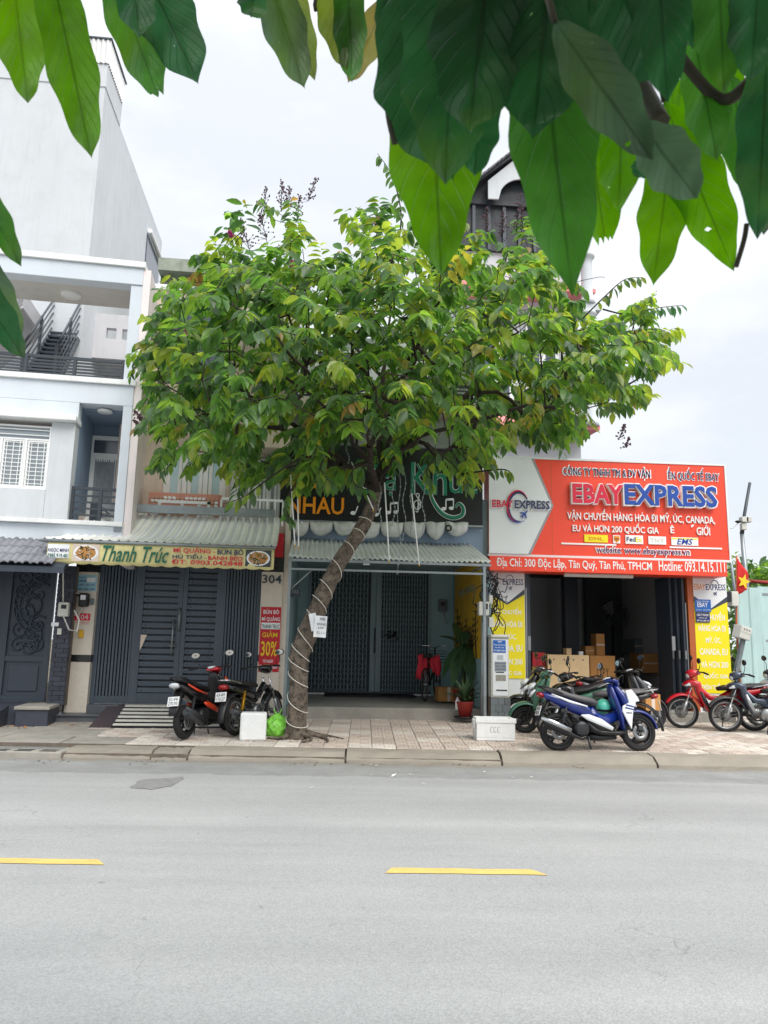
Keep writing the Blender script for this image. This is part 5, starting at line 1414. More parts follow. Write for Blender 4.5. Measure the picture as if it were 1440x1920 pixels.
# yellow pillar banners
def pbanner(px0, px1, y0, y1, yw, ytip, label, nm, lines, skip):
    d = -.012
    r = thing('pillar_banner', label, 'banner', fr.o, fr.a, None)
    a, b, c, e = fr.rect(px0, y0, px1, y1, d)
    MB().box(a, b, d, -.001, c, e).build('cloth', M['yellow'], r)
    Z = lambda y: fr.z((px0 + px1) / 2, y, d)
    xm = (a + b) / 2
    MB().prism([(a, e), (b, e), (b, Z(yw - 3)), (b, Z(yw + 6)), (xm, Z(ytip + 2)), (a, Z(yw + 6)), (a, Z(yw - 3))], d - .003, d - .0005).build('dark_chevron', M['gate2'], r)
    MB().prism([(a, e + .001), (b, e + .001), (b, Z(yw - 4)), (xm, Z(ytip - 1)), (a, Z(yw - 4))], d - .006, d - .0031).build('white_field', M['signwhite'], r)
    W = b - a
    yl = Z(1091 if nm == 'l' else 1101); h_ = .11
    lettering(r, 'EBAY', a + W * .03, a + W * .36, yl - h_ / 2, yl + h_ / 2, d - .0065, M['beige' if nm == 'l' else 'gold'], .002, .02)
    lettering(r, 'EXPRESS', a + W * .38, a + W * .97, yl - h_ / 2, yl + h_ / 2, d - .0065, M['navy'], .002, .02)
    pxc = px0 + (px1 - px0) * .6; pyc = (1099 if nm == 'l' else 1109)
    plane(pxc, pyc + 3, .45, 'navy', d - .007, r); ring(arcpts(pxc - 2, pyc - 8, 8, 13, 200, 370), .002, .006, 'navy', d - .01, r)
    for (tx, x0, x1, ya, yb) in lines:
        lettering(r, tx, a + W * x0, a + W * x1, Z(yb), Z(ya), d - .001, M['white'], .002, .03)
    return r
pbanner(918, 984, 1072, 1272, 1108, 1132, 'tall yellow and white banner on the left shop pillar behind the white cabinet', 'l',
        [('VẬN CHUYỂN', .04, .9, 1139, 1154), ('HÀNG HÓA ĐI', .06, .92, 1162, 1176), ('MỸ, ÚC,', .3, .75, 1186, 1200), ('CANADA, EU', .04, .92, 1209, 1223), ('VÀ HƠN 200', .06, .92, 1232, 1246), ('QUỐC GIA', .2, .9, 1254, 1267)], 0)
pbanner(1304, 1367, 1079, 1300, 1122, 1142, 'tall yellow and white banner on the right shop pillar beside the red motorbike', 'r',
        [('CHUYỂN', .36, .9, 1146, 1163), ('HÀNG HÓA ĐI', .1, .9, 1170, 1184), ('MỸ, ÚC,', .3, .75, 1193, 1207), ('CANADA, EU', .1, .92, 1216, 1230), ('VÀ HƠN 200', .12, .92, 1238, 1252), ('QUỐC GIA', .18, .9, 1260, 1273), ('TRÊN THẾ GIỚI', .1, .9, 1280, 1293)], 0)
for (px, lab, m, lines) in (((1303, 1124, 1333, 1147), 'upper bright blue plate on the right yellow pillar', 'blueplate', [('CÔNG TY TNHH TM DV', .1, .9, .8, .92), ('EBAY', .15, .8, .38, .75), ('0931415111 - VẬN CHUYỂN', .05, .95, .1, .22)]),
                            ((1305, 1148, 1331, 1167), 'lower dark blue plate on the right yellow pillar', 'navy', [('CÔNG TY TNHH EBAY', .06, .94, .62, .9), ('300 ĐỘC LẬP', .2, .8, .36, .52), ('MST 0316 882 244', .06, .94, .1, .25)])):
    r, a, b, c, d = lbox(fr, 'company_plate', lab, 'sign', px, -.02, .012, M[m], bevel=0)
    for (tx, x0, x1, t0, t1) in lines: lettering(r, tx, a + (b - a) * x0, a + (b - a) * x1, c + (d - c) * t0, c + (d - c) * t1, -.033, M['white'], .001, .015)
# ================================================================== goods inside the orange-sign shop
def crate(name, label, cat, px, Y, dep_, m, group=None, rz=0.0, z0=None):
    x0, x1, za, zb_ = fr.rect(*px, Y)
    if z0 is not None: za = z0
    o_ = fr.o + fr.e * ((x0 + x1) / 2) + fr.n * (Y + dep_ / 2) + Vector((0, 0, za))
    r = thing(name, label, cat, o_, fr.a + rz, group)
    W, H = (x1 - x0) / 2, zb_ - za
    return r, W, H, dep_ / 2
r, W, H, D = crate('wooden_crate', 'large pale plywood crate standing in the shop opening', 'crate', (1027, 1228, 1105, 1276), .9, 1.0, M['wood'], z0=None)
_, _, za, zb_ = fr.rect(1027, 1228, 1105, 1276, .9)
r.location.z = zf; H = zb_ - zf
for (nm, b) in (('front_panel', (-W, W, -D, -D + .02, 0, H)), ('back_panel', (-W, W, D - .02, D, 0, H)), ('side_panel', (-W, -W + .02, -D + .021, D - .021, 0, H)), ('side_panel', (W - .02, W, -D + .021, D - .021, 0, H)), ('lid', (-W + .021, W - .021, -D + .021, D - .021, H - .03, H - .005))):
    MB().box(*b).build(nm, M['wood'], r, .004)
for x in (-.7, -.2, .25, .7): pbox('nail_head', r, M['darksteel'], W * x - .012, W * x + .012, -D - .004, -D, H - .1, H - .076)
def carton(px, Y, dep_, label, m='card', name='cardboard_box', group=None, text=None, z=None, rz=0.0):
    r, W, H, D = crate(name, label, 'box', px, Y, dep_, M[m], group, rz, z)
    MB().box(-W, W, -D, D, 0, H).build('carton', M[m], r, .008)
    pbox('tape', r, M['beige'], -W * .98, W * .98, -D - .002, -D + .01, H * .46, H * .54) if not text else lettering(r, text, -W * .5, W * .45, H * .55, H * .75, -D, M['barkdark'], .002, .01)
    for s_ in (-1, 1): MB().box(-W, W, min(s_ * .01, s_ * D), max(s_ * .01, s_ * D), H, H + .006).build('flap', M[m], r)
    return r, H
zc_ = zf
r, H = carton((1107, 1230, 1154, 1280), 1.2, .8, 'brown cardboard box with marker writing right of the plywood crate', text='CAP Y', z=zf)
_, _, _, zb_ = fr.rect(1107, 1230, 1154, 1280, 1.2)
r.children[0].scale.z = (zb_ - zf) / H
for ch in r.children[1:]: ch.location.z = (zb_ - zf) - H if ch.name.startswith('flap') else ch.location.z
rt_ = zb_ + .008
carton((1118, 1189, 1134, 1229), 1.5, .3, 'tall narrow brown box standing on the cardboard box with marker writing', z=rt_)
carton((1098, 1212, 1116, 1229), 1.6, .3, 'small brown box behind the lid of the plywood crate', z=rt_)
r, H = carton((998, 1224, 1022, 1250), 1.0, .5, 'red printed carton on a yellow box left of the plywood crate', m='redbanner', text='HÀNG DỄ VỠ')
carton((998, 1250, 1024, 1284), 1.0, .5, 'yellow brown box under the red carton', z=zf)
carton((1206, 1226, 1246, 1262), 2.4, .7, 'wide brown box in the dim interior in front of the folded doors')
carton((1190, 1198, 1234, 1226), 3.4, .8, 'grey box deep in the dim interior', m='greystone')
carton((1060, 1216, 1071, 1228), 1.3, .12, 'small tilted wood offcut on the plywood crate', m='wood', name='wood_block', rz=.3)
carton((1086, 1222, 1094, 1230), 1.3, .1, 'small white cup on the plywood crate', m='paper', name='cup')
carton((1110, 1268, 1160, 1330), 2.2, .7, 'brown box on the shop floor behind the motorbikes', z=zf)
# pedestal fan
fx, fz = fr.q(1148, 1155, 3.2)
fn = thing('pedestal_fan', 'dark industrial fan standing in the dim shop interior', 'fan', fr.o + fr.e * fx + fr.n * 3.2 + Vector((0, 0, zf)), fr.a)
hz = fz - zf
MB().lathe([(.0, 0), (.28, 0), (.28, .04), (.03, .06), (.025, hz - .1), (0, hz - .1)], (0, 0, 0), 'z', 20).build('stand', M['dkplastic'], fn)
cg = MB()
for r_ in (.1, .18, .26, .33): cg.tube([(r_ * cos(t), -.1, hz + r_ * sin(t)) for t in [2 * pi * i / 28 for i in range(29)]], .006, 4)
for i in range(12): cg.tube([(.05 * cos(i * pi / 6), -.12, hz + .05 * sin(i * pi / 6)), (.33 * cos(i * pi / 6), -.08, hz + .33 * sin(i * pi / 6))], .004, 4)
cg.build('guard', M['dkplastic'], fn)
for i in range(3):
    mb = MB(); a = i * 2.09
    pts = [(.04, -.05), (.3, -.14), (.3, .1), (.04, .05)]
    mb.add([Vector((x * cos(a) - z * sin(a), -.06 + z * .3, hz + x * sin(a) + z * cos(a))) for x, z in pts], [(0, 1, 2, 3)]).build('blade', M['darksteel'], fn)
MB().lathe([(.0, -.05), (.07, -.05), (.09, .1), (.0, .18)], (0, 0, hz), 'y', 14).build('motor', M['dkplastic'], fn)

# ================================================================== street furniture and small things
def ground_thing(name, label, cat, px, py, rz=0.0, group=None, tilt=0.0):
    p = PG(px, py)[2]; p.z -= .002
    return thing(name, label, cat, p, rz, group, tilt), p
def scale_at(p): return F / ((RC.transposed() @ (p - CAM)).z * -1)
# white service cabinet on a stone base
Yc = 12.35
cb = P(934, 1340, Yc); cb.z = pave_z(cb.x, cb.y)
cab = thing('service_cabinet', 'narrow white service cabinet on a grey stone base beside the yellow pillar', 'cabinet', cb)
s_ = scale_at(cb); W = 17 / s_; hb = P(934, 1307, Yc).z - cb.z; ht = P(934, 1196, Yc).z - cb.z
n = 4
for r_ in range(n):
    z0, z1 = hb * r_ / n, hb * (r_ + 1) / n
    xs = [-W * 1.1, -W * .3, W * .4, W * 1.1] if r_ % 2 else [-W * 1.1, -W * .55, W * .2, W * 1.1]
    for i in range(3): pbox('stone_block', cab, M['greystone'], xs[i] + .003, xs[i + 1] - .003, -.2 - random.uniform(0, .006), .2, z0 + .003, z1 - .002)
MB().box(-W * 1.08, W * 1.08, -.19, .19, 0, hb).build('base_core', M['joint'], cab)
MB().box(-W, W, -.17, .17, hb + .001, ht).build('case', M['plastic'], cab, .012)
MB().box(-W * 1.08, W * 1.08, -.2, .2, ht, ht + .05).build('cap', M['plastic'], cab, .015)
MB().box(-W * .86, W * .86, -.182, -.171, hb + .03, ht - .03).build('front_door', M['signwhite'], cab, .006)
def cz(t): return hb + (ht - hb) * t
pbox('blue_plate', cab, M['blueplate'], -W * .78, W * .62, -.187, -.1825, cz(.75), cz(.96))
for (tx, t0, t1, x0, x1) in (('TPP', .915, .945, -.3, .2), ('TỔ 81, KHU PHỐ 46', .865, .9, -.7, .55), ('300 ĐỘC LẬP', .82, .85, -.6, .45), ('ĐT: 0908 214 446', .77, .8, -.7, .5)):
    lettering(cab, tx, W * x0, W * x1, cz(t0), cz(t1), -.1875, M['white'], .001, .02)
pbox('grey_notice', cab, M['galv'], -W * .62, W * .66, -.1865, -.1825, cz(.44), cz(.6))
for (tx, t0, t1) in (('ĐIỆN HẠ THẾ', .56, .585), ('NGUY HIỂM', .515, .54), ('CHẾT NGƯỜI', .465, .49)): lettering(cab, tx, -W * .52, W * .56, cz(t0), cz(t1), -.187, M['navy'], .001, .02)
for (a, b, t0, t1) in ((-.5, .4, .415, .43), (-.45, .75, .115, .135)): pbox('slot', cab, M['dkplastic'], W * a, W * b, -.1865, -.1825, cz(t0), cz(t1))
for k in range(5): pbox('vent', cab, M['galv'], -W * .35, W * .35, -.186, -.1825, cz(.63 + k * .017), cz(.636 + k * .017))
pbox('worn_notice', cab, M['concrete'], -W * .5, W * .62, -.186, -.1825, cz(.28), cz(.38))
# meter boxes and cable tangle beside the pole
r, a, b, c, d = lbox(Mf, 'electric_meter', 'cream meter box with a window beside the right awning pole', 'meter', (898, 1128, 917, 1154), -.55, .14, M['plastic'], bevel=.012)
MB().box(a + .07, b - .02, -.697, -.688, c + .1, d - .03).build('window', M['dkplastic'], r)
lbox(Mf, 'junction_box', 'small cream junction box under the cable tangle', 'box', (917, 1157, 926, 1176), -.2, .1, M['plastic'])
lbox(Mf, 'junction_box', 'small pale junction box at the top of the cable tangle', 'box', (917, 1116, 924, 1132), -.2, .1, M['plastic'])
cbt = thing('cable_tangle', 'tangle of black cables hanging on the yellow pillar above the white cabinet', 'cable', Mf.o, Mf.a)
cx0, cz0 = Mf.q(921, 1085, -.15)
for k in range(16):
    x = cx0 + random.uniform(-.06, .14); z = cz0 + random.uniform(-.1, .12); pts = []
    for i in range(9): pts.append((x, -.15 + random.uniform(-.06, .06), z)); x += random.uniform(-.11, .11); z -= random.uniform(-.06, .2)
    pts = smooth(pts, 3)
    MB().tube(pts, random.uniform(.005, .011), 5).build('cable', M['dkplastic'], cbt)
for (px0, py0, px1, py1) in ((927, 1090, 922, 1192), (920, 1140, 945, 1192)):
    a = Mf.q(px0, py0, -.2); b = Mf.q(px1, py1, -.2); m_ = ((a[0] + b[0]) / 2 + .12, (a[1] + b[1]) / 2)
    MB().tube(smooth([(a[0], -.2, a[1]), (m_[0], -.22, m_[1]), (b[0], -.2, b[1])], 5), .008, 5).build('cable', M['dkplastic'], cbt)
pl_ = thing('conduit_pipe', 'thin grey pipes standing in the corner beside the yellow painted panel', 'pipe', Mf.o, Mf.a)
for (px, y0, y1) in ((904, 1165, 1340), (911, 1100, 1336)):
    a = Mf.q(px, y1, -.4); b = Mf.q(px + 1, y0, -.4); MB().tube([(a[0], -.4, a[1]), (b[0], -.4, b[1])], .028, 8).build('pipe', M['darksteel' if px > 908 else 'galv'], pl_)

# polystyrene boxes
def foam(label, px, py, w_, d_, h_, rz, hollow, tilt=0.0):
    r, p = ground_thing('foam_box', label, 'box', px, py, rz, None, tilt)
    t = .035
    if hollow:
        mb = MB(); mb.box(-w_ / 2, w_ / 2, -d_ / 2, d_ / 2, 0, t)
        mb.box(-w_ / 2, w_ / 2, -d_ / 2, -d_ / 2 + t, t, h_); mb.box(-w_ / 2, w_ / 2, d_ / 2 - t, d_ / 2, t, h_)
        mb.box(-w_ / 2, -w_ / 2 + t, -d_ / 2 + t, d_ / 2 - t, t, h_); mb.box(w_ / 2 - t, w_ / 2, -d_ / 2 + t, d_ / 2 - t, t, h_)
        mb.build('box_body', M['foam'], r, .008)
        MB().box(-w_ / 2 - .015, w_ / 2 + .015, -d_ / 2 - .012, -d_ / 2 + .0, h_ - .06, h_ + .006).build('rim', M['foam'], r, .01)
        MB().box(-w_ / 2 - .03, -w_ / 2 - .001, -.08, .08, h_ - .14, h_ - .02).build('handle', M['foam'], r, .01)
        sc_ = MB()
        for k in range(3): sc_.tube([(-.06 + k * .05 + .02 * cos(t), -d_ / 2 - .003, h_ * .5 + .035 * sin(t)) for t in [1 + 4.2 * i / 10 for i in range(11)]], .0025, 4)
        sc_.build('scribble', M['galv'], r)
    else:
        MB().box(-w_ / 2, w_ / 2, -d_ / 2, d_ / 2, 0, h_).build('box_body', M['foam'], r, .02)
        MB().box(-w_ / 2 + .02, w_ / 2 - .02, -d_ / 2 - .006, -d_ / 2 - .001, .02, h_ - .02).build('lid_panel', M['foam'], r, .004)
    return r
foam('white foam box standing on edge by the green bag left of the leaning trunk', 474, 1387, .345, .24, .36, .06, False)
foam('open white foam box on the pavement in front of the narrow cabinet', 926, 1386, .54, .34, .3, -.03, True)
# knotted green bag
r, p = ground_thing('rubbish_bag', 'knotted bright green plastic bag at the foot of the leaning tree', 'bag', 519, 1379)
vs = []; fs = []; n, m_ = 44, 20
for i in range(m_ + 1):
    t = i / m_; R_ = .2 * (1.02 - .25 * t ** 3) * (sin(pi * min(t * .9 + .16, 1)) ** .45 if t < .98 else .12)
    if t > .85: R_ = .2 * (.55 - (t - .85) * 3)
    for j in range(n):
        a = 2 * pi * j / n; k = 1 + .09 * abs(sin(a * 3.5 + t * 5)) - .10 * abs(sin(a * 5 - t * 7 + 1)) + .05 * sin(a * 13 + t * 22) + random.uniform(-.035, .035)
        vs.append((R_ * k * cos(a), R_ * .85 * k * sin(a), .3 * t))
for i in range(m_):
    for j in range(n): fs.append((i * n + j, i * n + (j + 1) % n, (i + 1) * n + (j + 1) % n, (i + 1) * n + j))
fs.append(tuple(range(n))[::-1])
MB().add(vs, fs, sm=True).build('bag_body', M['plastbag'], r)
for s_ in (-1, 1): MB().loft([(0, .27, .02, .015), (s_ * .03, .31, .03, .01), (s_ * .05, .35, .035, .006), (s_ * .05, .38, .02, .003)], 8).build('handle_loop', M['plastbag'], r)

# plants at the right of the recess
M['plantleaf'] = pm('broad_plant_leaf', (.035, .085, .03), .35, .3, 5, rnd=.15, spec=.6)
M['plantleaf2'] = pm('strap_plant_leaf', (.07, .13, .055), .4, .3, 5, rnd=.15, spec=.6)
def blade(base, tip, wd, sag, n=7, fold=.25):
    base, tip = Vector(base), Vector(tip); ax = tip - base; sd = ax.cross(Vector((0, 0, 1)))
    if sd.length < 1e-3: sd = Vector((1, 0, 0))
    sd.normalize(); vs = []; fs = []
    for i in range(n + 1):
        t = i / n; c = base + ax * t + Vector((0, 0, -sag * t * t + sag * .6 * t)); w_ = wd * .5 * max(sin(pi * min(t * .93 + .06, 1)), .02) ** .8
        vs += [c - sd * w_ + Vector((0, 0, w_ * fold)), c, c + sd * w_ + Vector((0, 0, w_ * fold))]
        if i: a = 3 * i; fs += [(a - 3, a, a + 1, a - 2), (a - 2, a + 1, a + 2, a - 1)]
    return vs, fs
def world_M(px, py, d): a, b = Mf.q(px, py, d); return Mf.o + Mf.e * a + Mf.n * d + Vector((0, 0, b))
b0 = world_M(868, 1318, .9)
bp2 = thing('banana_plant', 'tall potted plant with broad dark leaves against the yellow painted panel', 'plant', (b0.x, b0.y, zst))
zo_ = Vector((b0.x, b0.y, zst))
MB().lathe([(0, 0), (.15, 0), (.19, .28), (.21, .3), (.17, .3), (0, .26)], (0, 0, 0), 'z', 18).build('pot', M['terracotta'], bp2)
MB().tube([(0, 0, .25), (.02, 0, .7), (-.02, 0, 1.2)], [.045, .035, .02], 8).build('stem', M['leafplain'], bp2)
for (px, py, d, wd, sg_) in ((822, 1188, .9, .34, .12), (828, 1260, .7, .3, .35), (870, 1120 + 60, 1.1, .26, .1), (905, 1215, .7, .24, .25), (885, 1265, .5, .3, .5), (848, 1272, .4, .26, .4), (850, 1165, 1.2, .2, .05)):
    t = world_M(px, py, d) - zo_
    vs, fs = blade((0, 0, 1.05), t, wd, sg_); MB().add(vs, fs, sm=True).build('leaf', M['plantleaf'], bp2)
s0_ = world_M(872, 1338, -.15)
sp_ = thing('strap_plant', 'bushy potted plant with narrow variegated leaves in a red pot', 'plant', (s0_.x, s0_.y, zst + .0))
MB().lathe([(0, -.1), (.1, -.1), (.14, .12), (.15, .14), (.12, .14), (0, .1)], (0, 0, 0), 'z', 16).build('pot', M['terracotta'], sp_)
MB().lathe([(0, -.13), (.17, -.13), (.19, -.1), (0, -.1)], (0, 0, 0), 'z', 16).build('saucer', M['dkplastic'], sp_)
for k in range(46):
    a = random.uniform(0, 6.28); e = random.uniform(.15, 1.2); l_ = random.uniform(.28, .5)
    vs, fs = blade((0, 0, .1 + random.uniform(0, .12)), (l_ * cos(a) * cos(e), l_ * sin(a) * cos(e) * .8, .15 + l_ * sin(e)), .05, .12 * cos(e), 5)
    MB().add(vs, fs, sm=True).build('leaf', M['plantleaf2' if k % 3 else 'plantleaf'], sp_)
wb = thing('white_bottle', 'white plastic bottle beside the red pot', 'bottle', world_M(858, 1336, -.1) * 1.0)
wb.location.z = zst
MB().lathe([(0, 0), (.04, 0), (.042, .14), (.02, .18), (.02, .21), (0, .21)], (0, 0, 0), 'z', 14).build('bottle', M['white'], wb)

# bicycle with a red cloth
bz = zst + .04
b1 = world_M(808, 1316, 1.6); b1.z = bz
bc = thing('bicycle', 'old dark bicycle with a red cloth over its basket in the shop recess', 'bicycle', b1, radians(70))
def simple_wheel(root, name, x, r_, w_=.035):
    o = MB().tube([(x + (r_ - .03) * cos(t), 0, r_ + (r_ - .03) * sin(t)) for t in [2 * pi * i / 28 for i in range(29)]], .008, 5)
    for i in range(18): a = 2 * pi * i / 18; o.tube([(x, random.choice((-.02, .02)), r_), (x + (r_ - .03) * cos(a), 0, r_ + (r_ - .03) * sin(a))], .0015, 3, caps=False)
    o.tube([(x, -.04, r_), (x, .04, r_)], .02, 8)
    o = o.build(name, M['alu'], root)
    MB().tube([(x + (r_ - w_ / 2) * cos(t), 0, r_ + (r_ - w_ / 2) * sin(t)) for t in [2 * pi * i / 32 for i in range(33)]], w_ / 2, 6).build('tyre', M['rubber'], o)
simple_wheel(bc, 'front_wheel', .5, .3); simple_wheel(bc, 'rear_wheel', -.5, .3)
fm = MB()
for a, b in (((-.5, 0, .3), (-.1, 0, .28)), ((-.1, 0, .28), (-.25, 0, .78)), ((-.5, 0, .3), (-.22, 0, .68)), ((-.22, 0, .66), (.34, 0, .72)), ((-.1, 0, .28), (.33, 0, .66)), ((.5, 0, .3), (.3, 0, .95))): fm.tube([a, b], .018, 6)
fm.build('frame', M['blackpaint'], bc)
MB().tube([(.3, 0, .95), (.26, .1, 1.0), (.2, .28, 1.0)], .012, 6).build('handlebar', M['chrome'], bc); MB().tube([(.3, 0, .95), (.26, -.1, 1.0), (.2, -.28, 1.0)], .012, 6).build('handlebar', M['chrome'], bc)
MB().loft([(-.4, .8, .08, .025), (-.25, .82, .09, .03), (-.12, .8, .03, .02)]).build('saddle', M['seat'], bc)
bk = MB()
for i in range(5): z = .68 + i * .055; bk.tube([(.42, -.16, z), (.72, -.16, z), (.72, .16, z), (.42, .16, z), (.42, -.16, z)], .005, 4)
bk.build('basket', M['darksteel'], bc)
cl = thing('red_cloth', 'red cloth draped over the bicycle basket in front of the lattice shutter', 'cloth', world_M(803, 1240, 1.5))
vs = []; fs = []; n = 24
cw = 22 / scale_at(cl.location)
for i in range(n + 1):
    s_ = i / n
    for j in range(9):
        t = j / 8; dr_ = .33 + .1 * sin(s_ * 9) + (.12 if s_ < .3 else 0)
        vs.append((-cw + 2 * cw * s_ + .02 * sin(t * 5 + s_ * 4), -.1 * min(t * 3, 1) + .03 * sin(s_ * 26) * t, .1 + .03 * sin(s_ * 8) - dr_ * max(t - .15, 0) - (.05 * t if i % 5 == 0 else 0)))
    if i:
        for j in range(8): a = 9 * i + j; fs.append((a - 9, a, a + 1, a - 8))
MB().add(vs, fs, sm=True).build('cloth', M['redcloth'], cl).modifiers.new('thickness', 'SOLIDIFY').thickness = .004
p_ = world_M(838, 1318, 1.4)
r = thing('cardboard_box', 'brown cardboard box on the platform behind the bicycle', 'box', (p_.x, p_.y, zst + .03), .1)
MB().box(-.2, .2, -.15, .15, 0, .26).build('carton', M['card'], r, .008); pbox('tape', r, M['beige'], -.03, .03, -.153, -.1, 0, .261)

# ================================================================== right end: sheet fence, poles, flag, trees behind
fx0 = P(1384, 1200, 14.2)
fe = thing('sheet_fence', 'pale green corrugated sheet fence at the far right', 'fence', (fx0.x, fx0.y, .1), radians(4))
H_ = P(1400, 1100, 14.2).z - .1
sw_ = .5
def corr(w_, h_):
    n = 20; vs = []; fs = []
    for i in range(n + 1):
        x = w_ * i / n; y = .018 * (1 if (i % 10) in (1, 2, 3) else 0)
        vs += [(x, -y, 0), (x, -y, h_), (x, -y + .003, 0), (x, -y + .003, h_)]
        if i: a = 4 * i; fs += [(a - 4, a, a + 1, a - 3), (a - 2, a - 1, a + 3, a + 2), (a - 3, a + 1, a + 3, a - 1)]
    return MB().add(vs, fs).mesh('fence_sheet', M['fence'])
cm = corr(sw_, H_)
for i in range(14): mobj('fence_sheet', cm, fe, loc=(i * sw_ * .98, random.uniform(-.01, .01), random.uniform(-.06, .03)), rot=(random.uniform(-.02, .02), 0, 0))
for z in (.4, H_ * .6, H_ * .95): pbox('fence_rail', fe, M['galv'], 0, 7, .01, .05, z - .02, z + .02)
def vpole(name, label, px0, py0, px1, py1, Y, r0, m, cat='pole'):
    a, b = P(px0, py0, Y), P(px1, py1, Y)
    o = thing(name, label, cat, (a.x, a.y, .1))
    MB().tube([(0, 0, 0), (0, 0, a.z - .1), (b.x - a.x, 0, b.z - .1)], [r0, r0, r0 * .8], 8).build('pole', M[m], o)
    return o, a, b
o, a, b = vpole('camera_pole', 'slim pole with white camera boxes rising right of the orange sign', 1400, 1100, 1391, 1000, 14.6, .05, 'galv')
c1 = P(1394, 975, 14.6) - Vector(o.location); c2 = P(1406, 905, 14.6) - Vector(o.location)
MB().tube([P(1391, 1001, 14.6) - Vector(o.location), c1, c2], [.045, .035, .03], 8).build('upper_pole', M['darksteel'], o)
for (px, py, w_) in ((1395, 974, .07), (1402, 974, .06)):
    q = P(px, py, 14.5) - Vector(o.location); MB().box(q.x - w_, q.x + w_, -.16, -.02, q.z - .06, q.z + .05).build('camera_box', M['plastic'], o, .01)
q = P(1395, 984, 14.5) - Vector(o.location); MB().box(q.x - .05, q.x + .05, -.12, -.02, q.z - .1, q.z + .03).build('bracket', M['plastic'], o, .006)
q = P(1384, 981, 14.5) - Vector(o.location); MB().lathe([(0, 0), (.02, 0), (.06, .03), (.05, .05), (0, .06)], (q.x, -.1, q.z), 'z', 14).build('dome_lamp', M['dkplastic'], o)
q2 = P(1364, 992, 14.5) - Vector(o.location); MB().tube([(q2.x, -.1, q2.z), ((q.x + q2.x) / 2, -.1, (q.z + q2.z) / 2 - .04), (q.x, -.1, q.z)], .008, 5).build('arm', M['plastic'], o)
vpole('leaning_rod', 'thin grey rod rising behind the corner of the orange sign', 1378, 1110, 1364, 1003, 14.4, .03, 'galv', 'rod')
fl, a, b = vpole('flag', 'red flag with yellow star on a thin rod by the sheet fence', 1381, 1170, 1381, 1042, 13.9, .018, 'brown', 'flag')
def fq(px, py): q = P(px, py, 13.9) - Vector(fl.location); return q.x, q.z
A, Bq, C, D = fq(1381, 1046), fq(1404, 1082), fq(1400, 1106), fq(1381, 1116)
vs = []; fs = []; n = 14
for i in range(n + 1):
    s_ = i / n
    tp = (A[0] + (Bq[0] - A[0]) * s_, A[1] + (Bq[1] - A[1]) * s_); bt = (D[0] + (C[0] - D[0]) * s_, D[1] + (C[1] - D[1]) * s_)
    for j in range(9):
        t = j / 8; vs.append((tp[0] + (bt[0] - tp[0]) * t, -.03 + .05 * sin(s_ * 7 + t * 2) * s_, tp[1] + (bt[1] - tp[1]) * t))
    if i:
        for j in range(8): q = 9 * i + j; fs.append((q - 9, q, q + 1, q - 8))
c_ = MB().add(vs, fs, sm=True).build('cloth', M['flagred'], fl); c_.modifiers.new('thickness', 'SOLIDIFY').thickness = .003
cx, cz_ = fq(1390, 1091)
st5 = [(cx + (.13 if i % 2 == 0 else .055) * sin(pi * i / 5 + .3), cz_ + (.15 if i % 2 == 0 else .065) * cos(pi * i / 5 + .3)) for i in range(10)]
MB().prism(st5, -.095, -.09).build('star', M['flagyel'], fl)
q = P(1391, 1186, 13.8)
mbx = thing('meter_box', 'tilted cream box on the edge of the sheet fence', 'box', q, 0, None); mbx.rotation_euler = (.1, .25, .3)
MB().box(-.13, .13, -.1, .1, -.12, .12).build('case', M['plastic'], mbx, .012)
MB().box(-.12, .12, -.106, -.101, .0, .1).build('cover', M['plastic'], mbx, .003)
for k in (-.06, 0, .06): MB().lathe([(.012, 0), (.012, -.008), (0, -.008)], (k, -.106, .06), 'y', 8).build('knob', M['dkplastic'], mbx)
MB().box(.02, .1, -.03, .03, -1.2, -.121).build('post', M['greystone'], mbx)
q = P(1366, 1117, 13.9)
dv = thing('wall_speaker', 'dark and grey device boxes bracketed to the right side of the yellow pillar', 'device', q)
MB().box(-.1, .0, -.1, .1, -.12, .08).build('dark_box', M['dkplastic'], dv, .01); MB().box(.02, .16, -.08, .12, -.2, .08).build('grey_box', M['plastic'], dv, .015); MB().tube([(-.1, 0, -.18), (.05, 0, -.22), (.2, 0, -.12)], .012, 6).build('cable', M['dkplastic'], dv)
q = P(1412, 1092, 15.2)
rr = thing('red_pipe', 'red pipe and rubbish lying along the top of the sheet fence', 'pipe', q)
MB().tube([(-.15, 0, .03), (.5, .05, .0), (1.6, .1, -.05)], .04, 8).build('pipe', M['terracotta'], rr); MB().ball((-.25, 0, -.02), .2, .15, .08).build('dark_heap', M['dkplastic'], rr)
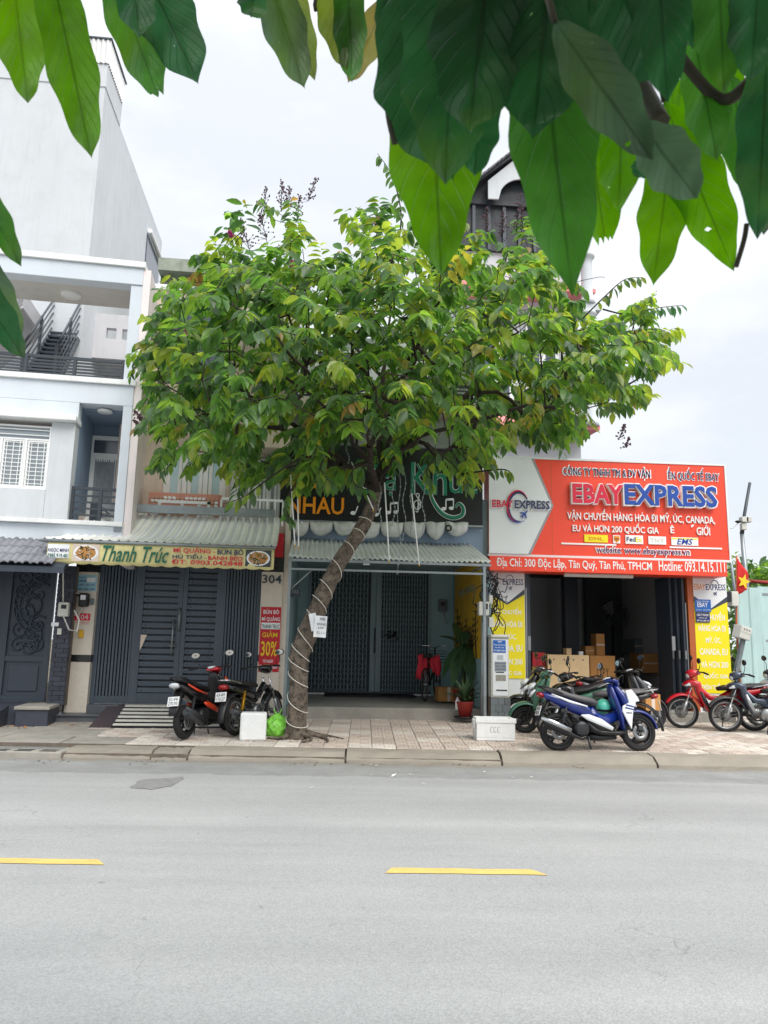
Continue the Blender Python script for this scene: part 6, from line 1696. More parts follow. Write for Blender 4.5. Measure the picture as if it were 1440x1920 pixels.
# ================================================================== leaves and trees
def leaf_material(name, rough=.36, trans=.5, boost=2.9):
    m = bpy.data.materials.new(name); m.use_nodes = True
    t = m.node_tree; b = t.nodes['Principled BSDF']; L = t.links.new; N = t.nodes.new
    at = N('ShaderNodeAttribute'); at.attribute_name = 'tint'
    tr = N('ShaderNodeBsdfTranslucent'); mx = N('ShaderNodeMixShader'); mx.inputs[0].default_value = trans
    hv = N('ShaderNodeHueSaturation'); hv.inputs['Hue'].default_value = .488; hv.inputs['Saturation'].default_value = 1.08; hv.inputs['Value'].default_value = boost
    tc = N('ShaderNodeTexCoord'); nz = N('ShaderNodeTexNoise'); nz.inputs['Scale'].default_value = 9; nz.inputs['Detail'].default_value = 4; L(tc.outputs['Object'], nz.inputs[0])
    mr = N('ShaderNodeMapRange'); mr.inputs[1].default_value = .3; mr.inputs[2].default_value = .7; mr.inputs[3].default_value = .78; mr.inputs[4].default_value = 1.18; L(nz.outputs[0], mr.inputs[0])
    h0 = N('ShaderNodeHueSaturation'); L(at.outputs['Color'], h0.inputs['Color']); L(mr.outputs[0], h0.inputs['Value'])
    L(h0.outputs[0], b.inputs['Base Color']); L(h0.outputs[0], hv.inputs['Color']); L(hv.outputs[0], tr.inputs[0])
    b.inputs['Roughness'].default_value = rough; b.inputs['Specular IOR Level'].default_value = .6
    L(b.outputs[0], mx.inputs[1]); L(tr.outputs[0], mx.inputs[2]); L(mx.outputs[0], t.nodes['Material Output'].inputs[0])
    return m
M['leaf'] = leaf_material('tree_leaf')
M['petal'] = pm('pink_petal', (226, 96, 178), .6, .15, 20)
M['seed'] = pm('brown_purple_seed', (96, 70, 80), .8, .3, 30)

def set_tint(me, cols):
    at = me.color_attributes.new('tint', 'FLOAT_COLOR', 'POINT')
    flat = []
    for c in cols: flat += [c[0], c[1], c[2], 1.0]
    at.data.foreach_set('color', flat)

def leaf_shape(L_, W_, curl, fold):
    """a folded, curling leaf along +x: list of points and faces"""
    prof = [(0, .0), (.14, .55), (.4, 1.0), (.68, .82), (.88, .36), (1.0, .0)]
    vs = []; fs = []
    for (t, w_) in prof:
        z = -curl * L_ * t * t
        if w_ == 0: vs.append((L_ * t, 0, z))
        else: vs += [(L_ * t, -W_ * w_ / 2, z + fold * W_ * w_ / 2), (L_ * t, 0, z), (L_ * t, W_ * w_ / 2, z + fold * W_ * w_ / 2)]
    fs += [(0, 1, 2), (0, 2, 3)]
    for k in range(3): a = 1 + 3 * k; fs += [(a, a + 3, a + 4, a + 1), (a + 1, a + 4, a + 5, a + 2)]
    fs += [(10, 13, 11), (11, 13, 12)]
    return vs, fs
LV = [leaf_shape(1, random.uniform(.38, .5), random.uniform(.05, .35), random.uniform(.1, .5)) for _ in range(8)]
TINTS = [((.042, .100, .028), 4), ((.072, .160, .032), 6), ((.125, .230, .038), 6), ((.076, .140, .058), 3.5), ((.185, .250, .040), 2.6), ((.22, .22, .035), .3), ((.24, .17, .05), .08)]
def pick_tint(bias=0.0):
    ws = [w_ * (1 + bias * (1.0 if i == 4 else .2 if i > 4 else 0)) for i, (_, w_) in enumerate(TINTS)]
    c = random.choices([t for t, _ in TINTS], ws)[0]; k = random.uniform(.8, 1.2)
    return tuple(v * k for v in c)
def leaf_matrix(p, d, up, s_):
    x = d.normalized(); y = up.cross(x)
    if y.length < 1e-4: y = x.orthogonal()
    y.normalize(); z = x.cross(y)
    return Matrix(((x.x * s_, y.x * s_, z.x * s_, p.x), (x.y * s_, y.y * s_, z.y * s_, p.y), (x.z * s_, y.z * s_, z.z * s_, p.z), (0, 0, 0, 1)))

import numpy as np
def in_poly(x, y, poly):
    c = False; j = len(poly) - 1
    for i in range(len(poly)):
        (xi, yi), (xj, yj) = poly[i], poly[j]
        if (yi > y) != (yj > y) and x < (xj - xi) * (y - yi) / (yj - yi) + xi: c = not c
        j = i
    return c
def edge_dist(x, y, poly):
    best = 1e9
    for i in range(len(poly)):
        (x0, y0), (x1, y1) = poly[i], poly[(i + 1) % len(poly)]
        dx, dy = x1 - x0, y1 - y0; t = max(0, min(1, ((x - x0) * dx + (y - y0) * dy) / (dx * dx + dy * dy)))
        best = min(best, sqrt((x - x0 - dx * t) ** 2 + (y - y0 - dy * t) ** 2))
    return best

tb0 = PG(556, 1384)[2]
YT = tb0.y
tree = thing('street_tree', 'leaning leafy pavement tree with pink blooms and white rope round its trunk', 'tree', (tb0.x, tb0.y, tb0.z))
T0 = Vector(tree.location)
def TP(px, py, dy=0.0): return P(px, py, YT + dy) - T0
trunk_px = [(555, 1392, 0), (556, 1372, 0), (557, 1340, 0), (559, 1280, 0), (561, 1235, 0), (572, 1200, 0), (592, 1150, -.02), (612, 1100, -.04), (640, 1050, -.06), (672, 1000, -.08), (692, 962, -.1), (703, 930, -.1), (706, 900, -.1)]
tw_px = [50, 39, 35, 33, 35, 37, 33, 31, 28, 26, 25, 24, 22]
px2m = 1 / scale_at(T0 + Vector((0, 0, 1)))
tp_ = [TP(*q) for q in trunk_px]; tr_ = [w_ * px2m / 2 for w_ in tw_px]
def rough_tube(pts, rs, n, amp, sub=3):
    P_ = smooth([tuple(p) + (r_,) for p, r_ in zip(pts, rs)], sub)
    mb = MB(); vs = []; k = len(P_)
    for i, q in enumerate(P_):
        t = Vector(P_[min(i + 1, k - 1)][:3]) - Vector(P_[max(i - 1, 0)][:3]); t.normalize()
        a = t.cross(Vector((0, 1, 0))); a.normalize(); b = a.cross(t)
        for j in range(n):
            th = 2 * pi * j / n
            rr_ = q[3] * (1 + amp * (sin(th * 3 + i * .35) * .5 + sin(th * 5 - i * .6) * .35 + random.uniform(-.5, .5)))
            vs.append(Vector(q[:3]) + (a * cos(th) + b * sin(th)) * rr_)
    fs = [(i * n + j, i * n + (j + 1) % n, (i + 1) * n + (j + 1) % n, (i + 1) * n + j) for i in range(k - 1) for j in range(n)]
    fs.append(tuple(range(n)))
    return mb.add(vs, fs, sm=True), P_
mb, TRK = rough_tube(tp_, tr_, 28, .12, 5)
# surface roots
for (a, l_) in ((.2, .55), (1.1, .3), (3.6, .3), (5.2, .35), (-.5, .5)):
    pts = []
    for i in range(7):
        t = i / 6; r_ = .1 + l_ * t
        pts.append((r_ * cos(a + .4 * sin(t * 4)), r_ * sin(a + .4 * sin(t * 4)), .09 * (1 - t) ** 2 + .005))
    mb.tube(pts, [.035 * (1 - i / 7) + .005 for i in range(7)], 6)
mb.build('trunk', M['bark'], tree)

limbs = [
 [(705, 915, -.1), (690, 870, -.4), (640, 790, -.9), (545, 715, -1.4), (440, 665, -1.7), (350, 650, -1.8)],
 [(706, 905, -.1), (722, 800, .2), (716, 700, .3), (738, 560, .3), (748, 470, .2)],
 [(706, 900, -.1), (790, 800, .3), (900, 725, .6), (1030, 690, .7), (1150, 670, .6)],
 [(703, 925, -.1), (600, 830, .5), (480, 800, .9), (370, 800, 1.0)],
 [(716, 700, .3), (640, 630, 1.0), (565, 545, 1.4), (525, 460, 1.4)],
 [(722, 800, .2), (830, 650, .8), (900, 560, 1.1), (955, 470, 1.1)],
 [(706, 905, -.1), (770, 830, -.7), (890, 790, -1.4), (1010, 760, -1.8), (1130, 760, -1.9)],
 [(705, 915, -.1), (690, 850, -1.0), (700, 780, -2.0), (720, 700, -2.6)],
 [(706, 900, -.1), (750, 790, 1.2), (800, 700, 2.2), (820, 620, 2.6)],
 [(690, 870, -.4), (610, 740, -1.6), (520, 640, -2.2), (430, 560, -2.2)],
 [(722, 800, .2), (780, 650, -1.0), (840, 540, -1.6), (870, 480, -1.7)],
 [(900, 725, .6), (1000, 620, .9), (1060, 540, .9), (1130, 520, .8)],
]
pos = []; par = []; main = []
def add_node(p, pr): pos.append(p); par.append(pr); return len(pos) - 1
root_i = add_node(TP(705, 920, -.1), -1)
def nearest(p):
    A = np.array(pos); d = ((A - np.array(p)) ** 2).sum(1); i = int(d.argmin()); return i, sqrt(d[i])
for lb in limbs:
    pts = [Vector(q) for q in smooth([tuple(TP(*q)) for q in lb], 5)]
    i, _ = nearest(pts[0]); prev = i
    for p in pts[1:]:
        j = p + Vector((random.gauss(0, .025), random.gauss(0, .025), random.gauss(0, .025)))
        prev = add_node(j, prev)
outline = [(258, 790), (262, 660), (285, 600), (325, 545), (372, 478), (424, 425), (478, 375), (540, 372), (590, 440), (640, 395), (740, 385), (860, 412), (935, 430), (985, 400), (1040, 455), (1095, 510), (1200, 560), (1262, 600), (1258, 690), (1225, 745), (1150, 790), (1120, 860), (1050, 862), (1000, 850), (935, 895), (860, 905), (775, 880), (700, 893), (640, 918), (600, 900), (525, 905), (455, 930), (400, 885), (325, 880), (275, 845)]
outline = [(x_, y_ - (5 if y_ > 835 and x_ > 420 else 0)) for x_, y_ in outline]
tips = []
while len(tips) < 1400:
    x, y = random.uniform(255, 1265), random.uniform(370, 935)
    if not in_poly(x, y, outline): continue
    ed_ = edge_dist(x, y, outline)
    if ed_ < 20: continue
    d = min((ed_ - 15) / 150.0, 1); T = 2.7 * sqrt(1 - (1 - d) ** 2) + .25
    dy = random.uniform(-T, T)
    # looser towards the edge and uneven clumps
    if d < .25 and random.random() < .25: continue
    if d < .5 and (sin(x * .045 + 1.3 * sin(y * .03)) + sin(y * .052 + dy * .6)) < -.55 + (.5 - d): continue
    cl_ = sin(x * .021 + dy * 1.7) * sin(y * .026 - dy * 1.3) + .5 * sin(x * .05 + y * .043)
    if cl_ < -.3 and random.random() < .85: continue
    tips.append(TP(x, y, dy))
tips.sort(key=lambda p: (p - pos[0]).length)
sprays = []
for p in tips:
    i, d = nearest(p); a = pos[i]
    k = max(1, int(d / .22)); prev = i
    for q in range(1, k + 1):
        t = q / k
        j = Vector(a) + (p - Vector(a)) * t + Vector((random.gauss(0, .02), random.gauss(0, .02), .06 * sin(pi * t) * min(d, 1) + random.gauss(0, .02)))
        prev = add_node(j, prev)
    sprays.append((prev, (p - Vector(a)).normalized() if d > .02 else Vector((0, -1, 0))))
cnt_ = [0] * len(pos); ch_ = [[] for _ in pos]
for i in range(1, len(pos)): ch_[par[i]].append(i)
for i in range(len(pos) - 1, -1, -1):
    cnt_[i] = max(1, sum(cnt_[c] for c in ch_[i]))
rad = [min(.0056 * c ** .5, .12) for c in cnt_]
thick = MB(); thin = MB()
for i in range(1, len(pos)):
    p = par[i]
    r0 = rad[p] if (p > 0 and rad[p] < rad[i] * 1.7) else rad[i] * 1.15
    (thick if rad[i] > .016 else thin).tube([pos[p], pos[i]], [r0, rad[i]], 7 if rad[i] > .016 else 4, caps=False)
thick.build('branch', M['barkdark'], tree); thin.build('twigs', M['barkdark'], tree, stuff=True)

leaves = []   # (matrix, tint, variant)
def spray(p, d, n, size, bias=0.0, droop=.5, length=.34):
    d = (d + Vector((random.gauss(0, .35), random.gauss(0, .35), random.gauss(0, .3) - .1))).normalized()
    side = d.cross(Vector((0, 0, 1)))
    if side.length < .05: side = Vector((1, 0, 0))
    side.normalize()
    base_t = pick_tint(bias)
    q = Vector(p)
    for i in range(n):
        t = i / n
        dd_ = (d + Vector((0, 0, -droop * t))).normalized()
        q = q + dd_ * length / n
        s_ = 1 if i % 2 else -1
        ld_ = (side * s_ * random.uniform(.7, 1.1) + dd_ * random.uniform(.3, .7) + Vector((0, 0, random.uniform(-1.15, -.1)))).normalized()
        up = Vector((random.gauss(0, .35), random.gauss(0, .35), 1)).normalized()
        tn = base_t if random.random() < .65 else pick_tint(bias)
        if i == n - 1 and random.random() < .04: tn = TINTS[random.choice((5, 6))][0]
        leaves.append((leaf_matrix(q, ld_, up, size * random.uniform(.75, 1.2) * (1 - .25 * t)), tn, random.randrange(8)))
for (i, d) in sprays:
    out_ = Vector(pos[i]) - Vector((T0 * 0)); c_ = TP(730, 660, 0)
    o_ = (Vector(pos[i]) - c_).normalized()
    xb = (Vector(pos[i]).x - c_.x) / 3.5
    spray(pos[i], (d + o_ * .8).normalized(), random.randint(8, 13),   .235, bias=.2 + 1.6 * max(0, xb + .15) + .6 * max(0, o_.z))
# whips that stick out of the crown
def whip(pts, n, size, bias=.5, tint=None):
    P_ = [Vector(q) for q in smooth([tuple(TP(*q)) for q in pts], 6)]
    MB().tube(P_, [.012 * (1 - i / len(P_)) + .003 for i in range(len(P_))], 5).build('whip_twig', M['barkdark'], tree)
    k0 = len(leaves)
    for i in range(n):
        f_ = .3 + .7 * i / n; a = min(int(f_ * (len(P_) - 1)), len(P_) - 2)
        d = (P_[a + 1] - P_[a]).normalized(); sd = d.cross(Vector((0, 1, 0))).normalized() * (1 if i % 2 else -1)
        ld_ = (sd * .35 + d * .35 + Vector((0, 0, -.9)) + Vector((random.gauss(0, .12), random.gauss(0, .3), 0))).normalized()
        leaves.append((leaf_matrix(P_[a], ld_, Vector((random.gauss(0, .6), -1, .4)).normalized(), size * random.uniform(.8, 1.15)), tint or pick_tint(bias), random.randrange(8)))
whip([(745, 470, -.3), (752, 400, -.3), (735, 330, -.35), (708, 288, -.4)], 20, .17, .5, (.075, .16, .035))
whip([(1130, 580, .3), (1180, 590, .2), (1230, 578, .1), (1282, 572, .1)], 22, .17, .2, (.06, .16, .06))
whip([(1090, 600, .3), (1130, 560, .2), (1170, 525, .1), (1205, 520, .1)], 14, .17, .8)
whip([(560, 860, -1.2), (500, 900, -1.4), (460, 930, -1.5), (420, 945, -1.5)], 12, .18, .4)
whip([(340, 840, -.5), (320, 870, -.6), (300, 890, -.6)], 8, .16, .3)
whip([(560, 900, -1), (540, 930, -1), (538, 960, -1), (552, 980, -1)], 12, .16, .1)
whip([(700, 870, -1.2), (662, 880, -1.4), (668, 910, -1.5), (700, 920, -1.5)], 10, .18, .4)
whip([(300, 650, -.6), (275, 660, -.7), (252, 690, -.7), (244, 710, -.7)], 7, .13, 2)
whip([(1180, 720, -.4), (1230, 690, -.4), (1262, 665, -.4)], 10, .15, .5)
whip([(800, 830, -1.2), (850, 872, -1.4), (885, 915, -1.5)], 10, .17, .3)
whip([(830, 850, -1.0), (800, 880, -1.2), (812, 915, -1.2)], 9, .17, .3)
whip([(620, 840, -1.2), (600, 880, -1.4), (622, 905, -1.4)], 10, .17, .3)
whip([(860, 890, -1.3), (940, 880, -1.5), (960, 890, -1.5)], 8, .15, .5)

order = sorted(range(len(leaves)), key=lambda k: leaves[k][0].translation.y - leaves[k][0].to_scale().x * 4)
near = set(order[:300])
fv = []; ff_ = []; fc = []
lm_cache = {}
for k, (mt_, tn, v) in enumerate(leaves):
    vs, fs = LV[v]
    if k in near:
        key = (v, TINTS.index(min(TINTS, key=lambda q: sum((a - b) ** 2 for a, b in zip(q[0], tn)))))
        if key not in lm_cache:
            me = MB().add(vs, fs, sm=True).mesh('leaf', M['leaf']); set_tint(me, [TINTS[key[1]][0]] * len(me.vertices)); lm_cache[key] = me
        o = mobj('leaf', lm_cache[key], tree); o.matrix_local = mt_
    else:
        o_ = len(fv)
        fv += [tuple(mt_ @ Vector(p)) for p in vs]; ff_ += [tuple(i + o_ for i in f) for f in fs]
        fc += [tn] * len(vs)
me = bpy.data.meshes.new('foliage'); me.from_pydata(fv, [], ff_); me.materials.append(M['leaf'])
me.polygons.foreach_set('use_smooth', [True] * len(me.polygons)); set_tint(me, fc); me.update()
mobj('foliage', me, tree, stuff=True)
# flower and seed panicles
def panicle(px, py, dy, h_px, kind, lean=0.0, n=46):
    a = TP(px, py + h_px / 2, dy); b = TP(px + lean, py - h_px / 2, dy); mb = MB()
    mb.tube([a, b], .005, 4, mi=0)
    w_ = (b - a).length * .28
    for _ in range(n):
        t = random.uniform(.1, 1); p = a + (b - a) * t + Vector((random.gauss(0, 1), random.gauss(0, 1), random.gauss(0, .4))) * w_ * .5 * (1.1 - t * .8)
        if kind == 'flower':
            for k in range(4):
                an = random.uniform(0, 6.28); e = Vector((cos(an), sin(an), random.uniform(-.4, .4))) * .03; f_ = e.cross(Vector((random.gauss(0, 1), random.gauss(0, 1), 1))).normalized() * .016
                mb.add([p, p + e * .6 + f_, p + e, p + e * .6 - f_], [(0, 1, 2, 3)], 1)
        else:
            mb.ball(p, .012, .012, .014, 6, 4, 1); mb.tube([a + (b - a) * max(t - .12, 0), p], .0025, 3, caps=False)
    mb.build('flower_panicle' if kind == 'flower' else 'seed_panicle', [M['barkdark'], M['petal' if kind == 'flower' else 'seed']], tree)
for q in ((318, 588, -.9, 18, 'flower', 2), (351, 622, -1.2, 22, 'flower', -6), (706, 414, -.5, 24, 'flower', 2), (396, 552, -.6, 26, 'flower', 8), (520, 492, -.3, 14, 'flower', 3), (546, 496, -.3, 14, 'flower', 0), (434, 436, 0, 18, 'flower', -4), (448, 400, 0, 10, 'seed', 0)): panicle(*q)
for q in ((492, 385, 0, 70, 'seed', 8), (527, 368, .2, 56, 'seed', 2), (541, 372, .1, 48, 'seed', 2), (556, 392, .1, 50, 'seed', 6), (578, 355, .2, 44, 'seed', 16), (502, 430, 0, 60, 'seed', -14), (468, 440, 0, 60, 'seed', -18), (400, 560, -.7, 36, 'seed', 6), (980, 395, .3, 66, 'seed', -4), (968, 410, .3, 50, 'seed', 6), (915, 415, .4, 50, 'seed', -4), (940, 420, .3, 50, 'seed', 4), (300, 625, -.9, 50, 'seed', -14), (268, 780, -.8, 20, 'seed', -16), (272, 800, -.8, 24, 'seed', -20), (690, 500, -1.8, 30, 'seed', 10), (740, 500, -1.9, 30, 'seed', -6), (1160, 810, -.5, 30, 'seed', 12), (1170, 830, -.5, 20, 'seed', 10)): panicle(*q)
# rope wound round the trunk
rope = thing('rope', 'white rope wound in a spiral round the leaning tree trunk', 'rope', T0)
def trunk_at(t):
    f_ = t * (len(TRK) - 1); i = min(int(f_), len(TRK) - 2); k = f_ - i
    return [a + (b - a) * k for a, b in zip(TRK[i], TRK[i + 1])]
pts = []
turns = 13; NN = 420
for i in range(NN + 1):
    t = .1 + .72 * i / NN; q = trunk_at(t); ax = Vector(trunk_at(min(t + .02, 1))[:3]) - Vector(trunk_at(t - .02)[:3]); ax.normalize()
    a = ax.cross(Vector((0, 1, 0))).normalized(); b = a.cross(ax)
    th = 2 * pi * turns * (i / NN) + .8 * sin(i * .05)
    pts.append(Vector(q[:3]) + (a * cos(th) + b * sin(th)) * (q[3] * 1.09 + .006) + ax * .05 * sin(th + i * .01))
MB().tube(pts, .0055, 6).build('rope_coil', M['rope'], rope)
# paper notices on the trunk
nq = TP(598, 1172, -.32)
for (lab, dx, dz, rot, w_, h_, tx) in (('white paper notice with black lettering tied to the leaning trunk', .02, -.02, .05, .17, .29, True), ('blank crumpled paper behind the notice on the leaning trunk', -.075, .04, -.22, .1, .24, False)):
    r = thing('paper_notice', lab, 'notice', T0 + nq + Vector((dx, 0 if tx else .03, dz))); r.rotation_euler = (0, rot, 0)
    vs = []; fs = []
    for i in range(9):
        for j in range(9):
            x, z = w_ * (i / 8 - .5), h_ * (j / 8 - .5); vs.append((x, .012 * sin(i * .9 + j * .5) - .01 * (j / 8), z))
    fs = [(i * 9 + j, (i + 1) * 9 + j, (i + 1) * 9 + j + 1, i * 9 + j + 1) for i in range(8) for j in range(8)]
    MB().add(vs, fs, sm=True).build('sheet', M['paper'], r)
    if tx:
        for (s_, z0, z1, x0, x1) in (('XE', .3, .42, -.1, .35), ('DỪNG', .06, .2, -.25, .42), ('SẠP', -.12, -.02, -.2, .3), ('0 2 . 1 1 1', -.34, -.22, -.25, .42)):
            lettering(r, s_, w_ * x0, w_ * x1, h_ * z0, h_ * z1, -.022, M['dkplastic'], .001, .03)
# lamp tubes and light strings hanging from the branches
def hang(px0, y0, px1, y1, dy, label, name='hanging_tube', r_=.009):
    a, b = T0 + TP(px0, y0, dy), T0 + TP(px1, y1, dy)
    o = thing(name, label, 'lamp', a, 0, None)
    MB().tube([(0, 0, 0), b - a], r_, 8).build('tube', M['white'], o)
    MB().tube([(b - a), (b - a) + Vector((0, 0, -.03))], r_ * 1.15, 8).build('end_cap', M['goldshock'], o)
    MB().tube([(0, 0, 0), (0, 0, .25)], .004, 4).build('cord', M['dkplastic'], o)
hang(545, 890, 553, 1022, -.6, 'leftmost white lamp tube hanging in front of the amber lettering')
hang(558, 915, 560, 1025, -.55, 'shorter white lamp tube beside the leftmost one by the amber lettering')
hang(721, 905, 730, 1052, -.5, 'long white lamp tube hanging just right of the trunk fork')
hang(772, 925, 786, 1058, -.5, 'rightmost white lamp tube hanging in front of the green lettering')
hang(659, 866, 700, 955, -.35, 'tilted white lamp tube leaning against the trunk fork')
ls = thing('light_string', 'thin strings of tiny lights hanging below the crown before the black sign', 'light string', T0)
for (px, y0, y1) in ((738, 880, 985), (748, 880, 1075), (758, 885, 1012), (772, 880, 1000), (794, 900, 1000), (712, 910, 1000), (652, 810, 880)):
    pts = [TP(px + 3 * sin(i * .9), y0 + (y1 - y0) * i / 12, -.4) for i in range(13)]
    mb = MB().tube(pts, .004, 4)
    for p in pts[2:]: mb.box(p.x - .008, p.x + .008, p.y - .008, p.y + .008, p.z - .012, p.z + .012)
    mb.build('string', M['galv'], ls)

# ------------------------------------------------------------------ trees and shrubs beyond the fence
def far_tree(label, px, py, Y, R_, H_, n, size, trunk=True, name='tree'):
    c = P(px, py, Y); base = Vector((c.x, c.y, 0))
    r = thing(name, label, 'tree' if trunk else 'shrub', base)
    if trunk: MB().tube([(0, 0, 0), (.1, 0, c.z * .6), (0, 0, c.z)], [.14, .1, .04], 8).build('trunk', M['bark'], r)
    vs_ = []; fs_ = []; cs = []
    for _ in range(n):
        k = random.random() ** .4; a = random.uniform(0, 6.28); e = random.uniform(-1, 1)
        p = Vector((R_ * k * cos(a) * sqrt(1 - e * e), R_ * k * sin(a) * sqrt(1 - e * e), c.z + H_ * k * e))
        if sin(p.x * 4) * sin(p.z * 5 + p.y * 3) < -.3: continue
        m_ = leaf_matrix(p, Vector((random.gauss(0, 1), random.gauss(0, 1), random.gauss(-.4, .6))), Vector((random.gauss(0, .5), random.gauss(0, .5), 1)), size * random.uniform(.7, 1.3))
        v, f_ = LV[random.randrange(8)]; o_ = len(vs_)
        vs_ += [tuple(m_ @ Vector(q)) for q in v]; fs_ += [tuple(i + o_ for i in q) for q in f_]; cs += [pick_tint()] * len(v)
    me = bpy.data.meshes.new('crown'); me.from_pydata(vs_, [], fs_); me.materials.append(M['leaf']); set_tint(me, cs)
    mobj('crown', me, r, stuff=True)
far_tree('feathery pale green tree behind the red flag', 1378, 1075, 21, .7, .6, 240, .26)
far_tree('loose green tree above the sheet fence at the right edge', 1432, 1082, 22, 1.0, .45, 500, .26)
far_tree('dark shrub seen in the gap between the yellow pillar and the sheet fence', 1376, 1190, 15.2, .5, 1.4, 700, .16, False, 'shrub')
far_tree('low shrub at the foot of the gap beside the sheet fence', 1372, 1270, 14.6, .35, .5, 300, .14, False, 'shrub')
far_tree('wide dark tree far beyond the sheet fence outside the right edge', 1560, 1120, 26, 3.5, 2.0, 2200, .4)

# ------------------------------------------------------------------ leaves hanging close to the camera
def fg_material():
    m = bpy.data.materials.new('near_leaf'); m.use_nodes = True
    t = m.node_tree; b = t.nodes['Principled BSDF']; L = t.links.new; N = t.nodes.new
    at = N('ShaderNodeAttribute'); at.attribute_name = 'tint'
    uv = N('ShaderNodeUVMap'); sx = N('ShaderNodeSeparateXYZ'); L(uv.outputs[0], sx.inputs[0])
    def mth(op, a, b_=None, c=None):
        r = N('ShaderNodeMath'); r.operation = op
        for k, v in enumerate((a, b_, c)):
            if v is None: continue
            if isinstance(v, (int, float)): r.inputs[k].default_value = v
            else: L(v, r.inputs[k])
        return r.outputs[0]
    au = mth('ABSOLUTE', mth('SUBTRACT', sx.outputs[0], .5))
    mid = N('ShaderNodeMapRange'); mid.inputs[1].default_value = .012; mid.inputs[2].default_value = .035; mid.inputs[3].default_value = 1; mid.inputs[4].default_value = 0; L(au, mid.inputs[0])
    ph = mth('FRACT', mth('ADD', mth('MULTIPLY', sx.outputs[1], 11.0), mth('MULTIPLY', au, -4.5)))
    vein = N('ShaderNodeMapRange'); vein.inputs[1].default_value = .0; vein.inputs[2].default_value = .09; vein.inputs[3].default_value = .38; vein.inputs[4].default_value = 0; L(mth('ABSOLUTE', mth('SUBTRACT', ph, .5)), vein.inputs[0])
    vv = mth('MAXIMUM', mid.outputs[0], vein.outputs[0])
    tc = N('ShaderNodeTexCoord'); nz = N('ShaderNodeTexNoise'); nz.inputs['Scale'].default_value = 22; nz.inputs['Detail'].default_value = 5; L(tc.outputs['Object'], nz.inputs[0])
    mr = N('ShaderNodeMapRange'); mr.inputs[1].default_value = .3; mr.inputs[2].default_value = .7; mr.inputs[3].default_value = .7; mr.inputs[4].default_value = 1.25; L(nz.outputs[0], mr.inputs[0])
    n2 = N('ShaderNodeTexNoise'); n2.inputs['Scale'].default_value = 90; n2.inputs['Detail'].default_value = 2; L(tc.outputs['Object'], n2.inputs[0])
    sp = N('ShaderNodeMapRange'); sp.inputs[1].default_value = .76; sp.inputs[2].default_value = .79; sp.inputs[3].default_value = 0; sp.inputs[4].default_value = .8; L(n2.outputs[0], sp.inputs[0])
    h0 = N('ShaderNodeHueSaturation'); L(at.outputs['Color'], h0.inputs['Color']); L(mth('MULTIPLY', mr.outputs[0], mth('SUBTRACT', 1.0, mth('MULTIPLY', vv, .35))), h0.inputs['Value'])
    mx0 = N('ShaderNodeMix'); mx0.data_type = 'RGBA'; L(sp.outputs[0], mx0.inputs[0]); L(h0.outputs[0], mx0.inputs[6]); mx0.inputs[7].default_value = (.5, .6, .3, 1)
    # yellowing and browning of its own along the margin and in blotches
    n5 = N('ShaderNodeTexNoise'); n5.inputs['Scale'].default_value = 9; n5.inputs['Detail'].default_value = 7; L(tc.outputs['Object'], n5.inputs[0])
    ye = N('ShaderNodeMapRange'); ye.inputs[1].default_value = .52; ye.inputs[2].default_value = .72; ye.inputs[3].default_value = 0; ye.inputs[4].default_value = .5; L(n5.outputs[0], ye.inputs[0])
    ym = N('ShaderNodeMix'); ym.data_type = 'RGBA'; L(ye.outputs[0], ym.inputs[0]); L(mx0.outputs[2], ym.inputs[6]); ym.inputs[7].default_value = (.07, .135, .012, 1); mx0 = ym
    hv = N('ShaderNodeHueSaturation'); hv.inputs['Hue'].default_value = .492; hv.inputs['Saturation'].default_value = 1.1; hv.inputs['Value'].default_value = 4.4; L(mx0.outputs[2], hv.inputs['Color'])
    tr = N('ShaderNodeBsdfTranslucent'); L(hv.outputs[0], tr.inputs[0])
    mx = N('ShaderNodeMixShader'); mx.inputs[0].default_value = .5
    L(mx0.outputs[2], b.inputs['Base Color']); b.inputs['Roughness'].default_value = .34
    bp = N('ShaderNodeBump'); bp.inputs['Strength'].default_value = .7; bp.inputs['Distance'].default_value = .0025; bp.invert = True; L(vv, bp.inputs['Height']); L(bp.outputs[0], b.inputs['Normal'])
    L(b.outputs[0], mx.inputs[1]); L(tr.outputs[0], mx.inputs[2])
    # small insect holes eaten right through the blade
    n7 = N('ShaderNodeTexNoise'); n7.inputs['Scale'].default_value = 55; n7.inputs['Detail'].default_value = 3; L(tc.outputs['Object'], n7.inputs[0])
    ho = N('ShaderNodeMapRange'); ho.inputs[1].default_value = .755; ho.inputs[2].default_value = .765; L(n7.outputs[0], ho.inputs[0])
    tp = N('ShaderNodeBsdfTransparent'); mh = N('ShaderNodeMixShader'); L(ho.outputs[0], mh.inputs[0]); L(mx.outputs[0], mh.inputs[1]); L(tp.outputs[0], mh.inputs[2]); L(mh.outputs[0], t.nodes['Material Output'].inputs[0])
    return m
M['nearleaf'] = fg_material()
M['stem'] = pm('leaf_stem', (70, 66, 52), .7, .3, 40)
def CP(px, py, dep_): return CAM + ray(px, py) * dep_
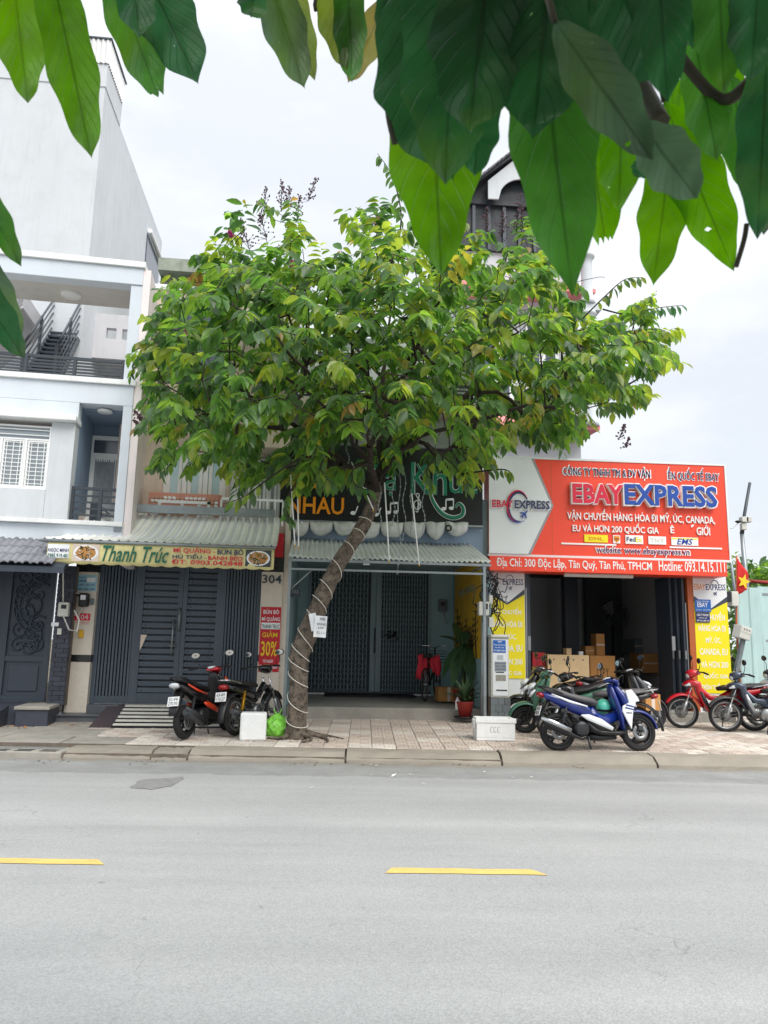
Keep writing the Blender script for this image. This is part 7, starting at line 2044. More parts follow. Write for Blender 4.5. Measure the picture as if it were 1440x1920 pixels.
def near_leaf(parent, bx0, by0, tx0, ty0, wpx, d0, d1, col, curl=.09, fold=.42, cut=1.0, twist=0.0, wav=.07):
    A, T = CP(bx0, by0, d0), CP(tx0, ty0, d1)
    ax = T - A; L_ = ax.length; vd = ((A + T) / 2 - CAM).normalized(); sd = ax.cross(vd).normalized(); nn_ = sd.cross(ax).normalized()
    sd = (sd * cos(twist) + nn_ * sin(twist)); nn_ = sd.cross(ax).normalized()
    W_ = (.92 if wpx < 150 else .96) * wpx / F * (d0 + d1) / 2
    n, m_ = 26, 8; vs = []; fs = []; uvs = []; o = Vector(parent.location)
    ph = random.uniform(0, 6)
    for i in range(n + 1):
        t = i / n * cut
        w_ = max(sin(pi * min(t, 1) ** .82), 0) ** .75 * (1 if t < .86 else 1 - ((t - .86) / .14) ** 2 * .55)
        w_ *= 1 + wav * sin(t * 21 + ph)
        for j in range(m_ + 1):
            u = j / m_ - .5
            e = .0
            if cut < 1 and i == n: e = random.uniform(-.02, .02)
            p = A + ax * (t + e) + sd * (W_ * w_ * u) + nn_ * (curl * L_ * 4 * t * (1 - t) + fold * W_ * w_ * abs(u) + wav * W_ * .5 * sin(t * 17 + u * 6 + ph))
            vs.append(p - o); uvs.append((u + .5, t))
        if i:
            for j in range(m_): a = i * (m_ + 1) + j; fs.append((a - m_ - 1, a, a + 1, a - m_))
    me = bpy.data.meshes.new('leaf'); me.from_pydata([tuple(v) for v in vs], [], fs); me.materials.append(M['nearleaf'])
    ul = me.uv_layers.new(name='UVMap')
    for lp in me.loops: ul.data[lp.index].uv = uvs[lp.vertex_index]
    me.polygons.foreach_set('use_smooth', [True] * len(fs)); set_tint(me, [col] * len(vs)); me.update()
    ob = mobj('leaf', me, parent)
    MB().tube([A - o, A - o - ax * .06 + Vector((0, 0, .01))], .0022, 5).build('leaf_stalk', M['stem'], ob)
    return ob
GR = (.055, .145, .014); DK = (.018, .066, .026); MD = (.030, .100, .018); YG = (.056, .165, .008); GY = (.040, .072, .040); OL = (.095, .120, .026)  # DK puts the shade of overlapped leaves into the leaf colour
br1 = thing('overhanging_branch', 'leafy twig hanging close to the camera at the upper left', 'branch', CP(100, -200, .85))
br2 = thing('overhanging_branch', 'dense spray of large dark leaves hanging close to the camera at the upper right', 'branch', CP(1000, -260, .65))
br3 = thing('overhanging_branch', 'few curled olive leaves hanging close to the camera at the top centre', 'branch', CP(620, -160, .9))
br4 = thing('overhanging_branch', 'drooping dark leaves at the left edge below the upper twig', 'branch', CP(-120, 300, .8))
for a in ((15, -120, 52, 192, 96, .86, .84, YG), (80, -130, 172, 297, 104, .82, .8, GR), (185, -130, 300, 192, 98, .9, .86, MD, .1, .2, .93), (225, -150, 372, 156, 125, .88, .86, DK), (235, -160, 262, 70, 90, .8, .78, DK)): near_leaf(br1, *a)
MB().tube([(0, 0, 0), CP(200, -140, .88) - Vector(br1.location), CP(400, -220, .9) - Vector(br1.location)], .004, 6).build('twig', M['stem'], br1)
for a in ((-80, 280, 40, 500, 62, .8, .78, MD, .05, .3), (-90, 470, 46, 672, 78, .8, .78, DK, .06, .3), (-60, 430, 42, 640, 60, .86, .84, GY)): near_leaf(br4, *a)
MB().tube([(0, 0, 0), CP(-90, 420, .8) - Vector(br4.location)], .004, 6).build('twig', M['stem'], br4)
for a in ((470, -150, 571, 166, 92, .9, .88, GY, .1, .5), (520, -100, 590, 150, 60, .93, .9, OL, .05, .5), (610, -120, 650, 130, 90, .9, .87, OL, .08, .3), (650, -100, 660, 155, 70, .88, .86, MD, .1, .4), (735, -20, 652, 155, 62, .94, .9, (.15, .12, .04), .06, .4), (480, -40, 470, 32, 60, .85, .84, DK)): near_leaf(br3, *a)
MB().tube([(0, 0, 0), CP(590, 10, .9) - Vector(br3.location), CP(592, 20, .9) - Vector(br3.location)], .0025, 6).build('twig', M['stem'], br3)
R2 = [
 (800, -40, 828, 514, 196, .66, .62, GR, .05, .18), (770, -60, 850, 335, 235, .57, .55, DK, .06, .2), (860, -160, 835, 345, 210, .5, .5, DK, .05, .2), (930, -200, 880, 250, 210, .47, .47, DK), (760, -140, 745, 110, 110, .6, .6, DK),
 (1000, -60, 1074, 556, 172, .52, .5, MD, .06, .28), (1040, -150, 1000, 260, 190, .47, .47, DK), (1120, -200, 1090, 110, 230, .5, .5, DK), (960, -150, 1000, 150, 170, .54, .54, DK),
 (1040, 40, 1225, 300, 118, .42, .42, GY, .1, .3), (1200, 230, 1308, 372, 112, .43, .42, GY, .12, .3), (1150, -60, 1240, 150, 180, .46, .46, DK), (1230, -160, 1252, 195, 112, .44, .44, DK, .05, .2), (1170, 100, 1160, 400, 96, .66, .64, YG, .08, .3),
 (1085, 100, 1138, 475, 118, .72, .7, YG, .06, .2, .93), (1262, 250, 1225, 536, 98, .7, .68, YG, .06, .25), (1245, 190, 1376, 508, 112, .68, .66, YG, .08, .25), (1340, 60, 1392, 345, 80, .74, .72, YG), (1300, 60, 1345, 300, 90, .62, .6, MD), (1240, 40, 1268, 230, 40, .75, .74, YG),
 (1290, 110, 1335, 335, 84, .74, .72, YG, .1, .3), (1370, 140, 1412, 372, 84, .7, .7, MD, .1, .3), (1175, 190, 1150, 392, 70, .76, .74, YG, .12, .3), (1420, 200, 1385, 330, 70, .78, .76, GR, .1, .3), (1320, 150, 1290, 300, 60, .8, .8, GR), (1110, 60, 1100, 250, 80, .6, .6, MD), (1215, 300, 1190, 330, 40, .6, .6, DK), (1005, 60, 985, 250, 90, .62, .6, MD, .1, .3), (905, 130, 890, 330, 90, .6, .6, DK, .1, .3),
 (1345, -130, 1358, 172, 112, .48, .48, MD, .05, .25), (1430, -120, 1408, 150, 110, .46, .46, DK), (1440, 60, 1420, 448, 104, .55, .54, DK, .06, .25), (1480, 120, 1432, 440, 110, .58, .57, GY), (1290, -180, 1300, 90, 150, .5, .5, DK), (1380, -160, 1330, 80, 150, .52, .52, DK), (1200, -220, 1200, 40, 190, .55, .55, DK), (1060, -260, 1060, 30, 220, .55, .55, DK), (880, -260, 900, 60, 240, .56, .56, DK), (980, -240, 960, 70, 220, .6, .6, DK)]
for a in R2: near_leaf(br2, *a)
for (pts, r_) in (([(1000, -260, .65), (1080, -40, .6), (1180, 120, .56), (1240, 230, .5)], .006), ([(760, -200, .62), (722, 60, .62), (728, 200, .62), (742, 268, .62)], .0035), ([(1240, 60, .6), (1340, 180, .62), (1400, 160, .6), (1470, 60, .6)], .005), ([(1400, 420, .6), (1395, 450, .6), (1380, 500, .6)], .002)):
    MB().tube([Vector(q) for q in smooth([tuple(CP(*q) - Vector(br2.location)) for q in pts], 6)], r_, 6).build('twig', M['stem'], br2)
# unseen crown behind and above the camera, added to shade the hanging leaves
ot = thing('street_tree', 'unseen leafy tree added behind the camera, shading its low twigs that hang into view', 'tree', (.9, -2.6, 0))
MB().tube([(0, 0, -.05), (.05, .05, 1.2), (-.1, .1, 2.4), (-.05, .2, 3.6)], [.17, .14, .12, .08], 12).build('trunk', M['bark'], ot)
lm = MB()
for k in range(16):
    a = k * 2.4; e = .35 + .4 * (k % 3); l_ = 2.2 + .5 * (k % 4)
    lm.tube([(-.08, .15, 2.3 + .08 * k), (l_ * .5 * cos(a), l_ * .5 * sin(a), 3.0 + e), (l_ * cos(a), l_ * sin(a), 3.2 + e * 1.6)], [.06, .035, .01], 6)
for b_ in (br1, br2, br3, br4):
    q = Vector(b_.location) - Vector(ot.location)
    lm.tube(smooth([(-.08, .15, 2.6), tuple(q * .5 + Vector((0, -.1, 1.5))), tuple(q + Vector((0, -.25, .35))), tuple(q)], 4), [.04 - .0026 * i for i in range(13)], 6)
lm.build('branch', M['barkdark'], ot)
vs_ = []; fs_ = []; cs = []
for _ in range(9000):
    a = random.uniform(0, 6.28); rr_ = 3.4 * sqrt(random.random()); z = random.uniform(2.3, 4.6)
    p = Vector((rr_ * cos(a) - .4, rr_ * sin(a) - .2, z))
    wp = p + Vector(ot.location)
    # keep the crown clear of the view
    if wp.y > -.15 and wp.z < 2.0 + 1.15 * (wp.y + .15) + .55: continue
    if wp.y > .2 or abs(wp.x) > 2.6: continue
    m_ = leaf_matrix(p, Vector((random.gauss(0, 1), random.gauss(0, 1), random.gauss(-.6, .4))), Vector((random.gauss(0, .5), random.gauss(0, .5), 1)), .24 * random.uniform(.7, 1.3))
    v, f_ = LV[random.randrange(8)]; o_ = len(vs_)
    vs_ += [tuple(m_ @ Vector(q)) for q in v]; fs_ += [tuple(i + o_ for i in q) for q in f_]; cs += [pick_tint(-.5)] * len(v)
me = bpy.data.meshes.new('foliage'); me.from_pydata(vs_, [], fs_); me.materials.append(M['leaf']); set_tint(me, cs)
mobj('foliage', me, ot, stuff=True)
# ================================================================== motorbikes
def bwheel(root, name, x, r_, tw, kind, rimm):
    o = MB()
    ri = r_ - tw * .95
    o.lathe([(ri - .02, -tw * .3), (ri + .012, -tw * .36), (ri + .012, tw * .36), (ri - .02, tw * .3)], (x, 0, r_), 'y', 36, closed=True)
    o.lathe([(0, -.055), (.04, -.055), (.05, -.02), (.05, .02), (.04, .055), (0, .055)], (x, 0, r_), 'y', 16)
    if kind == 'wire':
        for i in range(28):
            a = 2 * pi * i / 28; b_ = a + (.45 if i % 2 else -.45); s_ = .03 if i % 4 < 2 else -.03
            o.tube([(x + .045 * cos(b_), s_, r_ + .045 * sin(b_)), (x + ri * cos(a), 0, r_ + ri * sin(a))], .0022, 4, caps=False, mi=1)
    else:
        for i in range(5):
            a = 2 * pi * i / 5 + .3
            for da in (-.16, .16): o.tube([(x + .04 * cos(a + da), 0, r_ + .04 * sin(a + da)), (x + ri * cos(a + da * .35), 0, r_ + ri * sin(a + da * .35))], [.016, .011], 6)
    o = o.build(name, [M[rimm], M['alu']], root)
    n = 12
    MB().lathe([(r_ - tw * .5 + tw * .5 * cos(2 * pi * i / n), tw * .5 * sin(2 * pi * i / n) * (1.08)) for i in range(n)], (x, 0, r_), 'y', 44, closed=True).build('tyre', M['rubber'], o)
    dz = MB(); dz.lathe([(.055, -.07), (.115, -.07), (.115, -.066), (.055, -.066)], (x, 0, r_), 'y', 28, closed=True)
    for i in range(6): a = pi * i / 3; dz.tube([(x, -.068, r_), (x + .06 * cos(a), -.068, r_ + .06 * sin(a))], .007, 4)
    dz.build('brake_disc', M['alu'], o)
    return o
def arc_fender(root, name, x, r_, R_, a0, a1, hw, m, th=.008, taper=.75, flare=.0):
    n = 14; st = []
    mb = MB(); vs = []; fs = []
    for i in range(n + 1):
        t = i / n; a = radians(a0 + (a1 - a0) * t); w_ = hw * (1 - taper * .5 * abs(2 * t - 1) ** 3)
        rr_ = R_ + flare * (t if a1 < a0 else t) ** 2
        for k, (yy, dr) in enumerate(((-1, -.03), (-.85, -.008), (-.4, .006), (0, .01), (.4, .006), (.85, -.008), (1, -.03))):
            vs.append((x + (rr_ + dr) * cos(a), yy * w_, r_ + (rr_ + dr) * sin(a)))
        if i:
            for k in range(6): q = 7 * i + k; fs.append((q - 7, q, q + 1, q - 6))
    o = mb.add(vs, fs, sm=True).build(name, M[m], root); s_ = o.modifiers.new('thickness', 'SOLIDIFY'); s_.thickness = th
    return o
def mirrors(root, x, z, c=1.0, m='dkplastic', sp=.33, hgt=.2, back=-1):
    for s_ in (-1, 1):
        o = MB().tube([(x, s_ * .22, z), (x - .02, s_ * (sp - .04), z + hgt * .6), (x + .01, s_ * sp, z + hgt)], .006, 6)
        o.ball((x + .01, s_ * sp, z + hgt + .03), .022, .085, .052, 14, 8)
        o = o.build('mirror', M[m], root)
        mb = MB(); mb.lathe([(0, -.023), (.92, -.023)], (0, 0, 0), 'x', 18)
        mb.v = [(x + .012 + v[0] * 1.0, s_ * sp + v[1] * .08, z + hgt + .03 + v[2] * .047) for v in mb.v]
        mb.build('mirror_glass', M['mirror'], o)
def handlebar(root, x, z, w_=.33, sweep=.1, m='dkplastic'):
    for s_ in (-1, 1):
        MB().tube([(x, 0, z), (x - .01, s_ * .14, z + .03), (x - sweep * .7, s_ * w_ * .78, z + .03), (x - sweep, s_ * w_, z + .015)], .012, 8).build('handlebar', M['dkplastic'], root)
        MB().tube([(x - sweep * .75, s_ * w_ * .72, z + .027), (x - sweep * 1.1, s_ * (w_ + .05), z + .012)], .018, 8).build('grip', M['rubber'], root)
        MB().tube([(x - sweep * .45, s_ * w_ * .6, z + .03), (x + .02, s_ * w_ * .75, z + .015), (x - .01, s_ * (w_ + .01), z)], .006, 5).build('brake_lever', M['alu'], root)
def plate(root, x, z, tilt, txt1, txt2, w_=.095, h_=.07):
    o = thing_plate = MB().box(-w_, w_, -.004, .004, -h_, h_).build('number_plate', M['plate'], root, .006)
    o.location = (x, 0, z); o.rotation_euler = (tilt, 0, -pi / 2)
    lettering(o, txt1, -w_ * .75, w_ * .75, h_ * .1, h_ * .75, -.0045, M['dkplastic'], .001, .02)
    lettering(o, txt2, -w_ * .8, w_ * .8, -h_ * .78, -h_ * .1, -.0045, M['dkplastic'], .001, .02)
def shock(root, p, q, m='steelgrey'):
    p, q = Vector(p), Vector(q); mb = MB().tube([p, q], .014, 8)
    n = 60; d = (q - p); a = d.orthogonal().normalized(); b = d.cross(a).normalized()
    mb.tube([p + d * (.15 + .7 * i / n) + (a * cos(i * .85) + b * sin(i * .85)) * .026 for i in range(n + 1)], .006, 5)
    mb.build('shock_absorber', M[m], root)

def tail_in(r, k=.86):
    for o in r.children:
        if o.name.split('.')[0] in ('rear_body', 'seat', 'grab_rail', 'tail_light', 'rear_mudguard', 'stripe', 'engine_case'):
            for v in o.data.vertices:
                if v.co.x < -.3: v.co.x = -.3 + (v.co.x + .3) * k
        elif o.name.startswith('number_plate') and o.location.x < -.3: o.location.x = -.3 + (o.location.x + .3) * k
def scooter(label, x, y, heading, c, lean=.1, wr=.27, tw=.085, group='motorbikes parked on the pavement'):
    z0 = pave_z(x, y)
    r = thing('motor_scooter', label, 'motorbike', (x, y, z0 - .003), radians(heading), group)
    r.rotation_euler = (-lean, 0, radians(heading)); r.scale = (.9, .9, .9)
    hx = .615; f = hx
    bwheel(r, 'front_wheel', f, wr, tw * .9, 'cast', c.get('rim', 'dkplastic')); bwheel(r, 'rear_wheel', -hx, wr, tw, 'cast', c.get('rim', 'dkplastic'))
    for s_ in (-1, 1): MB().tube([(f, s_ * .065, wr), (f - .12, s_ * .065, wr + .3), (f - .2, s_ * .05, .82)], [.022, .02, .02], 8).build('fork_leg', M[c.get('fork', 'dkplastic')], r)
    arc_fender(r, 'front_fender', f, wr, wr + .04, 8, 150, .07 * c.get('fw', 1), c['fender'], flare=.03)
    # front apron: outer skin, inner leg shield
    MB().loft([(f - .16, .36, .05, .025), (f - .16, .46, .09, .05), (f - .17, .58, .135, .07), (f - .2, .7, .145, .07), (f - .25, .8, .125, .06), (f - .3, .88, .09, .045), (f - .33, .93, .06, .03)], 16, 2.4).build('front_apron', M[c['front']], r)
    MB().loft([(f - .26, .30, .12, .03), (f - .28, .45, .14, .03), (f - .31, .6, .14, .035), (f - .35, .74, .12, .04), (f - .38, .86, .09, .035), (f - .4, .95, .06, .03)], 14, 3).build('leg_shield', M[c['shield']], r)
    if c.get('accent') == 'whitepaint':
        for s_ in (-1, 1):
            y_ = s_ * .15
            MB().prism([(.40, .85), (.50, .87), (.585, .76), (.61, .70), (.55, .69), (.5, .56), (.455, .30), (.40, .41), (.33, .56), (.34, .63), (.44, .68)], min(y_, y_ * .8), max(y_, y_ * .8)).build('side_panel', M['whitepaint'], r, .012)
            MB().prism([(.37, .60), (.5, .575), (.51, .59), (.38, .62)], min(y_ * 1.0, y_ * 1.02), max(y_ * 1.0, y_ * 1.02)).build('stripe', M['bluepaint'], r)
            MB().prism([(.38, .64), (.52, .61), (.53, .625), (.4, .66)], min(y_ * 1.0, y_ * 1.02), max(y_ * 1.0, y_ * 1.02)).build('stripe', M['bluepaint'], r)
        lettering(r, 'YAMAHA', .38, .475, .525, .548, -.1505, M['dkplastic'], .002, .02)
    elif c.get('accent'):
        for s_ in (-1, 1): MB().loft([(f - .13, .3, .01, .015), (f - .1, .42, .014, .06), (f - .1, .55, .016, .085), (f - .14, .66, .016, .09), (f - .2, .76, .012, .06), (f - .28, .86, .006, .015)], 10, y0=s_ * .155).build('side_panel', M[c['accent']], r)
        for k in range(3): 
            for s_ in (-1, 1): MB().box(f - .2, f - .08, s_ * .172 - .003, s_ * .172 + .003, .57 + k * .035, .585 + k * .035).build('stripe', M[c['body']], r)
    MB().loft([(f - .05, .72, .03, .015), (f - .07, .75, .11, .035), (f - .12, .79, .11, .035), (f - .18, .83, .05, .02)], 12).build('headlight', M['lamp'], r)
    MB().loft([(f - .26, .93, .05, .03), (f - .3, .98, .11, .04), (f - .37, 1.0, .13, .035), (f - .45, .99, .09, .022)], 14, 2.5).build('handlebar_cover', M[c.get('cowl', c['front'])], r)
    MB().loft([(f - .38, 1.04, .05, .01), (f - .44, 1.03, .07, .012), (f - .48, 1.01, .03, .01)], 10).build('dashboard', M['lamp'], r)
    handlebar(r, f - .38, 1.0); mirrors(r, f - .38, 1.03, sp=.31, hgt=.17)
    # floor and underbody
    MB().loft([(f - .22, .27, .12, .03), (f - .35, .25, .15, .035), (.0, .26, .16, .04), (-.1, .3, .15, .06), (-.2, .4, .14, .05)], 14, 3.2).build('floorboard', M[c.get('floor', 'dkplastic')], r)
    MB().loft([(.25, .2, .07, .04), (0, .19, .1, .05), (-.15, .2, .09, .05)], 12).build('belly_pan', M['dkplastic'], r)
    MB().loft([(f - .25, .52, .03, .06), (.1, .42, .055, .08), (-.05, .46, .1, .1), (-.15, .56, .13, .1)], 14).build('centre_tunnel', M[c['body'] if c.get('tunnel') else 'dkplastic'], r)
    # rear body
    MB().loft([(-.04, .46, .10, .07), (-.2, .555, .14, .095), (-.42, .625, .155, .095), (-.65, .70, .135, .075), (-.85, .77, .085, .05), (-.96, .81, .03, .02)], 16, 2.6).build('rear_body', M[c['body']], r)
    if c.get('accent'):
        for s_ in (-1, 1):
            MB().loft([(.16, .31, .02, .03), (-.02, .4, .02, .055), (-.2, .47, .02, .045), (-.3, .5, .01, .01)], 8, y0=s_ * .15).build('side_panel', M[c['accent']], r)
            MB().loft([(-.2, .62, .008, .012), (-.5, .69, .01, .02), (-.8, .79, .006, .01)], 8, y0=s_ * .155).build('stripe', M[c['accent']], r)
    MB().loft([(-.01, .67, .085, .03), (-.1, .7, .125, .05), (-.3, .735, .15, .05), (-.45, .765, .15, .045), (-.62, .815, .13, .05), (-.8, .85, .09, .035), (-.86, .86, .04, .02)], 16, 2.6).build('seat', M[c.get('seat', 'seat')], r)
    MB().tube(smooth([(-.6, .13, .8), (-.82, .12, .88), (-.95, .06, .9), (-.95, -.06, .9), (-.82, -.12, .88), (-.6, -.13, .8)], 4), .012, 8).build('grab_rail', M[c.get('rail', 'dkplastic')], r)
    MB().loft([(-.9, .77, .07, .04), (-.97, .79, .08, .035), (-1.0, .8, .03, .02)], 10).build('tail_light', M[c.get('tail', 'redlens')], r)
    MB().loft([(-.8, .7, .07, .03), (-.9, .58, .08, .015), (-.98, .45, .08, .012), (-1.03, .36, .06, .01)], 10, 3).build('rear_mudguard', M['dkplastic'], r)
    plate(r, -.985, .56, -.32, *c.get('plate', ('59-C1', '428.16')))
    # engine, exhaust, shock, stand
    MB().loft([(-.1, .3, .08, .06), (-.3, .29, .09, .085), (-.55, .28, .06, .07), (-.68, .27, .04, .05)], 12, y0=.06).build('engine_case', M['steelgrey'], r)
    fc_ = MB().lathe([(0, -.09), (.09, -.09), (.115, -.06), (.115, .02), (0, .02)], (-.3, -.08, .31), 'y', 20).build('fan_cover', M['dkplastic'], r)
    for k in range(7): pbox('fin', fc_, M['steelgrey'], -.385, -.215, -.176, -.168, .245 + k * .02, .252 + k * .02)
    MB().loft([(.2, .3, .02, .03), (.0, .34, .03, .07), (-.12, .42, .03, .06), (-.22, .47, .02, .03)], 10, y0=-.135).build('lower_cover', M['dkplastic'], r)
    MB().loft([(.2, .3, .02, .03), (.0, .34, .03, .07), (-.12, .42, .03, .06), (-.22, .47, .02, .03)], 10, y0=.135).build('lower_cover', M['dkplastic'], r)
    ex = MB().tube([(-.15, -.08, .2), (-.3, -.13, .17), (-.45, -.17, .22), (-.55, -.18, .26), (-.86, -.19, .40), (-.88, -.19, .405)], [.016, .018, .03, .055, .062, .04], 12).build('exhaust', M[c.get('exhaust', 'dkplastic')], r)
    MB().loft([(-.5, .285, .012, .03), (-.7, .37, .014, .035), (-.93, .46, .01, .028)], 8, 3, y0=-.245).build('heat_shield', M[c.get('heat', 'steelgrey')], ex)
    tail_in(r)
    shock(r, (-hx + .02, -.1, wr + .05), (-.5, -.12, .62), c.get('shock', 'steelgrey')); shock(r, (-hx + .02, .1, wr + .05), (-.5, .12, .62), c.get('shock', 'steelgrey'))
    for s_ in (-1, 1):
        MB().tube(smooth([(f - .36, s_ * .26, 1.02), (f - .26, s_ * .2, 1.07), (f - .22, s_ * .08, .97)], 5), .005, 5).build('cable', M['dkplastic'], r)
        MB().loft([(f - .06, .62, .01, .012), (f - .1, .68, .016, .03), (f - .16, .74, .01, .012)], 8, y0=s_ * .13).build('turn_signal', M['lamp'], r)
        pbox('seam', r, M['dkplastic'], -.55, .0, s_ * .149 - .004, s_ * .149 + .004, .585, .591, rot=(0, .22, 0))
    MB().tube(smooth([(f - .2, -.08, .8), (f - .05, -.1, .55), (f - .02, -.09, wr + .08)], 5), .005, 5).build('cable', M['dkplastic'], r)
    MB().box(f - .04, f + .05, -.085, -.062, wr + .02, wr + .1).build('brake_caliper', M['steelgrey'], r, .01)
    MB().tube([(-.12, .12, .25), (-.05, .2, .02 + .0)], .011, 6).build('side_stand', M['steelgrey'], r)
    MB().tube([(-.2, -.12, .2), (-.18, -.14, .03)], .012, 6).build('stand_leg', M['steelgrey'], r)
    return r

def underbone(label, x, y, heading, c, lean=.1, wr=.29, tw=.065, group='motorbikes parked on the pavement', rack=True):
    z0 = pave_z(x, y)
    r = thing('underbone_motorbike', label, 'motorbike', (x, y, z0 - .003), 0, group)
    r.rotation_euler = (-lean, 0, radians(heading)); r.scale = (.9, .9, .9)
    hx = .61; f = hx
    rim = c.get('rim', 'alu')
    bwheel(r, 'front_wheel', f, wr, tw, 'wire', rim); bwheel(r, 'rear_wheel', -hx, wr, tw * 1.15, 'wire', rim)
    for s_ in (-1, 1):
        MB().tube([(f, s_ * .075, wr), (f - .07, s_ * .075, wr + .2)], .024, 10).build('fork_lower', M['silverpaint'], r)
        MB().tube([(f - .07, s_ * .07, wr + .2), (f - .2, s_ * .06, .84)], .016, 8).build('fork_leg', M[c.get('fork', 'chrome')], r)
    arc_fender(r, 'front_fender', f, wr, wr + .035, 30, 165, .075, c['fender'], flare=.05)
    MB().loft([(f - .1, .56, .06, .03), (f - .12, .63, .085, .05), (f - .16, .7, .07, .04)], 12).build('fork_cover', M[c['fender']], r)
    if not c.get('naked'):
        MB().loft([(f - .02, .77, .02, .012), (f - .08, .8, .1, .045), (f - .18, .83, .155, .07), (f - .27, .8, .15, .07), (f - .3, .66, .15, .06), (f - .36, .5, .165, .045), (f - .43, .36, .15, .035), (f - .46, .3, .1, .02)], 16, 2.6).build('leg_shield', M[c['front']], r)
        for s_ in (-1, 1):
            MB().loft([(f - .04, .775, .01, .012), (f - .12, .8, .012, .03), (f - .2, .84, .01, .02)], 8, y0=s_ * .115).build('turn_signal', M['lamp'], r)
            MB().loft([(f - .3, .68, .008, .02), (f - .37, .52, .01, .035), (f - .44, .38, .008, .02)], 8, y0=s_ * .172).build('trim_panel', M[c.get('trim', 'dkplastic')], r)
    hc = c.get('cowl', c['front'])
    MB().loft([(f - .1, .93, .03, .03), (f - .13, .96, .085, .07), (f - .2, .99, .12, .075), (f - .28, 1.0, .1, .045), (f - .33, .99, .05, .02)], 16, 2.4).build('headlight_cowl', M[hc], r)
    MB().ball((f - .115, 0, .95), .035, .075, .055, 14, 8).build('headlight', M['lamp'], r)
    handlebar(r, f - .25, 1.0, .31, .12); mirrors(r, f - .25, 1.03, sp=.3, hgt=.18)
    # spine, body, seat
    MB().loft([(f - .28, .74, .045, .05), (.12, .56, .05, .05), (-.05, .54, .07, .06), (-.2, .6, .1, .07)], 12).build('frame_spine', M[c['body'] if not c.get('naked') else 'blackpaint'], r)
    MB().loft([(-.06, .55, .08, .06), (-.2, .6, .125, .1), (-.45, .66, .13, .085), (-.7, .71, .1, .06), (-.9, .76, .05, .03)], 14).build('rear_body', M[c['body']], r)
    MB().loft([(.02, .5, .06, .03), (-.2, .47, .12, .07), (-.4, .52, .12, .05), (-.5, .56, .08, .03)], 12).build('side_cover', M[c.get('side', c['body'])], r)
    MB().loft([(.0, .72, .08, .03), (-.12, .745, .125, .045), (-.35, .76, .135, .045), (-.6, .79, .125, .045), (-.78, .81, .08, .03)], 16, 2.8).build('seat', M[c.get('seat', 'seat')], r)
    if rack: MB().tube(smooth([(-.55, .12, .77), (-.85, .11, .83), (-.95, .05, .84), (-.95, -.05, .84), (-.85, -.11, .83), (-.55, -.12, .77)], 4), .012, 8).build('grab_rail', M['chrome' if c.get('naked') else 'alu'], r)
    MB().loft([(-.86, .73, .07, .045), (-.94, .74, .075, .04), (-.97, .745, .04, .02)], 10).build('tail_light', M['redlens'], r)
    arc_fender(r, 'rear_mudguard', -hx, wr, wr + .06, 60, 190, .075, c.get('rearguard', 'dkplastic'), flare=.08)
    plate(r, -.99, .6, -.25, *c.get('plate', ('59-X2', '317.04')))
    # engine
    eng = MB(); eng.lathe([(0, -.11), (.09, -.11), (.11, -.08), (.11, .08), (.09, .11), (0, .11)], (-.05, 0, .33), 'y', 22)
    eng.loft([(.02, .36, .06, .06), (.16, .37, .065, .065), (.24, .375, .055, .055)], 10)
    for k in range(5): eng.lathe([(.075, 0), (.075, .006)], (.08 + k * .028, 0, .37), 'x', 14)
    eng.build('engine', M['alu'], r)
    MB().lathe([(0, -.02), (.07, -.02), (.085, 0), (0, 0)], (-.05, -.112, .33), 'y', 18).build('engine_cover', M['steelgrey'], r)
    MB().tube([(.15, -.05, .3), (.1, -.1, .2), (-.2, -.14, .2), (-.4, -.15, .25), (-.5, -.16, .28), (-.95, -.17, .38)], [.014, .014, .016, .03, .045, .042], 10).build('exhaust', M['steelgrey'], r)
    MB().box(-.62, -.1, .06, .085, .26, .33).build('chain_case', M['dkplastic'], r, .01)
    for s_ in (-1, 1):
        MB().tube([(-.1, s_ * .07, .3), (-hx, s_ * .08, wr)], .018, 6).build('swing_arm', M['steelgrey'], r)
        shock(r, (-hx + .02, s_ * .11, wr + .04), (-.48, s_ * .12, .66), c.get('shock', 'steelgrey'))
        MB().tube([(-.02, s_ * .08, .22), (-.02, s_ * .26, .23)], .016, 8).build('foot_peg', M['rubber'], r)
    MB().tube([(-.08, .1, .25), (.0, .2, .02)], .011, 6).build('side_stand', M['steelgrey'], r)
    return r

def centre(front=None, rear=None, h=0, half=.555):
    d = Vector((cos(radians(h)), sin(radians(h)), 0))
    p = (Vector(front) - d * half) if front else (Vector(rear) + d * half)
    return p.x, p.y
def PG_(px, py): p = PG(px, py)[2]; return (p.x, p.y, 0)
x, y = centre(rear=PG_(1047, 1408), h=4)
scooter('blue and white scooter side on at the kerb with a long silver exhaust', x, y, 4, dict(front='bluepaint', shield='bluepaint', fender='bluepaint', body='bluepaint', accent='whitepaint', seat='seatgrey', heat='chrome', tunnel=True, plate=('59-D1', '428.16')), wr=.265)
x, y = centre(rear=PG_(346, 1388), h=68)
scooter('black scooter with orange red side panels seen from behind, left of the tree', x, y, 68, dict(front='blackpaint', shield='dkplastic', fender='blackpaint', body='blackpaint', cowl='redpaint', accent='orangepaint', tail='lamp', heat='steelgrey', exhaust='steelgrey', plate=('51-F4', '270.93')), wr=.25, tw=.1)
x, y = centre(rear=PG_(441, 1381), h=66)
underbone('black motorbike with gold shock absorbers and wire wheels beside the tilted foam box', x, y, 66, dict(front='blackpaint', fender='blackpaint', body='blackpaint', naked=True, shock='goldshock', plate=('63-B9', '110.27')))
x, y = centre(front=PG_(984, 1374), h=172)
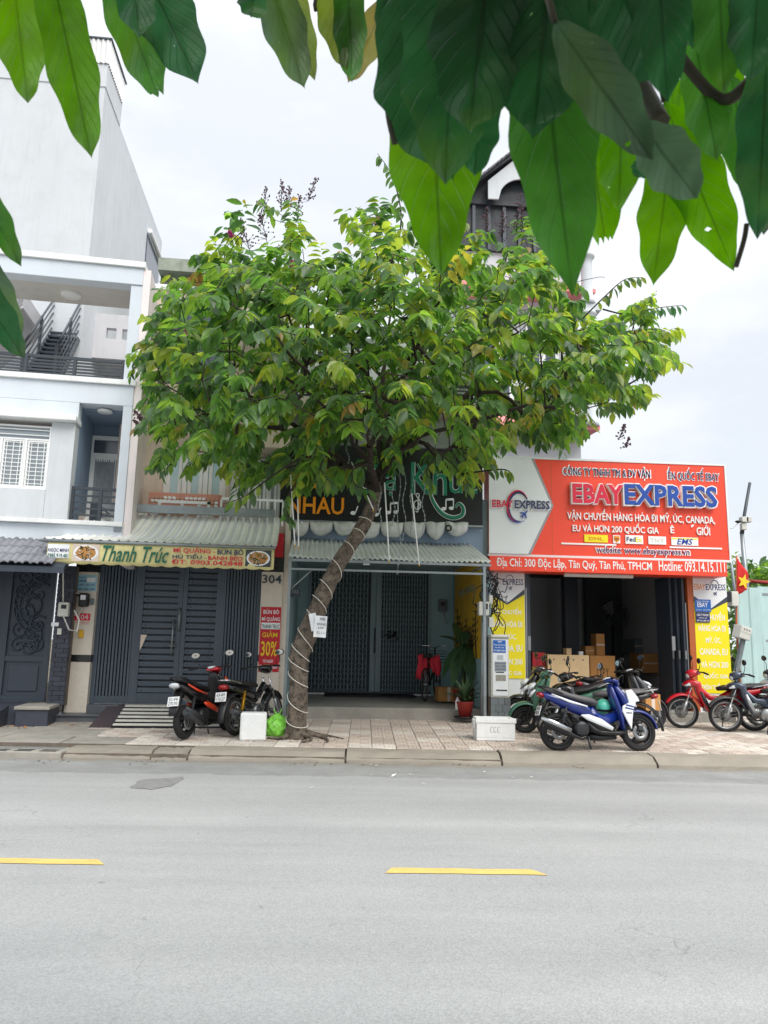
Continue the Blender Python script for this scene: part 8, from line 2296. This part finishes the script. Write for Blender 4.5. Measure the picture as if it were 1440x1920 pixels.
scooter('matt green scooter facing left behind the blue scooter', x, y, 172, dict(front='greenpaint', shield='greenpaint', fender='greenpaint', body='greenpaint', seat='seat', fw=1.5, rail='chrome'), wr=.235, tw=.1)
scooter('black scooter facing left with its headlight showing beside the white cabinet', 3.55, 12.3, 176, dict(front='blackpaint', shield='dkplastic', fender='blackpaint', body='blackpaint', seat='seat'), wr=.25)
underbone('motorbike with long worn grey seat parked between the blue and green scooters', 3.68, 10.7, 161, dict(front='blackpaint', fender='blackpaint', body='blackpaint', seat='seatgrey', plate=('86-B1', '695.18')), lean=.08)
scooter('dark grey scooter facing right with a broad front apron in the shop entrance', 4.66, 12.05, 12, dict(front='greypaint', shield='greypaint', fender='greypaint', body='greypaint', seat='seat', cowl='dkplastic'), wr=.25)
x, y = centre(front=PG_(1279, 1365), h=167)
underbone('red motorbike with wire wheels facing left before the yellow pillar', x, y, 167, dict(front='redpaint', fender='redpaint', body='redpaint', trim='dkplastic', cowl='redpaint'), lean=.08)
x, y = centre(front=PG_(1361, 1372), h=168)
underbone('slate grey motorbike with wire wheels facing left at the right edge', x, y, 168, dict(front='slatepaint', fender='greypaint', body='slatepaint', trim='silverpaint', cowl='slatepaint'), lean=.08)
underbone('silver grey motorbike mostly hidden behind the slate one at the right edge', 7.75, 12.55, 176, dict(front='silverpaint', fender='silverpaint', body='silverpaint', trim='dkplastic', cowl='dkplastic'), lean=.08)
# helmet hanging at the blue scooter
hp = P(1131, 1325, 10.1)
hm = thing('helmet', 'mint green helmet hanging between the seat and apron of the blue scooter', 'helmet', hp)
mb = MB(); mb.ball((0, 0, 0), .1, .1, .105, 18, 10); mb.build('shell', M['mint'], hm)
MB().loft([(.05, -.07, .08, .01), (.1, -.05, .07, .012), (.13, -.04, .04, .008)], 10).build('peak', M['dkplastic'], hm); MB().lathe([(.085, -.06), (.1, -.05), (.1, -.03)], (0, 0, 0), 'z', 24).build('rim_band', M['dkplastic'], hm)
cbx = thing('delivery_box', 'small brown carton behind the tail of the grey seated motorbike', 'box', P(1216, 1316, 11.5)); cbx.rotation_euler = (0, 0, .2)
MB().box(-.13, .13, -.12, .12, -.12, .12).build('carton', M['card'], cbx, .006); pbox('tape', cbx, M['beige'], -.03, .03, -.122, -.1, -.12, .121)
# shared group phrases of the remaining repeats
for nm_, ph_ in (('hanging_tube', 'white lamp tubes hanging from the tree'), ('overhanging_branch', 'leafy twigs hanging close to the camera'), ('cardboard_box', 'cardboard boxes stored in the shop'), ('foam_box', 'white foam boxes on the pavement'),
                 ('electric_meter', 'electricity meters on the shop fronts'), ('pillar_banner', 'yellow and white banners on the shop pillars'), ('company_plate', 'blue plates on the right pillar'), ('folding_door', 'folded steel door leaves of the shop'),
                 ('paper_notice', 'paper notices on the tree trunk'), ('junction_box', 'small junction boxes among the cables'), ('door_bell', 'bell pushes beside the gates'), ('house_number', 'house number plates')):
    for o in list(bpy.data.objects):
        if o.parent is None and o.name.split('.')[0] == nm_ and o.get('label'): o['group'] = ph_
